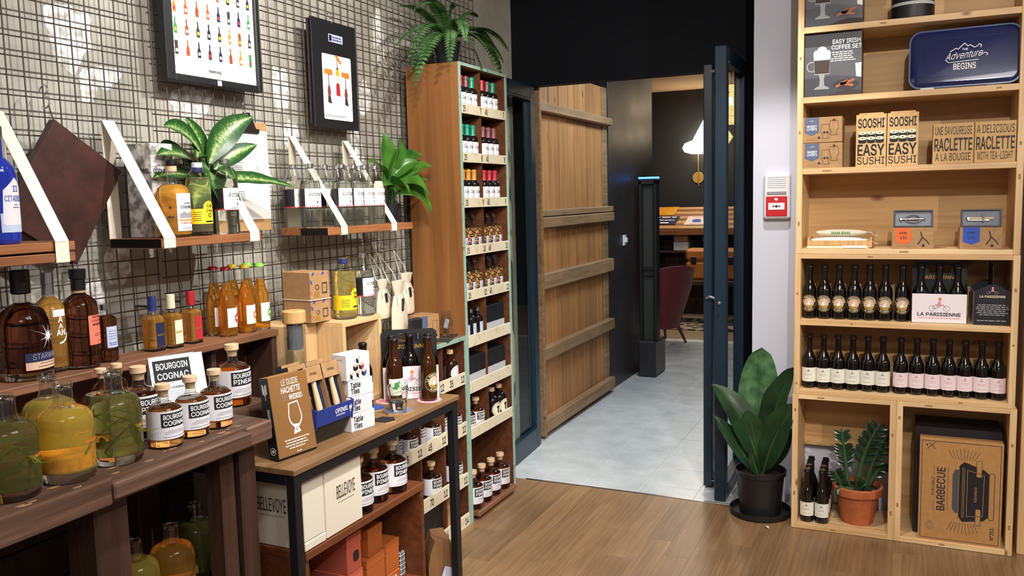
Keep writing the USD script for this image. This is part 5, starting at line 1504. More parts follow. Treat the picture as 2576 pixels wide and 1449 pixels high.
def sixpack(label, loc, rz, group=None, top='cap_black'):
    """basket carrier of thin card holding two rows of three bottles (the bottles are things of their own)"""
    t = thing('beer_carrier', label, 'six-pack', loc, rz, group)
    w, d = .205, .134
    part(t, 'front_panel', bx(-w / 2, w / 2, -d / 2, -d / 2 + .0015, 0, .122), 'label_pinkwhite')
    part(t, 'back_panel', bx(-w / 2, w / 2, d / 2 - .0015, d / 2, 0, .122), 'label_pinkwhite')
    sh = sg.Polygon([(-d / 2, 0), (d / 2, 0), (d / 2, .14), (.004, .165), (.004, .24), (-.004, .24), (-.004, .165), (-d / 2, .14)])
    for x in (-w / 2, w / 2 - .0015):
        m = prism(sh, .0015)
        part(t, 'end_panel', trimesh.Trimesh(np.column_stack([x + m.vertices[:, 2], m.vertices[:, 0], m.vertices[:, 1]]), m.faces[:, ::1], process=False), 'card_black')
    part(t, 'floor_panel', bx(-w / 2, w / 2, -d / 2, d / 2, 0, .0015), 'card_black')
    hp = rrect(w, .13, .02, -w / 2, .12).difference(rrect(.036, .032, .006, -.040, .203)).difference(rrect(.036, .032, .006, .008, .203))
    part(t, 'handle_board', upright(prism(hp, .0018), 0, .0009, 0), 'card_black')
    part(t, 'lettering', upright(lines([('PARISIENNE', 0, .178, .014, .135, True)]), 0, -.0012, 0), 'ink_gold')
    y = -d / 2 - .0002
    part(t, 'lettering', upright(lines([('LA PARISIENNE', 0, .030, .014, .160, True)]), 0, y, 0), 'ink_black')
    part(t, 'fine_print', upright(bars([(0, .020, .155, .003)]), 0, y, 0), 'ink_pink')
    rings = sg.Point(-.026, .062).buffer(.012).difference(sg.Point(-.026, .062).buffer(.0105)).union(sg.Point(.028, .062).buffer(.012).difference(sg.Point(.028, .062).buffer(.0105)))
    bike = part(t, 'bicycle_print', upright(prism(rings.union(sg.LineString([(-.026, .062), (-.008, .062), (.012, .078), (.028, .062)]).buffer(.001)).union(sg.LineString([(-.026, .062), (-.012, .078), (.016, .076)]).buffer(.001)), .0004), 0, y, 0), 'ink_grey')
    part(bike, 'rider_dress', upright(prism([(-.012, .070), (.010, .072), (.006, .084), (.007, .092), (-.003, .092), (-.004, .084)], .0004), 0, y - .0005, 0), 'ink_pink')
    part(bike, 'rider_head', upright(prism(sg.Point(.003, .101).buffer(.006), .0004), 0, y - .0005, 0), 'ink_orange')
    return t


def load_carrier(loc, rz, where, key, builder):
    a = math.radians(rz)
    n = ['left', 'middle', 'right']
    for r, yy in enumerate((-.0335, .0335)):
        for c, xx in enumerate((-.0675, 0, .0675)):
            copy(key, builder, (loc[0] + xx * math.cos(a) - yy * math.sin(a), loc[1] + xx * math.sin(a) + yy * math.cos(a), loc[2] + .002), rz, f'beer bottle in the {where}, {"front" if r == 0 else "back"} row, {n[c]}')
P6 = (-1.672, 2.678, C)
sixpack('black and white six-pack carrier with gold lettering on the console', P6, 35)
load_carrier(P6, 35, 'console six-pack', 'beer_plain', beer('beer_glass', 'white'))

# tall glass infuser bottle with a bamboo lid
t = thing('infuser_bottle', 'tall clear double-walled tea bottle with a round bamboo lid on the console', 'bottle', (-1.735, 2.108, C))
part(t, 'glass_wall', lathe([(0, 0), (.029, 0), (.0325, .004), (.0325, .345), (.028, .352)], 30), 'thin_glass', 40)
part(t, 'inner_wall', lathe([(0, .008), (.027, .010), (.027, .345)], 28), 'thin_glass', 40)
part(t, 'filter', lathe([(.024, .27), (.024, .345), (.026, .347)], 24), 'foam_grey', 40)
part(t, 'lid', disc_cyl(.0365, .352, .392, 32, .003), 'lid_bamboo', 40)

# pine crate on the console with parcels and bottles
t = thing('pine_crate', 'open pale pine crate standing on the back of the console', 'crate', (0, 0, 0))
CY0, CY1, CXF, CXB, CT = 2.395, 2.635, -1.762, -2.045, 1.085
part(t, 'side_panel', bx(CXB, CXF, CY0, CY0 + .018, C, CT - .018, .001), 'pine_z')
part(t, 'side_panel', bx(CXB, CXF, CY1 - .018, CY1, C, CT - .018, .001), 'pine_z')
part(t, 'top_panel', bx(CXB, CXF, CY0, CY1, CT - .018, CT, .001), 'pine_y')
part(t, 'floor_panel', bx(CXB, CXF, CY0 + .018, CY1 - .018, C, C + .015), 'pine_y')
part(t, 'back_panel', bx(CXB, CXB + .008, CY0 + .018, CY1 - .018, C + .015, CT - .018), 'pine_z')
part(t, 'hand_hole', trimesh.Trimesh(*(lambda m: (np.column_stack([m.vertices[:, 0], CY0 + .0005 - m.vertices[:, 2], m.vertices[:, 1]]), m.faces))(prism(rrect(.022, .07, .011, -1.925, .90), .001)), process=False), 'card_black')
# the end of another crate behind the ledge end
t = thing('pine_crate', 'pale pine crate mostly hidden behind the tall tea bottle', 'crate', (0, 0, 0))
part(t, 'side_panel', bx(-2.045, -1.87, 2.262, 2.28, C, 1.085, .001), 'pine_z')
part(t, 'top_panel', bx(-2.045, -1.87, 2.28, 2.39, 1.067, 1.085, .001), 'pine_y')
part(t, 'front_panel', bx(-1.885, -1.87, 2.28, 2.39, C, 1.067, .001), 'pine_z')


def parcel(label, loc, rz, w, d, h, g=None):
    t = carton('mail_box', label, 'box', loc, rz, w, d, h, 'kraft', g)
    # air-mail chevrons along the top and left edge
    for i in range(4):
        x = -w / 2 + w * (i + .35) / 4
        pr(t, 'airmail_chevron', prism([(x, h - .011), (x + .010, h - .011), (x + .015, h - .001), (x + .005, h - .001)], .0004), 'ink_blue' if i % 2 == 0 else 'coral_box')
    for i in range(2):
        z = h * (.62 - .38 * i)
        pr(t, 'airmail_chevron', prism([(-w / 2 + .001, z), (-w / 2 + .009, z - .006), (-w / 2 + .009, z + .006), (-w / 2 + .001, z + .012)], .0004), 'ink_blue' if i == 0 else 'coral_box')
    pr(t, 'stamp_print', prism(sg.box(w * .10, h * .2, w * .36, h * .6).difference(sg.box(w * .13, h * .25, w * .33, h * .55)), .0004), 'ink_brown')
    pr(t, 'figure_print', prism(sg.Point(-w * .15, h * .45).buffer(h * .1).difference(sg.Point(-w * .15, h * .45).buffer(h * .07)), .0004), 'ink_brown')
    pr(t, 'yellow_sticker', prism(sg.box(-w * .30, h * .10, -w * .05, h * .30), .0004), 'ink_gold')
    return t
parcel('kraft mail-printed box on the pine crate, lower of two tied with string', (-1.835, 2.485 - .11, CT + .001 + .003), 84, .095, .13, .078)
parcel('kraft mail-printed box on the pine crate, upper of two tied with string', (-1.835, 2.485 - .11, CT + .0832), 84, .095, .13, .096)
t = thing('string', 'pale string tied round the two mail-printed boxes', 'string', (-1.835, 2.375, CT + .083), 84)
q = [(-.049, -.0025), (.049, -.0025), (.049, .1325), (-.049, .1325)]
part(t, 'cord', tube([(x, y, 0) for (a0, b0), (a1, b1) in zip(q, q[1:] + q[:1]) for x, y in [(a0 + (a1 - a0) * s, b0 + (b1 - b0) * s) for s in np.linspace(0, .95, 8)]], .0018, 6, True), 'strap_cotton', True)
parcel('kraft mail-printed box inside the pine crate, left', (-1.80, 2.465, C + .0155), 88, .09, .14, .115)
parcel('kraft mail-printed box inside the pine crate, standing tall at the right', (-1.80, 2.562, C + .0155), 92, .075, .12, .165)


def folle2(loc, rz, label, group):
    t = folle(loc, rz, label, group)
    return t
R = .0425
p = [(.036, 0), (R - .002, .003), (R, .008), (R, .150), (.039, .168), (.028, .182), (.0165, .190), (.0145, .196), (.0145, .203)]
t = bottle('yellow_label_bottle', 'broad golden bottle with a yellow label on top of the pine crate', 'bottle', (-1.822, 2.497, CT), 86, None, p, 'lemon_gold', .172, 'thin_glass', .010, [('cap', move(disc_cyl(.0162, 0, .016, 20), 0, 0, .197), 'cap_blue'), ('cap_top', move(disc_cyl(.0164, 0, .006, 20), 0, 0, .2132), 'cap_silver')])
part(t, 'yellow_strip', patch(.0168, .190, .220, .5, 1.6, 6, .0008), 'label_yellow')
l = part(t, 'label', patch(R + .0003, .034, .086, -2.6, .9, 20), 'label_yellow')
part(l, 'round_crest', wrap(prism(sg.Point(0, 0).buffer(.020), .0005), R + .0003, .17, .090), 'label_yellow')
for i, s in enumerate(('Folle', 'Envie')):
    m = txt(s, .010, .022)
    m.vertices[:, 0] += m.vertices[:, 1] * .25
    part(l, 'lettering', wrap(m, R + .0012, .17, .088 - i * .014), 'ink_black')
part(l, 'bar', wrap(prism(sg.box(-.014, 0, .014, .005), .0004), R + .0012, .17, .042), 'ink_black')
part(l, 'fine_print', wrap(bars([(0, .0 + i * .006, .03, .0012) for i in range(5)]), R + .0012, -.8, .046), 'ink_brown')
part(t, 'embossing', wrap(lines([('TAKE UN', 0, .016, .009, .05, True), ('BON VERRE', 0, 0, .009, .06, True)]), R + .0002, .0, .100), 'rum_amber')
copy('tonic', tonic, (-1.80, 2.585, CT), 90, 'clear tonic bottle on the pine crate beside the golden bottle')

# drawstring bags on hooks
def dbag(label, y, x, zt, zb, w, hookz, seed):
    t = thing('drawstring_bag', label, 'bag', (x, y, zb), 0)
    r = random.Random(seed)
    n = 24
    H = zt - zb
    prof = [(.30, 0.0), (.48, .01), (.50, .12), (.46, .45), (.36, .66), (.24, .735), (.22, .76), (.30, .82), (.40, .97), (.42, 1.0)]
    v = []
    for s, h in prof:
        for j in range(n):
            a = 2 * math.pi * j / n
            fold = 1 + .10 * math.sin(a * 5 + seed) * (1 if h > .3 else .3)
            v.append((.034 * s * 2 * .55 * math.cos(a) * fold, w * s * math.sin(a) * fold, H * h))
    k = len(prof)
    f = []
    for i in range(k - 1):
        for j in range(n):
            a, b, c, d = i * n + j, i * n + (j + 1) % n, (i + 1) * n + (j + 1) % n, (i + 1) * n + j
            f += [(a, b, c), (a, c, d)]
    v.append((0, 0, 0))
    f += [(len(v) - 1, (j + 1) % n, j) for j in range(n)]
    part(t, 'pouch', trimesh.Trimesh(np.array(v), np.array(f), process=False), 'bag_cotton', True)
    top = np.array((-.06 - x - 2.0 + .0, 0, hookz - zb)) if False else np.array((-2.045 - x, 0, hookz - zb))
    for s in (-1, 1):
        part(t, 'drawstring', tube([(0, s * w * .22, H * .75), top * .5 + (0.006, s * w * .25, H * .38), top], .0018, 6), 'strap_cotton', True)
        part(t, 'drawstring', tube([(.008, s * w * .20, H * .75), (.02, s * w * .25, H * .55)], .0018, 6), 'strap_cotton', True)
    part(t, 'cord_stop', rot(bx(.016, .024, -.006, .006, H * .42, H * .66, .002), 8 * (1 if seed % 2 else -1), (1, 0, 0), (.02, 0, H * .5)), 'plastic_black')
    return t
dbag('cream cotton drawstring bag with a dark cord stop, left of the three on hooks', 2.985, -1.985, 1.175, 1.01, .105, 1.285, 1)
dbag('long cream cotton drawstring bag in the middle of the three on hooks', 3.045, -1.945, 1.165, .945, .12, 1.285, 2)
dbag('cream cotton drawstring bag beside the tall cabinet, right of the three on hooks', 3.175, -1.985, 1.185, 1.005, .105, 1.285, 3)
hook('hook', 'small wire hook holding the left cotton bag', (-2.055, 2.985, 1.30), .045)
hook('hook', 'small wire hook holding the middle cotton bag', (-2.055, 3.095, 1.30), .045)
hook('hook', 'shiny wire hook holding the right cotton bag beside the tall cabinet', (-2.055, 3.20, 1.30), .05)

# ---------------------------------------------------------------- under the console
t = thing('wine_crate', 'reddish brown wooden wine crate under the console with gift boxes inside', 'crate', (0, 0, 0))
K0, K1, KT = 1.85, 2.505, .512
part(t, 'top_panel', bx(-1.90, -1.522, K0, K1, KT - .025, KT, .002), 'crate_red')
part(t, 'side_panel', bx(-1.90, -1.527, K0, K0 + .018, .0, KT - .025, .001), 'crate_red')
part(t, 'side_panel', bx(-1.90, -1.527, K1 - .018, K1, .0, KT - .025, .001), 'crate_red')
part(t, 'back_panel', bx(-1.90, -1.888, K0 + .018, K1 - .018, .0, KT - .025), 'crate_red')
part(t, 'floor_panel', bx(-1.888, -1.527, K0 + .018, K1 - .018, .156, .17), 'crate_red')


def bellevoye(label, loc, rz, w, d, h, split=True):
    t = carton('gift_box', label, 'gift box', loc, rz, w, d, h, 'cream_box', None, .004)
    if split:
        part(t, 'lid_flap', bx(-w / 2 + .002, -w / 2 + .098, -.006, 0, .030, h - .003, .002), 'cream_box')
        part(t, 'lower_lip', bx(-w / 2 + .002, -w / 2 + .098, -.008, 0, .003, .028, .002), 'cream_box')
        part(t, 'lid_panel', bx(-w / 2 + .104, w / 2 - .002, -.006, 0, .003, h - .003, .002), 'cream_box')
    return t
t = bellevoye('large cream gift box with brown lettering and a split front under the console', (-1.531, 1.992, KT), 90, .288, .040, .216)
pr(t, 'lettering', lines([('BELLEVOYE', 0, 0, .040, .092, False)]), 'ink_brown', .060, .105, -.0062)
pr(t, 'fine_print', bars([(0, 0, .08, .002)]), 'ink_grey', .060, .092, -.0062)
t = bellevoye('cream gift box with dark lettering facing the near end of the console', (-1.650, 1.856, KT), 0, .136, .09, .205, False)
pr(t, 'lettering', lines([('BELLEVOYE', 0, 0, .040, .106, False)]), 'ink_brown', .006, .105)
pr(t, 'fine_print', bars([(0, 0, .09, .002)]), 'ink_grey', .01, .092)
copy('pin', PIN, (-1.577, 2.188, KT), 88, 'pineau bottle next to the large cream gift box under the console')
copy('pin', PIN, (-1.588, 2.292, KT), 88, 'middle pineau bottle of three on the wine crate under the console')
copy('pin', PIN, (-1.578, 2.392, KT), 88, 'right pineau bottle of three on the wine crate under the console')
GZ = .1705
def obox(label, y, z, w, d, h, m, x=-1.605, rz=90, print_=True):
    t = carton('small_gift_box', label, 'gift box', (x, y, z), rz, w, d, h, m)
    part(t, 'lid_edge', bx(-w / 2 - .001, w / 2 + .001, -.001, d, h * .72, h + .001, .001), m)
    if print_:
        pr(t, 'printed_crest', prism(rrect(.030, .036, .012, -.015 + .008, h * .25), .0004), 'ink_brown', 0, 0, -.0012)
    return t
obox('black small gift box in front of the coral boxes in the wine crate', 2.045, GZ, .085, .12, .10, 'card_black', -1.575, 90, False)
obox('coral small gift box, lower of the coral pair in the wine crate', 2.190, GZ, .082, .16, .130, 'coral_box')
obox('coral small gift box, upper of the coral pair in the wine crate', 2.192, GZ + .132, .078, .15, .125, 'coral_box', -1.607)
t = obox('large orange gift box with white lettering at the bottom of the wine crate', 2.345, GZ, .19, .15, .040, 'orange_box', -1.595, 90, False)
pr(t, 'lettering', lines([('KA', .055, .006, .024, None, True)]), 'ink_white', 0, 0, -.0013)
obox('orange small gift box in the middle of the wine crate stack', 2.302, GZ + .042, .105, .13, .098, 'orange_box', -1.60, 90, False)
obox('orange small gift box at the top of the wine crate stack', 2.318, GZ + .142, .088, .13, .092, 'orange_box', -1.61, 92, False)
obox('orange small gift box at the right of the wine crate stack', 2.405, GZ + .042, .082, .13, .108, 'orange_box', -1.60, 90, False)
t = thing('checked_cloth', 'folded black and white checked cloth beside the orange boxes', 'cloth', (-1.60, 2.466, GZ), 90)
part(t, 'folded_cloth', bx(-.016, .016, 0, .10, 0, .09, .008), 'card_black')
for k in range(5):
    part(t, 'white_stripe', bx(-.0165, .0165, -.0006, .02, .006 + k * .017, .009 + k * .017), 'paper_grey')
for k in range(3):
    part(t, 'white_stripe', bx(-.011 + k * .010, -.008 + k * .010, -.0008, .02, .002, .088), 'paper_grey')

# ---------------------------------------------------------------- tall pigeonhole cabinet
GX, GB = -1.80, -2.075                       # front, back
G0, G1, GH = 3.377, 3.872, 2.106


def front_print(m, y, z, x=GX + .0002):
    return vert_yz(move(m, y, z), x)


t = thing('pigeonhole_cabinet', 'tall wooden pigeonhole cabinet with a mint green front edge and numbered cream strips', 'cabinet', (0, 0, 0))
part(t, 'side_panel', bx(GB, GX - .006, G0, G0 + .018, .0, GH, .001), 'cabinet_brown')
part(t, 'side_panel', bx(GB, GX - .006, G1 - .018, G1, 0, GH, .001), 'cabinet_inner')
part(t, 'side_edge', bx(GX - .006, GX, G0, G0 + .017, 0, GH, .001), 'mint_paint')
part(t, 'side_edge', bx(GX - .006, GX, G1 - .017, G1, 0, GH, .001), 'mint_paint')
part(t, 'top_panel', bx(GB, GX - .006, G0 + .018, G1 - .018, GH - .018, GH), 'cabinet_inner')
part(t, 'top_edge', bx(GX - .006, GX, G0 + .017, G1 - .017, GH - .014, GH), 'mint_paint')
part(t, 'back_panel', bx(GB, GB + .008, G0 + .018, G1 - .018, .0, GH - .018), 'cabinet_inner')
STR = [(1.884, 1.927), (1.667, 1.711), (1.463, 1.507), (1.245, 1.291), (1.038, 1.085), (.822, .877), (.607, .661), (.392, .442)]
NUM = [('25', '7', '45', '7'), ('25', '8', '45', '8'), ('25', '9', '45', '9'), ('25', '10', '45', '10'), ('25', '12', '45', '12'), None, None, None]
GD = 3.606
for (z0, z1), nm in zip(STR, NUM):
    part(t, 'shelf', bx(GB + .008, GX - .012, G0 + .018, G1 - .018, z0, z0 + .012), 'cabinet_inner')
    s = part(t, 'number_strip', bx(GX - .012, GX - .002, G0 + .017, G1 - .017, z0, z1, .001), 'cream_paint')
    if nm:
        for tx, y in zip(nm, (G0 + .045, GD - .022, GD + .035, G1 - .040)):
            part(s, 'number', front_print(txt(tx, .026, .012 * len(tx), True), y, (z0 + z1) / 2 - .013, GX - .0018), 'ink_black')
ends = [GH - .018] + [a for a, b in STR]
for za, (z0, z1) in zip(ends, STR):
    part(t, 'divider', bx(GB + .008, GX - .014, GD - .005, GD + .005, z0 + .012, za), 'cabinet_inner')
part(t, 'brace', rot(bx(-1.99, -1.975, 3.50, 3.52, .10, .45), 35, (1, 0, 0), (-1.98, 3.51, .25)), 'table_leg')
part(t, 'plinth', bx(GB + .008, GX - .02, G0 + .018, G1 - .018, 0, .022), 'table_leg')
FL = [z0 + .0125 for z0, z1 in STR]


def wine(wax):
    def build(loc, rz, label, group):
        R = .0262
        t = bottle('liqueur_bottle', label, 'bottle', loc, rz, group, [(.022, 0), (.0255, .002), (R, .006), (R, .092), (.024, .104), (.014, .114), (.0105, .118), (.0105, .126)], 'dark_glass', None, cap=[('wax_cap', lathe([(0, .112), (.0150, .113), (.0125, .120), (.0125, .148), (.0140, .150), (.0140, .158), (.009, .163), (0, .163)], 20), wax)], n=22)
        l = part(t, 'label', patch(R + .0003, .008, .084, -2.2, 2.2, 22), 'label_white')
        k = txt('Coupe', .014, .036)
        k.vertices[:, 0] += k.vertices[:, 1] * .3
        part(l, 'lettering', wrap(k, R + .0009, .2, .054), 'ink_black')
        part(l, 'fine_print', wrap(bars([(0, .012, .02, .0014), (0, .006, .024, .0012), (0, 0, .02, .0012)]), R + .0009, .2, .022), 'ink_grey')
        return t
    return build


def row(key, build, ys, k, lab, rz=74, x=-1.838, wh=('left', 'middle', 'right')):
    for i, y in enumerate(ys):
        kk, bb, ll = (key[i], build[i], lab[i]) if isinstance(key, (list, tuple)) else (key, build, lab)
        copy(kk, bb, (x, y, FL[k]), rz, f'{ll}, tall cabinet {ORD[k]}, {"left" if y < GD else "right"} cell, {wh[i]} one')


ORD = ['top shelf', 'second shelf', 'third shelf', 'fourth shelf', 'fifth shelf', 'sixth shelf', 'seventh shelf', 'eighth shelf']
wx = lambda c: ('wine_' + c, wine('wax_' + c), f'{c}-capped dark liqueur bottle')
Y1, Y2 = (3.452, 3.508, 3.564), (3.668, 3.726, 3.784)
for k, c1, c2 in ((0, ('red', 'mauve', 'green'), ('red', 'mauve', 'green')), (1, ('green',) * 3, ('mauve',) * 3), (2, ('gold',) * 3, ('red',) * 3)):
    for cs, ys in ((c1, Y1), (c2, Y2)):
        q = [wx(c) for c in cs]
        row([a for a, b, c in q], [b for a, b, c in q], ys, k, [c for a, b, c in q])


def pattern(loc, rz, label, group):
    R = .0335
    t = bottle('patterned_bottle', label, 'bottle', loc, rz, group, [(.029, 0), (.032, .002), (R, .006), (R, .108), (.031, .116), (.016, .122), (.0125, .126), (.0125, .160)], 'rum_amber', .112, 'thin_glass', 0, [('stopper', move(disc_cyl(.0115, 0, .016, 16), 0, 0, .156), 'clear_solid')], 22)
    part(t, 'printed_sleeve', lathe([(R + .0004, .004), (R + .0008, .006), (R + .0008, .106), (R + .0004, .108)], 22), 'brown_pattern')
    l = part(t, 'label', patch(R + .0012, .018, .068, -.30, .55, 8), 'label_lilac')
    part(l, 'motif', wrap(prism([(-.008, 0), (-.004, .012), (.0, .004), (.006, .018), (.009, .002), (.002, -.006)], .0004), R + .0018, .12, .038), 'ink_grey')
    return t
for k in (3, 4):
    for ys in ((3.430, 3.500, 3.570), (3.650, 3.721, 3.792)):
        row('pattern', pattern, ys, k, 'amber bottle in gold-patterned sleeve', 80, -1.846)


def smallcap(loc, rz, label, group):
    R = .0265
    t = bottle('silver_cap_bottle', label, 'bottle', loc, rz, group, [(.022, 0), (.026, .002), (R, .006), (R, .105), (.024, .114), (.014, .122), (.0110, .126), (.0110, .140)], 'dark_glass', None, cap=[('screw_cap', move(disc_cyl(.0125, 0, .018, 18), 0, 0, .136), 'cap_silver')], n=22)
    part(t, 'label', patch(R + .0003, .022, .088, -.45, .75, 10), 'label_blue')
    return t
row('smallcap', smallcap, (3.440, 3.506, 3.574), 5, 'silver-capped dark bottle', 78, -1.845)


def sleeve(loc, rz, label, group):
    t = carton('black_gift_box', label, 'box', loc, rz, .064, .12, .152, 'card_black', group)
    part(t, 'grey_band', bx(-.0325, .0325, -.0008, .119, .018, .070), 'paper_grey')
    return t
row('sleeve', sleeve, (3.655, 3.722, 3.789), 5, 'black box with a grey band', 88, -1.822)
row('sleeve', sleeve, (3.432, 3.499, 3.566), 6, 'black box with a grey band', 88, -1.822)
row('sleeve', sleeve, (3.655, 3.722, 3.789), 6, 'black box with a grey band', 88, -1.822)
row('cog', COG, (3.448, 3.540), 7, 'cognac bottle', A_, -1.85, ('left', 'right'))


def jar(loc, rz, label, group):
    R = .040
    t = bottle('round_label_bottle', label, 'bottle', loc, rz, group, [(.034, 0), (.039, .002), (R, .008), (R, .100), (.036, .114), (.022, .124), (.0135, .128), (.0135, .146)], 'dark_glass', None, cap=[('cork_stopper', move(disc_cyl(.0165, 0, .020, 18), 0, 0, .146), 'cork')], n=24)
    g = part(t, 'label', wrap(prism(sg.Point(0, 0).buffer(.036), .0005), R + .0002, 0, .060), 'label_cream')
    part(g, 'ring', wrap(prism(sg.Point(0, 0).buffer(.033).difference(sg.Point(0, 0).buffer(.031)), .0004), R + .0008, 0, .060), 'ink_grey')
    part(g, 'motif', wrap(prism([(-.004, -.018), (.004, -.018), (.0035, .004), (.009, .008), (.007, .018), (-.007, .018), (-.009, .008), (-.0035, .004)], .0004), R + .0008, 0, .060), 'ink_black')
    return t
row('jar', jar, (3.708, 3.792), 7, 'round-labelled dark bottle', 80, -1.848, ('left', 'right'))
t = thing('base_plank', 'loose dark plank lying under the pineau bottles at the foot of the tall cabinet', 'plank', (0, 0, 0))
part(t, 'board', bx(-1.99, -1.775, 3.41, 3.83, .0225, .045, .002), 'ledge_wood')
for i, (x, y) in enumerate(((-1.835, 3.462), (-1.838, 3.562), (-1.838, 3.662), (-1.836, 3.762))):
    copy('pin', PIN, (x, y, .0455), A_, f'pineau bottle at the foot of the tall cabinet, {["nearest", "second", "third", "farthest"][i]} of the front row')
copy('pin', PIN, (-1.940, 3.575, .0455), A_, 'pineau bottle in the shade behind the front row at the foot of the tall cabinet')

# ---------------------------------------------------------------- low pigeonhole cabinet behind the console
Q0, Q1, QH = 2.765, 3.374, .885
t = thing('pigeonhole_cabinet', 'low wooden pigeonhole cabinet with mint edges half hidden behind the console', 'cabinet', (0, 0, 0))
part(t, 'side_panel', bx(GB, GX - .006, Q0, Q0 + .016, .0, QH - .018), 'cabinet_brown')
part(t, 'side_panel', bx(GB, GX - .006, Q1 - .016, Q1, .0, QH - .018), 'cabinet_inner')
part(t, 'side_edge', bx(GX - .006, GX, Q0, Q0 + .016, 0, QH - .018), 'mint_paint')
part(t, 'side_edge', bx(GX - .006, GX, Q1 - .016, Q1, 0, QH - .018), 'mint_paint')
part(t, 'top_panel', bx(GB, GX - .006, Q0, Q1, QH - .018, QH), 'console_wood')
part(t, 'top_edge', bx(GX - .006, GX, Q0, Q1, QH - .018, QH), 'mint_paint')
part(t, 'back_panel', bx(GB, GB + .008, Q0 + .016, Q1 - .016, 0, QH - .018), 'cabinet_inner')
QS = [(.664, .719), (.430, .490), (.192, .250), (-.0, .058)]
QN = [('35', '12'), ('45', '12'), ('70', '12'), ('', '14')]
QD = [2.968, 3.170]
for (z0, z1), nm in zip(QS, QN):
    part(t, 'shelf', bx(GB + .008, GX - .012, Q0 + .016, Q1 - .016, z0, z0 + .012), 'cabinet_inner')
    s = part(t, 'number_strip', bx(GX - .012, GX - .002, Q0 + .016, Q1 - .016, z0, z1, .001), 'cream_paint')
    for a, b in zip([Q0 + .016] + QD, QD + [Q1 - .016]):
        for tx, y in zip(nm, (a + .055, b - .028)):
            if tx:
                part(s, 'number', front_print(txt(tx, .030, .030, True), y, (z0 + z1) / 2 - .015, GX - .0018), 'ink_black')
for za, (z0, z1) in zip([QH - .018] + [a for a, b in QS], QS):
    for d in QD:
        part(t, 'divider', bx(GB + .008, GX - .014, d - .005, d + .005, z0 + .012, za), 'cabinet_inner')
QF = [a + .0125 for a, b in QS]


def clock(loc, rz, label, group):
    R = .036
    t = bottle('round_label_bottle', label, 'bottle', loc, rz, group, [(.030, 0), (.035, .002), (R, .008), (R, .092), (.032, .106), (.018, .116), (.0120, .120), (.0120, .138)], 'brown_glass', None, cap=[('cork_stopper', move(disc_cyl(.0155, 0, .020, 18), 0, 0, .138), 'cork')], n=24)
    g = part(t, 'label', wrap(prism(sg.Point(0, 0).buffer(.034), .0005), R + .0002, 0, .055), 'label_white')
    part(g, 'dial_dots', wrap(cat_(*[prism(sg.Point(.027 * math.cos(a), .027 * math.sin(a)).buffer(.0018), .0004) for a in np.arange(12) * math.pi / 6]), R + .0008, 0, .055), 'ink_blue', False, None, 'stuff')
    return t
for i, (x, y) in enumerate(((-1.845, 3.115), (-1.90, 3.225), (-1.838, 3.282))):
    copy('clock', clock, (x, y, QF[0]), 86, f'dial-labelled brown bottle on the top shelf of the low cabinet, {["left", "middle", "right"][i]}')
COG2 = bour(.9, ('BOURGOIN', 'COGNAC'), .142, .0365, .0105, 'brown_glass')
for i, (x, y) in enumerate(((-1.885, 2.865), (-1.842, 2.922), (-1.89, 3.062), (-1.842, 3.115), (-1.885, 3.25), (-1.842, 3.305))):
    copy('cog2', COG2, (x, y, QF[1]), A_, f'small dark cognac bottle, low cabinet second shelf, {["first", "second", "third", "fourth", "fifth", "last"][i]} from the console end')
PIN2 = bour(1.1, ('BOURGOIN', 'PINEAU'), .165, .044, .0135, 'brown_glass')
for i, (x, y) in enumerate(((-1.852, 3.108), (-1.850, 3.300))):
    copy('pin2', PIN2, (x, y, QF[2]), A_, f'dark pineau bottle, low cabinet third shelf, {["middle", "right"][i]} compartment')
t = carton('black_gift_box', 'large black gift box in the bottom of the low cabinet', 'box', (-1.83, 3.070, QF[3]), 90, .175, .16, .165, 'card_black')
pr(t, 'ribbon_mark', prism([(-.02, .06), (.03, .085), (.032, .092), (-.018, .067)], .0004).copy(), 'ink_brown')
t = thing('wooden_box', 'small pale wooden frame box in the right bottom compartment of the low cabinet', 'box', (-1.84, 3.225, QF[3]), 80)
for a in (bx(-.045, -.037, 0, .08, 0, .16, .001), bx(.037, .045, 0, .08, 0, .16, .001), bx(-.037, .037, 0, .08, .152, .16), bx(-.037, .037, 0, .08, 0, .008)):
    part(t, 'frame_bar', a, 'lid_bamboo')
part(t, 'round_window', upright(prism(sg.Point(0, .06).buffer(.032), .001), 0, .03, 0), 'kraft_dark')
part(t, 'backing', bx(-.037, .037, .034, .04, .008, .152), 'kraft')

# brown paper bag and a black bottle on the floor
t = thing('paper_bag', 'crumpled brown paper bag with a pale tag on the floor by the console leg', 'bag', (-1.63, 2.775, 0), 40)
bag = trimesh.creation.box((.11, .13, .20)).subdivide().subdivide()
bag.vertices[:, 2] += .10
k = bag.vertices
sq_ = np.where(k[:, 2] > .13, 1 - (k[:, 2] - .13) * 7, 1)
k[:, 0] *= sq_
k += (meshkit.noise(k * 40, 3)[:, None] - .5) * np.array([.016, .016, 0]) * (k[:, 2:] > .01)
bag.vertices = k
part(t, 'paper', bag, 'bag_brown', 30)
part(t, 'tag', rot(bx(.0, .05, -.078, -.076, .05, .105), 20, (0, 1, 0), (0, 0, .08)), 'label_lilac')
t = bottle('black_bottle', 'black bottle with a clear neck band standing behind the paper bag', 'bottle', (-1.715, 2.745, 0), 60, None, [(.03, 0), (.034, .004), (.034, .12), (.026, .15), (.015, .16), (.014, .19)], 'dark_glass', None, cap=[('cap', move(disc_cyl(.016, 0, .025, 18), 0, 0, .19), 'label_yellow'), ('neck_band', patch(.0155, .165, .185, -3.14, 3.14, 18), 'cap_silver')])

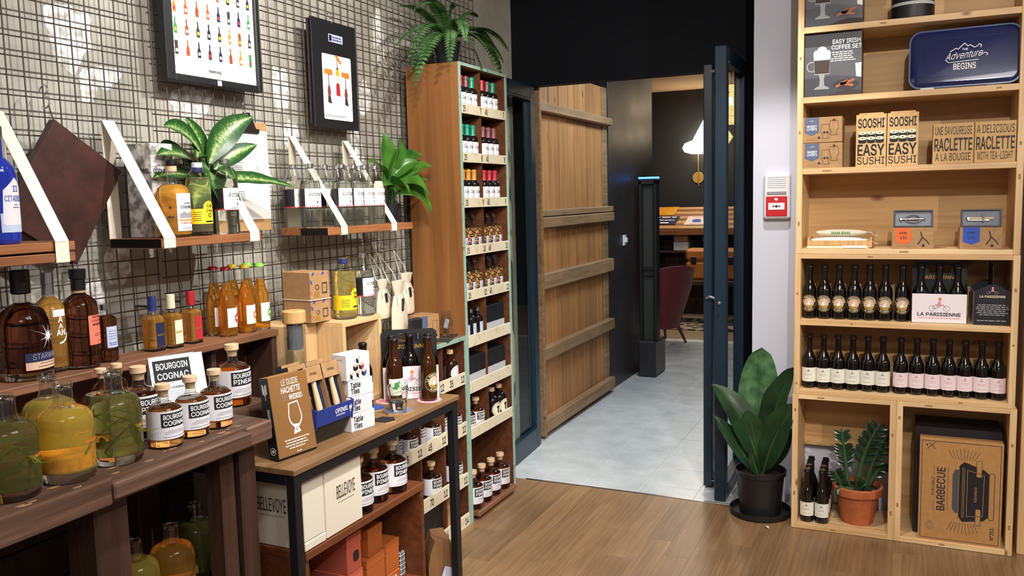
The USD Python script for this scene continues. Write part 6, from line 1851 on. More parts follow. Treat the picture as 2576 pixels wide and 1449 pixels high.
# ---------------------------------------------------------------- on top of the low cabinet
t = carton('glass_gift_box', 'kraft whisky glass box with a blue pennant on the low cabinet', 'box', (-1.895, 3.215, QH), 76, .118, .10, .112, 'kraft')
pr(t, 'pennant', prism([(-.054, .112 - .001), (-.054, .062), (-.034, .052), (-.014, .062), (-.014, .111)], .0004), 'pennant_blue')
pr(t, 'glass_print', prism(sg.Polygon([(.012, .085), (.016, .055), (.010, .035), (.026, .022), (.022, .012), (.046, .012), (.042, .022), (.050, .038), (.044, .055), (.048, .085)]).difference(sg.Polygon([(.0135, .084), (.0175, .055), (.0115, .036), (.027, .024), (.041, .024), (.0485, .038), (.0425, .055), (.0465, .084)])), .0004), 'ink_brown')
t = carton('black_card_box', 'small black box standing beside the kraft whisky glass box', 'box', (-1.862, 3.055, QH), 70, .062, .03, .120, 'card_black', None, .006)
pr(t, 'lettering', rot(txt('WHISKY', .006, .045), 90, (0, 0, 1)), 'ink_grey', .003, .055)
for i, (x, y, s) in enumerate(((-1.875, 3.325, .085), (-1.862, 3.215, .07))):
    t = thing('slate_coaster', ('dark slate coaster under the tulip glass', 'dark slate coaster in front of the kraft whisky glass box')[i], 'coaster', (x + .03 * i, y - .0 * i, QH), 12)
    part(t, 'slab', bx(-s / 2, s / 2, -s / 2, s / 2, 0, .005, .001), 'slate')
t = thing('tulip_glass', 'tulip-shaped whisky glass with a small grey card on a slate coaster', 'glass', (-1.875, 3.325, QH + .0055))
part(t, 'foot', lathe([(0, 0), (.020, 0), (.021, .004), (.014, .010), (.011, .018), (0, .020)], 28), 'clear_solid', 40)
part(t, 'bowl', lathe([(.0, .0205), (.012, .022), (.026, .034), (.0325, .050), (.031, .066), (.025, .088), (.0225, .112)], 28), 'thin_glass', 40)
part(t, 'card', rot(bx(-.010, .010, -.001, .001, .032, .075), 18, (0, 1, 0), (0, 0, .05)), 'label_lilac')

# ---------------------------------------------------------------- stacked pine crates on the right
SF, SBK = 3.858, 4.165
B_ = .025


def crate(label, x0, x1, z0, z1, shelves=(), back=True, backz=None, yf=SF):
    t = thing('display_crate', label, 'shelf', (0, 0, 0))
    part(t, 'side_panel', bx(x0, x0 + B_, yf, SBK, z0, z1, .0012), 'pine_z')
    part(t, 'side_panel', bx(x1 - B_, x1, yf, SBK, z0, z1, .0012), 'pine_z')
    part(t, 'bottom_panel', bx(x0 + B_, x1 - B_, yf, SBK, z0, z0 + .022, .0012), 'pine_x')
    part(t, 'top_panel', bx(x0 + B_, x1 - B_, yf, SBK, z1 - .020, z1, .0012), 'pine_x')
    for z in shelves:
        part(t, 'shelf_board', bx(x0 + B_, x1 - B_, yf, SBK - .012, z - .025, z, .0012), 'pine_x')
    if back:
        part(t, 'back_panel', bx(x0 + B_, x1 - B_, SBK - .010, SBK, (backz or z0 + .022), z1 - .020), 'ply_back')
    # finger joints and knots that show on the front edges
    r = random.Random(int(z1 * 100))
    for x in (x0, x1 - B_):
        for k in range(max(1, int((z1 - z0) / .3))):
            zz = z0 + (z1 - z0) * (k + r.uniform(.1, .9)) / max(1, int((z1 - z0) / .3))
            part(t, 'finger_joint', bx(x + .008, x + .016, yf - .0004, yf + .002, zz, zz + r.uniform(.008, .025)), 'pine_knot')
    for z in [z0 + .011, z1 - .010] + [s - .0125 for s in shelves]:
        for k in range(1):
            xx = r.uniform(x0 + .06, x1 - .1)
            part(t, 'finger_joint', bx(xx, xx + r.uniform(.012, .04), yf - .0006, yf + .002, z - .003, z + .003), 'pine_knot')
    return t


X0, X1 = -.430, .413
crate('tall pine crate with four shelves at the top of the right-hand stack', X0, X1, 1.231, 2.62, (1.597, 1.896, 2.185))
crate('black-bottle pine crate with one shelf in the middle of the right-hand stack', X0 - .002, X1 + .002, .612, 1.2305, (.945,))
crate('small pine crate at floor level holding the terracotta pot', X0 - .006, -.016, .001, .6115, (), True, .305)
crate('small pine crate at floor level holding the barbecue box', -.0155, .424, .001, .6115)
Z1, Z2, Z3, Z4, Z5, Z6, Z7 = 2.185, 1.896, 1.597, 1.253, .945, .634, .023


def irish(loc, rz, label, group):
    w, h = .226, .258
    t = carton('coffee_set_box', label, 'box', loc, rz, w, .13, h, 'coffee_black', group)
    pr(t, 'photo_panel', prism(sg.box(-w / 2 + .001, .001, w / 2 - .001, h * .80), .0003), 'coffee_grey')
    pr(t, 'table_print', prism(sg.Polygon([(-w / 2 + .001, .001), (w / 2 - .001, .001), (w / 2 - .001, .07), (0, .085), (-w / 2 + .001, .075)]), .0004), 'coffee_dark', 0, 0, -.0002)
    pr(t, 'coffee_beans', prism(sg.Polygon([(-.02, .002), (w / 2 - .002, .002), (w / 2 - .002, .018), (.06, .024), (.02, .016)]), .0004), 'ink_brown', 0, 0, -.0006)
    pr(t, 'lettering', lines([('EASY IRISH', .052, .213, .017, .108, True), ('COFFEE SET', .052, .190, .017, .116, True)]), 'ink_white', 0, 0, -.0006)
    pr(t, 'fine_print', bars([(.038, .176 - .0085 * i, (.085, .08, .07, .09, .10)[i], .004) for i in range(5)]), 'label_pale', 0, 0, -.0006)
    gx = -.043
    g = pr(t, 'glass_print', prism(sg.Polygon([(-.030, .09), (.030, .09), (.034, .175), (-.034, .175)]).union(sg.Polygon([(-.012, .09), (.012, .09), (.008, .07), (.010, .045), (.028, .036), (.030, .030), (-.030, .030), (-.028, .036), (-.010, .045), (-.008, .07)])).union(sg.Point(-.040, .125).buffer(.022).difference(sg.Point(-.040, .125).buffer(.017))), .0004), 'coffee_glass', gx, 0, -.0006)
    part(g, 'coffee_print', upright(prism([(-.028, .095), (.028, .095), (.032, .155), (-.032, .155)], .0004), gx, -.0012, 0), 'ink_brown')
    part(g, 'foam_print', upright(prism(sg.Polygon([(-.033, .150), (.033, .150), (.034, .178), (-.034, .178)]).union(sg.Point(0, .186).buffer(.020)).union(sg.Point(-.02, .178).buffer(.014)).union(sg.Point(.022, .178).buffer(.012)), .0004), gx, -.0016, 0), 'paper_white')
    pl = pr(t, 'plate_print', prism(__import__('shapely').affinity.scale(sg.Point(.052, .045).buffer(.05), 1, .42), .0004), 'coffee_black', 0, 0, -.0006)
    for k, (x, z, a) in enumerate(((.035, .048, 28), (.055, .044, -12), (.06, .054, 20))):
        part(pl, 'cinnamon_print', upright(move(rot(prism(sg.box(-.026, -.005, .026, .005), .0004), a, (0, 0, 1)), x, z), 0, -.0012, 0), 'cinnamon')
    pr(t, 'jug_print', prism([(w / 2 - .022, .075), (w / 2 - .002, .07), (w / 2 - .002, .13), (w / 2 - .026, .128)], .0004), 'paper_white', 0, 0, -.0006)
    return t
copy('irish', irish, (-.290, 3.868, Z2), 0, 'dark photo-printed irish coffee set box on the second shelf from the top')
copy('irish', irish, (-.290, 3.868, Z1 + .0005), 0, 'dark photo-printed irish coffee set box on the top shelf, cut by the frame')

# planter on the top shelf
t = thing('striped_planter', 'black fabric planter with a white band and a low green plant on the top shelf', 'plant', (.008, 3.975, Z1))
part(t, 'pot', lathe([(0, 0), (.078, 0), (.082, .02), (.080, .115), (.072, .115), (.072, .095), (0, .095)], 30), 'card_black', 40)
part(t, 'white_band', lathe([(.0825, .058), (.0828, .060), (.0826, .068), (.0823, .070)], 30), 'paper_grey')
r = random.Random(4)
for k in range(26):
    a, q = r.uniform(0, 6.28), r.uniform(0, .055)
    d = (q * math.cos(a), q * math.sin(a))
    part(t, 'leaf', leaf((*d, .095), (d[0] * 1.3, d[1] * 1.3, .15), (d[0] * 1.6 + .01, d[1] * 1.7, .17 + r.uniform(0, .05)), .028, 7), 'leaf_green', True)

# navy enamel tin
t = thing('enamel_tin', 'navy blue enamel roasting tin with white hand lettering standing on edge', 'tin', (.198, 3.895, Z2 + .010), -3)
tl = lambda m: rot(m, -9, (1, 0, 0))
W2, H2 = .395, .232
def rr3(w, h, r_, y0, y1, x=0, z=0, w2=None, h2=None):
    """rounded-rectangle slab from y0 (front) to y1"""
    a = prism(rrect(w, h, r_, -w / 2, 0), 1)
    return upright(trimesh.Trimesh(np.column_stack([a.vertices[:, 0], a.vertices[:, 1], -y0 - (1 - a.vertices[:, 2]) * (y1 - y0)]), a.faces, process=False), x, 0, z)
part(t, 'body', tl(trimesh.convex.convex_hull(np.vstack([rr3(W2, H2, .042, .004, .018).vertices, rr3(W2 - .03, H2 - .03, .035, -.006, .05, 0, .015).vertices]))), 'enamel_navy', 30)
ring = prism(rrect(W2 + .006, H2 + .006, .045, -W2 / 2 - .003, -.003).difference(rrect(W2 - .006, H2 - .006, .040, -W2 / 2 + .003, .003)), .008)
part(t, 'rolled_rim', tl(upright(ring, 0, .010, 0)), 'enamel_edge', 30)
part(t, 'pressed_panel', tl(upright(prism(rrect(W2 - .075, H2 - .075, .022, -W2 / 2 + .0375, .0375).difference(rrect(W2 - .081, H2 - .081, .020, -W2 / 2 + .0405, .0405)), .0012), 0, -.0058, 0)), 'enamel_navy')
adv = txt('Adventure', .028, .128)
adv.vertices[:, 0] += adv.vertices[:, 1] * .35
adv.vertices[:, 1] += adv.vertices[:, 0] * .07
part(t, 'lettering', tl(upright(move(adv, -.004, .108), 0, -.0066, 0)), 'ink_white')
part(t, 'lettering', tl(upright(lines([('BEGINS', .002, .064, .024, .080, True)]), 0, -.0066, 0)), 'ink_white')
part(t, 'lettering', tl(upright(lines([('THE', .002, .139, .009, .022, True)]), 0, -.0066, 0)), 'ink_white')
mt = sg.LineString([(-.050, .138), (-.030, .150), (-.022, .146), (.0, .168), (.012, .155), (.020, .160), (.035, .148), (.045, .152), (.052, .160), (.060, .155), (.056, .147)]).buffer(.0016)
part(t, 'mountain_line', tl(upright(prism(mt, .0004), 0, -.0066, 0)), 'ink_white')
part(t, 'swash', tl(upright(prism(sg.LineString([(-.066, .105), (-.055, .094), (.05, .098)]).buffer(.0013).union(sg.LineString([(.060, .118), (.075, .124), (.082, .118), (.078, .112)]).buffer(.0013)), .0004), 0, -.0066, 0)), 'ink_white')
part(t, 'end_clip', tl(bx(W2 / 2 - .004, W2 / 2 + .008, .008, .018, .07, .11, .003)), 'hook_chrome')
t = thing('display_blocks', 'two small pale blocks propping up the navy enamel tin', 'block', (.198, 3.895, Z2))
for x in (-.13, .11):
    part(t, 'block', bx(x - .025, x + .025, .005, .075, 0, .0095, .001), 'label_pale')


def lovers(loc, rz, label, group):
    w, h = .158, .106
    t = carton('glass_gift_box', label, 'box', loc, rz, w, .12, h, 'kraft', group)
    pr(t, 'pennant', prism([(-w / 2 + .008, h - .001), (-w / 2 + .008, h * .40), (-w / 2 + .037, h * .28), (-w / 2 + .066, h * .40), (-w / 2 + .066, h - .001)], .0004), 'pennant_blue')
    pr(t, 'lettering', lines([('WHISKY', -w / 2 + .037, h * .60, .0095, .040, True), ("LOVER'S", -w / 2 + .037, h * .49, .0095, .040, True)]), 'ink_white', 0, 0, -.0006)
    pr(t, 'crown_mark', prism([(-w / 2 + .023, h * .88), (-w / 2 + .03, h * .82), (-w / 2 + .044, h * .82), (-w / 2 + .051, h * .88), (-w / 2 + .042, h * .86), (-w / 2 + .037, h * .92), (-w / 2 + .032, h * .86)], .0004), 'ink_grey', 0, 0, -.0006)
    for gx, gz, s in ((.013, .016, 1.0), (.046, .030, 1.0)):
        o = sg.Polygon([(-.016, .060), (.016, .060), (.019, .040), (.020, .028), (.012, .016), (.010, .010), (.016, 0), (-.016, 0), (-.010, .010), (-.012, .016), (-.020, .028), (-.019, .040)])
        pr(t, 'glass_print', move(prism(o.difference(o.buffer(-.0013)), .0004), gx, gz), 'ink_brown')
    for x, z in ((.008, .042), (.020, .042), (.046, .098 - .006)):
        pr(t, 'cube_print', prism([(x, z - .006), (x + .006, z), (x, z + .006), (x - .006, z)], .0004), 'ink_brown')
    pr(t, 'square_mark', prism(sg.box(-.018, .016, -.008, .025), .0004), 'ink_brown')
    pr(t, 'fine_print', bars([(-.05, .010, .04, .0018), (-.05, .015, .03, .0018)]), 'kraft_dark')
    return t
copy('lovers', lovers, (-.326, 3.866, Z3), 1, 'kraft whisky glasses box, lower of two stacked under the coffee set')
copy('lovers', lovers, (-.328, 3.866, Z3 + .1075), -1, 'kraft whisky glasses box, upper of two stacked under the coffee set')


def sooshi(loc, rz, label, group):
    w, h = .117, .214
    t = carton('sushi_kit_box', label, 'box', loc, rz, w, .11, h, 'kraft_light', group)
    part(t, 'lid_tab', bx(-w / 2 + .012, w / 2 - .012, .0005, .003, h, h + .006), 'kraft_light')
    pr(t, 'lettering', lines([('SOOSHI', 0, .160, .036, w * .86, True), ('EASY', 0, .046, .044, w * .88, True), ('SUSHI', 0, .009, .030, w * .90, False)]), 'ink_black')
    for rw, z in ((0, .138), (1, .116)):
        for c in (-1, 0, 1):
            x = c * .033
            k = pr(t, 'printed_roll', prism(sg.box(x - .0155, z - .016, x + .0155, z).union(__import__('shapely').affinity.scale(sg.Point(x, z - .016).buffer(.0155), 1, .3)), .0003), 'ink_black')
            part(k, 'roll_top', upright(prism(__import__('shapely').affinity.scale(sg.Point(x, z).buffer(.0155), 1, .45).difference(__import__('shapely').affinity.scale(sg.Point(x, z).buffer(.005), 1, .45)), .0003), 0, -.0007, 0), 'label_cream')
    return t
copy('sooshi', sooshi, (-.137, 3.872, Z3), 0, 'tall kraft sushi kit box, left of the pair')
copy('sooshi', sooshi, (-.0175, 3.868, Z3), 0, 'tall kraft sushi kit box, right of the pair')


def raclette(a, b, c, w):
    def build(loc, rz, label, group):
        h = .160
        t = carton('raclette_box', label, 'box', loc, rz, w, .12, h, 'kraft_light', group)
        pr(t, 'lettering', lines([(a, 0, .115, .032, w * .90, False), (b, 0, .052, .048, w * .92, True), (c, 0, .012, .030, w * .86, False)]), 'ink_brown')
        return t
    return build
raclette('UNE SAVOUREUSE', 'RACLETTE', 'A LA BOUGIE', .146)((.167, 3.868, Z3), 0, 'kraft raclette box with French lettering', None)
raclette('A DELICIOUS', 'RACLETTE', 'WITH TEA-LIGHT', .144)((.314, 3.866, Z3), 0, 'kraft raclette box with English lettering', None)

# wooden tray with rolled pouches
t = thing('wooden_tray', 'shallow wooden tray under the white cloth pouches', 'tray', (-.256, 3.985, Z4))
part(t, 'base', bx(-.130, .130, -.085, .085, .004, .012, .001), 'lid_bamboo')
for y in (-.085, .077):
    part(t, 'long_side', bx(-.130, .130, y, y + .008, .012, .034, .001), 'lid_bamboo')
for x in (-.130, .122):
    part(t, 'short_side', bx(x, x + .008, -.077, .077, .012, .045, .001), 'lid_bamboo')
part(t, 'foot', bx(-.12, -.10, -.085, .085, 0, .004), 'lid_bamboo')
part(t, 'foot', bx(.10, .12, -.085, .085, 0, .004), 'lid_bamboo')


def pouch(label, x, y, z, L_, r_, m, flat=.62, a=0, txt_=None):
    t = thing('cloth_pouch', label, 'pouch', (x, y, z), a)
    n, k = 18, 16
    v, f = [], []
    for i in range(k):
        s = i / (k - 1)
        q = math.sin(math.pi * min(max(s, .04), .96)) ** .28 * (1 - .25 * (s > .85) * (s - .85) / .15)
        for j in range(n):
            an = 2 * math.pi * j / n
            w = 1 + .05 * math.sin(an * 3 + s * 14) + .04 * math.sin(s * 31 + an)
            v.append((-L_ / 2 + L_ * s, r_ * q * math.cos(an) * w * 1.25, r_ * flat + r_ * flat * q * math.sin(an)))
    for i in range(k - 1):
        for j in range(n):
            p_, q_, r2, s2 = i * n + j, i * n + (j + 1) % n, (i + 1) * n + (j + 1) % n, (i + 1) * n + j
            f += [(p_, r2, q_), (p_, s2, r2)]
    f += [(0, j, j + 1) for j in range(1, n - 1)] + [((k - 1) * n, (k - 1) * n + j + 1, (k - 1) * n + j) for j in range(1, n - 1)]
    part(t, 'cloth', trimesh.Trimesh(np.array(v), np.array(f), process=False), m, True)
    part(t, 'drawstring', tube([(L_ / 2 - .01, 0, r_ * .8), (L_ / 2 + .02, -.01, r_ * .7), (L_ / 2 + .03, .0, .003 + r_ * .1), (L_ / 2 + .045, .005, .004)], .002, 6), 'strap_cotton', True)
    if txt_:
        m_ = lines([(txt_, 0, 0, .011, .075, True)])
        vv = m_.vertices
        part(t, 'lettering', trimesh.Trimesh(np.column_stack([vv[:, 0], np.full(len(vv), -r_ * 1.29) - vv[:, 2], r_ * flat * .78 + vv[:, 1]]), m_.faces, process=False), 'ink_green')
    return t
pouch('white cloth pouch lying flat in the front of the wooden tray', -.262, 3.965, Z4 + .0125, .225, .030, 'pouch_white', .55)
pouch('grey-white printed cloth pouch lying on top of the white one in the tray', -.255, 3.985, Z4 + .0125 + .0335, .205, .026, 'bag_cotton', .62, 2, 'BAM BAM')
t = thing('toothbrush_strip', 'narrow cream bamboo stick lying in front of the wooden tray', 'stick', (-.262, 3.884, Z4))
part(t, 'stick', bx(-.125, .115, -.006, .006, 0, .010, .003), 'label_cream')
part(t, 'wrapped_end', bx(.02, .118, -.007, .007, -.0, .013, .004), 'paper_white')


def knifeset(x, w, pen, lab, lab2, wood_h):
    t = carton('tool_gift_box', lab, 'box', (x, 3.872, Z4), 0, w, .11, .088, 'kraft')
    pr(t, 'pennant', prism([(-w / 2 + .012, .0875), (-w / 2 + .012, .030), (-w / 2 + .042, .018), (-w / 2 + .072, .030), (-w / 2 + .072, .0875)], .0004), pen)
    pr(t, 'lettering', lines([('COFFRET', -w / 2 + .042, .062, .008, .030, True), ('Vin', -w / 2 + .042, .040, .014, .026, False)]), 'ink_brown' if pen != 'ink_blue2' else 'label_navy', 0, 0, -.0006)
    pr(t, 'tool_print', prism(sg.LineString([(.02, .02), (.035, .045), (.03, .07)]).buffer(.0022).union(sg.LineString([(.035, .05), (.055, .03), (.06, .02)]).buffer(.002)).union(sg.Point(.04, .014).buffer(.006)), .0004), 'ink_brown')
    pr(t, 'fine_print', bars([(-w / 2 + .05, .010, .07, .0014), (w / 2 - .025, .075, .03, .0016)]), 'kraft_dark')
    h = .072
    u = thing('knife_box', lab2, 'box', (x, 3.880, Z4 + .0885), 0)
    part(u, 'tray', rot(bx(-w / 2 + .004, w / 2 - .004, .004, .026, 0, h, .001), -14, (1, 0, 0)), 'card_black')
    for a, b, c, d in ((-w / 2 + .004, w / 2 - .004, 0, .006), (-w / 2 + .004, w / 2 - .004, h - .006, h), (-w / 2 + .004, -w / 2 + .010, .006, h - .006), (w / 2 - .010, w / 2 - .004, .006, h - .006)):
        part(u, 'rim', rot(bx(a, b, -.006, .004, c, d), -14, (1, 0, 0)), 'card_black')
    part(u, 'foam_insert', rot(bx(-w / 2 + .010, w / 2 - .010, .002, .004, .006, h - .006), -14, (1, 0, 0)), 'foam_grey')
    kn = part(u, 'knife', rot(bx(-.045, .045, -.006, .002, .030, .040, .004), -14, (1, 0, 0)), wood_h)
    part(kn, 'bolster', rot(bx(-.052, -.040, -.007, .002, .027, .042, .003), -14, (1, 0, 0)), 'hook_chrome')
    if wood_h == 'hook_chrome':
        part(kn, 'cutter_ring', rot(upright(prism(__import__('shapely').affinity.scale(sg.Point(0, .036).buffer(.032).difference(sg.Point(0, .036).buffer(.025)), 1, .55), .004), 0, .0, 0), -14, (1, 0, 0), (0, 0, 0)), 'cap_black')
    else:
        part(kn, 'blade', rot(bx(-.05, .03, -.005, .001, .024, .030, .002), -14, (1, 0, 0)), 'hook_chrome')
        part(kn, 'strap_band', rot(bx(.004, .010, -.0075, .002, .018, .050, .001), -14, (1, 0, 0)), 'cap_black')
knifeset(.029, .156, 'ink_orange2', 'kraft wine tool box with an orange pennant', 'open black box with a chrome corkscrew tool on the orange-pennant box', 'hook_chrome')
knifeset(.276, .152, 'ink_blue2', 'kraft tool box with a blue pennant', 'open black box with a wooden pocket knife on the blue-pennant box', 'stopper_wood')

# black beer bottles
LONG = [(.026, 0), (.0292, .003), (.0298, .008), (.0298, .118), (.028, .132), (.020, .150), (.0145, .164), (.0128, .172), (.0124, .232), (.0138, .234), (.0138, .240)]
SAVE = BEER
BEER = LONG


def longbeer(lab):
    def build(loc, rz, label, group):
        global BEER
        BEER = LONG
        t = beer('beer_glass', lab)(loc, rz, label, group)
        return t
    return build


def shift_caps():
    pass
ordn = ['first', 'second', 'third', 'fourth', 'fifth', 'sixth', 'seventh']
for i, x in enumerate((-.376, -.315, -.254, -.193, -.132, -.071, -.004)):
    copy('blk_round', longbeer('round'), (x, 3.925, Z5), -2, f'black beer bottle with round gold label, {ordn[i]} from left')
for i, x in enumerate((-.374, -.314, -.254, -.194, -.134, -.074)):
    copy('blk_white', longbeer('white'), (x, 3.925, Z6), 0, f'white-labelled black beer bottle, {ordn[i]} from left in the long row')
for i, x in enumerate((-.004, .057, .118, .178, .238, .298, .357)):
    copy('blk_pink', longbeer('pink'), (x, 3.925, Z6), 0, f'pink-labelled black beer bottle, {ordn[i]} of the pink ones in the long row')
for c, x in enumerate((-.374, -.311)):
    for q, y in enumerate((3.912, 3.974, 4.036, 4.098)):
        copy('blk_white', longbeer('white'), (x, y, Z7), 0, f'black beer bottle beside the terracotta pot, {"left" if c == 0 else "right"} column, {ordn[q]} from the front')
P7 = (.134, 3.955, Z5)
sixpack('white and black six-pack carrier facing front on the middle crate shelf', P7, 0)
load_carrier(P7, 0, 'crate-shelf six-pack', 'blk_white', longbeer('white'))
t = thing('beer_carrier', 'black six-pack carrier seen from its narrow end with white text', 'six-pack', (.325, 3.885, Z5))
w = .132
sh = sg.Polygon([(-w / 2, 0), (w / 2, 0), (w / 2, .135), (.012, .165), (-.012, .165), (-w / 2, .135)])
part(t, 'end_panel', upright(prism(sh, .0015), 0, 0, 0), 'card_black')
part(t, 'end_panel', upright(prism(sh, .0015), 0, .205, 0), 'card_black')
for x in (-w / 2, w / 2 - .0015):
    part(t, 'side_panel', bx(x, x + .0015, .0015, .2035, 0, .130), 'label_pinkwhite' if x < 0 else 'card_black')
part(t, 'floor_panel', bx(-w / 2, w / 2, .0, .205, 0, .0012), 'card_black')
part(t, 'handle_board', trimesh.Trimesh(*(lambda m: (np.column_stack([m.vertices[:, 2] - .001, m.vertices[:, 0], m.vertices[:, 1]]), m.faces))(prism(rrect(.20, .13, .02, .002, .115), .002)), process=False), 'card_black')
y = -.0018
part(t, 'lettering', upright(lines([('LA PARISIENNE', 0, .112, .009, .092, True)]), 0, y, 0), 'label_cream')
part(t, 'fine_print', upright(bars([(0, .080 - .008 * i, (.10, .11, .115, .10, .11, .09)[i], .0042) for i in range(6)] + [(0, .016, .105, .0045)]), 0, y, 0), 'ink_grey')
rings = sg.Point(-.014, .132).buffer(.0065).difference(sg.Point(-.014, .132).buffer(.0055)).union(sg.Point(.014, .132).buffer(.0065).difference(sg.Point(.014, .132).buffer(.0055))).union(sg.LineString([(-.014, .132), (0, .138), (.014, .132)]).buffer(.0008))
bk = part(t, 'bicycle_print', upright(prism(rings, .0004), 0, y, 0), 'ink_grey')
part(bk, 'rider', upright(prism(sg.Point(0, .152).buffer(.004).union(sg.Polygon([(-.005, .137), (.005, .137), (.003, .148), (-.003, .148)])), .0004), 0, y - .0005, 0), 'ink_pink')

# terracotta pot with a ZZ plant
t = thing('zz_plant', 'glossy dark green ZZ plant in a terracotta pot in the floor-level crate', 'plant', (-.168, 3.985, Z7))
part(t, 'pot', lathe([(0, 0), (.066, 0), (.068, .004), (.090, .128), (.090, .130), (.103, .131), (.106, .135), (.107, .166), (.104, .170), (.096, .170), (.094, .150), (0, .150)], 34), 'terracotta', 30)
part(t, 'soil', lathe([(0, .148), (.093, .1505), (.04, .158), (0, .16)], 20), 'soil')


def zz(p0, p1, p2, n, l0, side=(1, 0, 0)):
    c = bez(p0, p1, p2, 20)
    st = part(t, 'stem', tube(c, np.linspace(.0125, .004, 20), 10), 'stem_green', True)
    tg = np.gradient(c, axis=0)
    for k in range(n):
        s = .42 + .56 * k / n
        i = int(s * 19)
        T_ = tg[i] / np.linalg.norm(tg[i])
        sd = np.cross(T_, (0, -1, .15))
        sd /= np.linalg.norm(sd)
        for sg_ in (-1, 1):
            d = sd * sg_ * .85 + T_ * .55 + np.array((0, -.25 if k % 2 else .1, 0))
            d /= np.linalg.norm(d)
            L_ = l0 * (1 - .35 * abs(k / n - .4))
            b = c[i]
            part(st, 'leaf', leaf(b, b + d * L_ * .5 + T_ * .008, b + d * L_, L_ * .40, 8, .2, upv=(0, -1, .3)), 'leaf_zz', True)
zz((0, 0, .15), (.005, -.02, .31), (.090, -.03, .465), 11, .062)
zz((.035, .01, .15), (.05, 0, .30), (.135, .0, .44), 10, .062)
zz((-.04, 0, .15), (-.05, -.01, .27), (-.070, -.02, .42), 9, .052)
zz((-.05, -.02, .15), (-.08, -.05, .20), (-.092, -.06, .235), 6, .045)
zz((.01, -.03, .15), (.02, -.06, .18), (.035, -.075, .195), 4, .05)
zz((.04, .03, .15), (.075, .04, .22), (.10, .04, .27), 6, .05)
zz((-.02, -.035, .15), (-.045, -.06, .165), (-.07, -.08, .175), 3, .05)

# barbecue box in front of a black box
t = carton('black_carton', 'large plain black carton behind the barbecue box', 'box', (.222, 3.935, Z7), 0, .325, .20, .47, 'card_black')
t = carton('barbecue_box', 'kraft portable barbecue box printed with a lidded grill, lying on its side', 'box', (.231, 3.872, Z7), 0, .308, .060, .437, 'kraft_bbq')
w, h = .308, .437
fr = rrect(w - .016, h - .016, .001, -w / 2 + .008, .008).difference(rrect(w - .020, h - .020, .001, -w / 2 + .010, .010))
pr(t, 'border_line', prism(fr, .0004), 'ink_brown')
V_ = lambda m: rot(m, 90, (0, 0, 1))
pr(t, 'lettering', V_(txt('BARBECUE', .030, .185, True)), 'ink_brown', -w / 2 + .098, .225)
pr(t, 'lettering', V_(txt('PORTABLE', .012, .080)), 'ink_brown', -w / 2 + .060, .235)
pr(t, 'lettering', V_(txt('N°253', .013, .050, True)), 'ink_brown', w / 2 - .028, .055)
pr(t, 'rule_line', prism(sg.box(-w / 2 + .108, .14, -w / 2 + .1092, .32), .0004), 'ink_brown')
pr(t, 'rule_line', prism(sg.box(-w / 2 + .056, .13, -w / 2 + .0572, .175), .0004), 'ink_brown')
pr(t, 'rule_line', prism(sg.box(-w / 2 + .056, .285, -w / 2 + .0572, .325), .0004), 'ink_brown')
g = pr(t, 'grill_print', prism(sg.Polygon([(.0, .115), (.012, .098), (.085, .110), (.100, .125), (.100, .305), (.085, .318), (.015, .345), (.0, .330)]).buffer(.004), .0004), 'coffee_black')
part(g, 'grill_lid', upright(prism(sg.Polygon([(-.028, .15), (-.018, .13), (-.006, .13), (-.006, .315), (-.018, .315), (-.028, .295)]), .0004), 0, -.0007, 0), 'coffee_grey')
for x in (.008, .014):
    part(g, 'grill_line', upright(prism(sg.box(x, .112, x + .0018, .325), .0004), 0, -.0012, 0), 'kraft_bbq')
ol = sg.Polygon([(.025, .118), (.085, .125), (.088, .30), (.025, .318)])
part(g, 'grill_line', upright(prism(ol.difference(ol.buffer(-.0018)), .0004), 0, -.0012, 0), 'kraft_bbq')
o2 = rrect(.022, .20, .01, .104, .112)
part(g, 'handle_line', upright(prism(o2.difference(o2.buffer(-.0022)), .0004), 0, -.0002, 0), 'ink_brown')
part(g, 'lettering', upright(move(V_(txt('Adventure', .012, .065)), .062, .215), 0, -.0012, 0), 'kraft_bbq')
for z in (.085, .290):
    l = part(g, 'latch_print', upright(prism(sg.box(.058, z, .078, z + .070), .0004), 0, -.0012, 0), 'kraft_bbq')
    part(l, 'latch_line', upright(prism(sg.box(.058, z, .078, z + .070).difference(sg.box(.0592, z + .0012, .0768, z + .0688)), .0004), 0, -.0017, 0), 'ink_brown')
for s, z0 in ((1, .358), (-1, .088)):
    for k in range(-4, 5):
        a = k * .17
        pr(t, 'burst_ray', prism(sg.LineString([(.012 + .012 * k * .8, z0), (.012 + .012 * k * .8 + .03 * math.sin(a), z0 + s * .045 * math.cos(a))]).buffer(.0007), .0004), 'ink_brown')
pr(t, 'stamp_print', prism(sg.Point(-w / 2 + .045, .065).buffer(.018).difference(sg.Point(-w / 2 + .045, .065).buffer(.008)), .0004), 'kraft_dark')
pr(t, 'cross_print', prism(sg.LineString([(-w / 2 + .03, .395), (-w / 2 + .06, .425)]).buffer(.001).union(sg.LineString([(-w / 2 + .06, .395), (-w / 2 + .035, .42)]).buffer(.001)).union(sg.Point(-w / 2 + .028, .41).buffer(.004)), .0004), 'ink_brown')

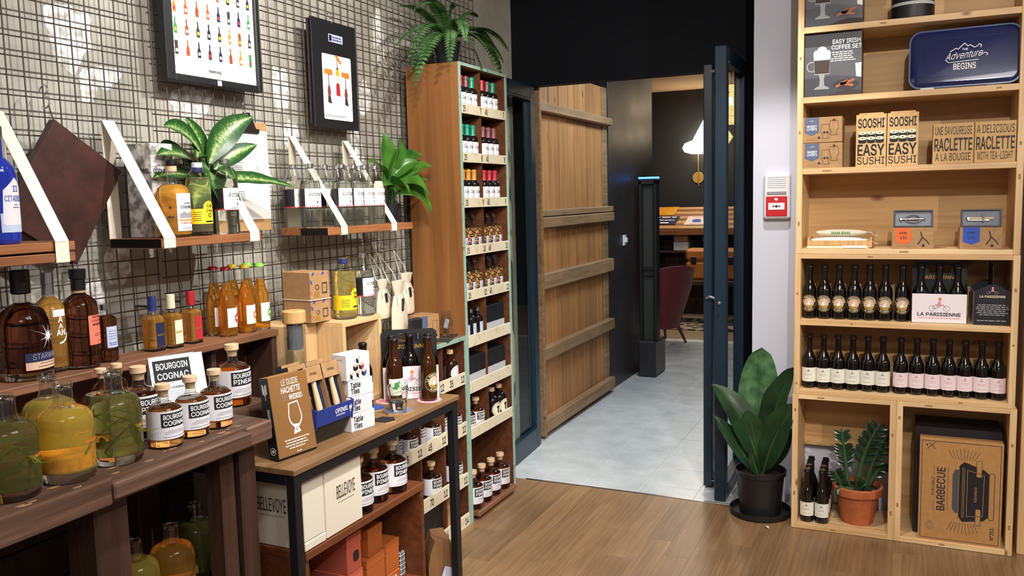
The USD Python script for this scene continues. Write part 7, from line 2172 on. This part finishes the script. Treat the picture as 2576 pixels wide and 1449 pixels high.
# neighbouring crates cut by the right edge of the picture
t = thing('display_crate', 'pine crate unit cut off by the right edge of the picture', 'shelf', (0, 0, 0))
NX = .445
part(t, 'side_panel', bx(NX, NX + .03, 3.90, 4.18, 0, 2.62, .001), 'pine_z')
part(t, 'side_panel', bx(1.30, 1.33, 3.90, 4.18, 0, 2.62, .001), 'pine_z')
for z in (.02, .345, .566, .684, 1.03, 1.25, 1.60, 1.90, 2.19):
    part(t, 'shelf_board', bx(NX + .03, 1.30, 3.90, 4.17, z - .022, z, .001), 'pine_x')
part(t, 'back_panel', bx(NX + .03, 1.30, 4.17, 4.18, 0, 2.62), 'ply_back')

# large potted fiddle-leaf plant
t = thing('potted_plant', 'large-leaved plant in a dark plastic pot with saucer between the folding door and the crates', 'plant', (-.590, 3.985, 0))
part(t, 'saucer', lathe([(0, 0), (.120, 0), (.136, .006), (.140, .030), (.135, .031), (.128, .010), (0, .008)], 36), 'plastic_black', 40)
part(t, 'pot', lathe([(0, .009), (.088, .009), (.092, .014), (.108, .190), (.116, .194), (.118, .214), (.112, .215), (.106, .196), (.104, .185), (0, .185)], 36), 'plastic_black', 30)
part(t, 'soil', lathe([(0, .183), (.103, .186), (.05, .196), (0, .198)], 22), 'soil')
for p0, p1, p2, w_, up_v, wv, bl in (
        ((0, .03, .25), (-.03, .05, .52), (-.005, .05, .78), .195, (.15, -1, .1), .045, .42),
        ((-.01, -.02, .24), (-.05, -.06, .50), (-.215, -.06, .615), .135, (.25, -.8, .8), .012, .75),
        ((-.02, -.03, .20), (-.10, -.06, .36), (-.205, -.07, .47), .080, (.3, -.8, .6), .0, .8),
        ((.02, 0, .26), (.05, -.01, .52), (.150, -.06, .715), .165, (-.7, -.8, .2), .03, .7),
        ((.02, -.03, .22), (.07, -.08, .42), (.165, -.10, .56), .165, (-.5, -.9, .5), .008, .7),
        ((.02, .02, .20), (.09, .06, .30), (.13, .07, .40), .12, (-.3, -.6, .8), .0, .8),
        ((-.005, -.04, .19), (-.02, -.06, .26), (-.035, -.055, .315), .05, (0, -1, .2), .0, .8),
        ((-.01, .0, .24), (-.02, -.04, .38), (-.05, -.05, .50), .13, (.2, -1, .2), .008, .7)):
    lf = part(t, 'leaf', leaf(p0, p1, p2, w_, 20, .22, up_v, wv, .9, bl), 'leaf_fig_pale' if bl < .5 else 'leaf_fig', True)
    part(lf, 'midrib', tube(np.vstack([[(p0[0] * .5, p0[1] * .5, .18)], bez(p0, p1, p2, 12)[:10]]), np.linspace(.005, .0012, 11), 7), 'stem_green', True)
t = thing('fallen_petal', 'small pale dried leaf scrap on the floor by the saucer', 'leaf', (-.545, 3.815, .0))
part(t, 'scrap', leaf((0, 0, .002), (.012, -.006, .012), (.02, -.018, .003), .016, 6), 'label_cream')

# a pale card on the lowest shelves of the cut-off unit
t = carton('pale_box', 'small pale box on the low shelf of the crate unit at the right edge', 'box', (.56, 3.93, .0205), 0, .16, .12, .20, 'label_pale')
pr(t, 'fine_print', bars([(0, .10, .1, .004), (0, .09, .08, .004)]), 'ink_grey')
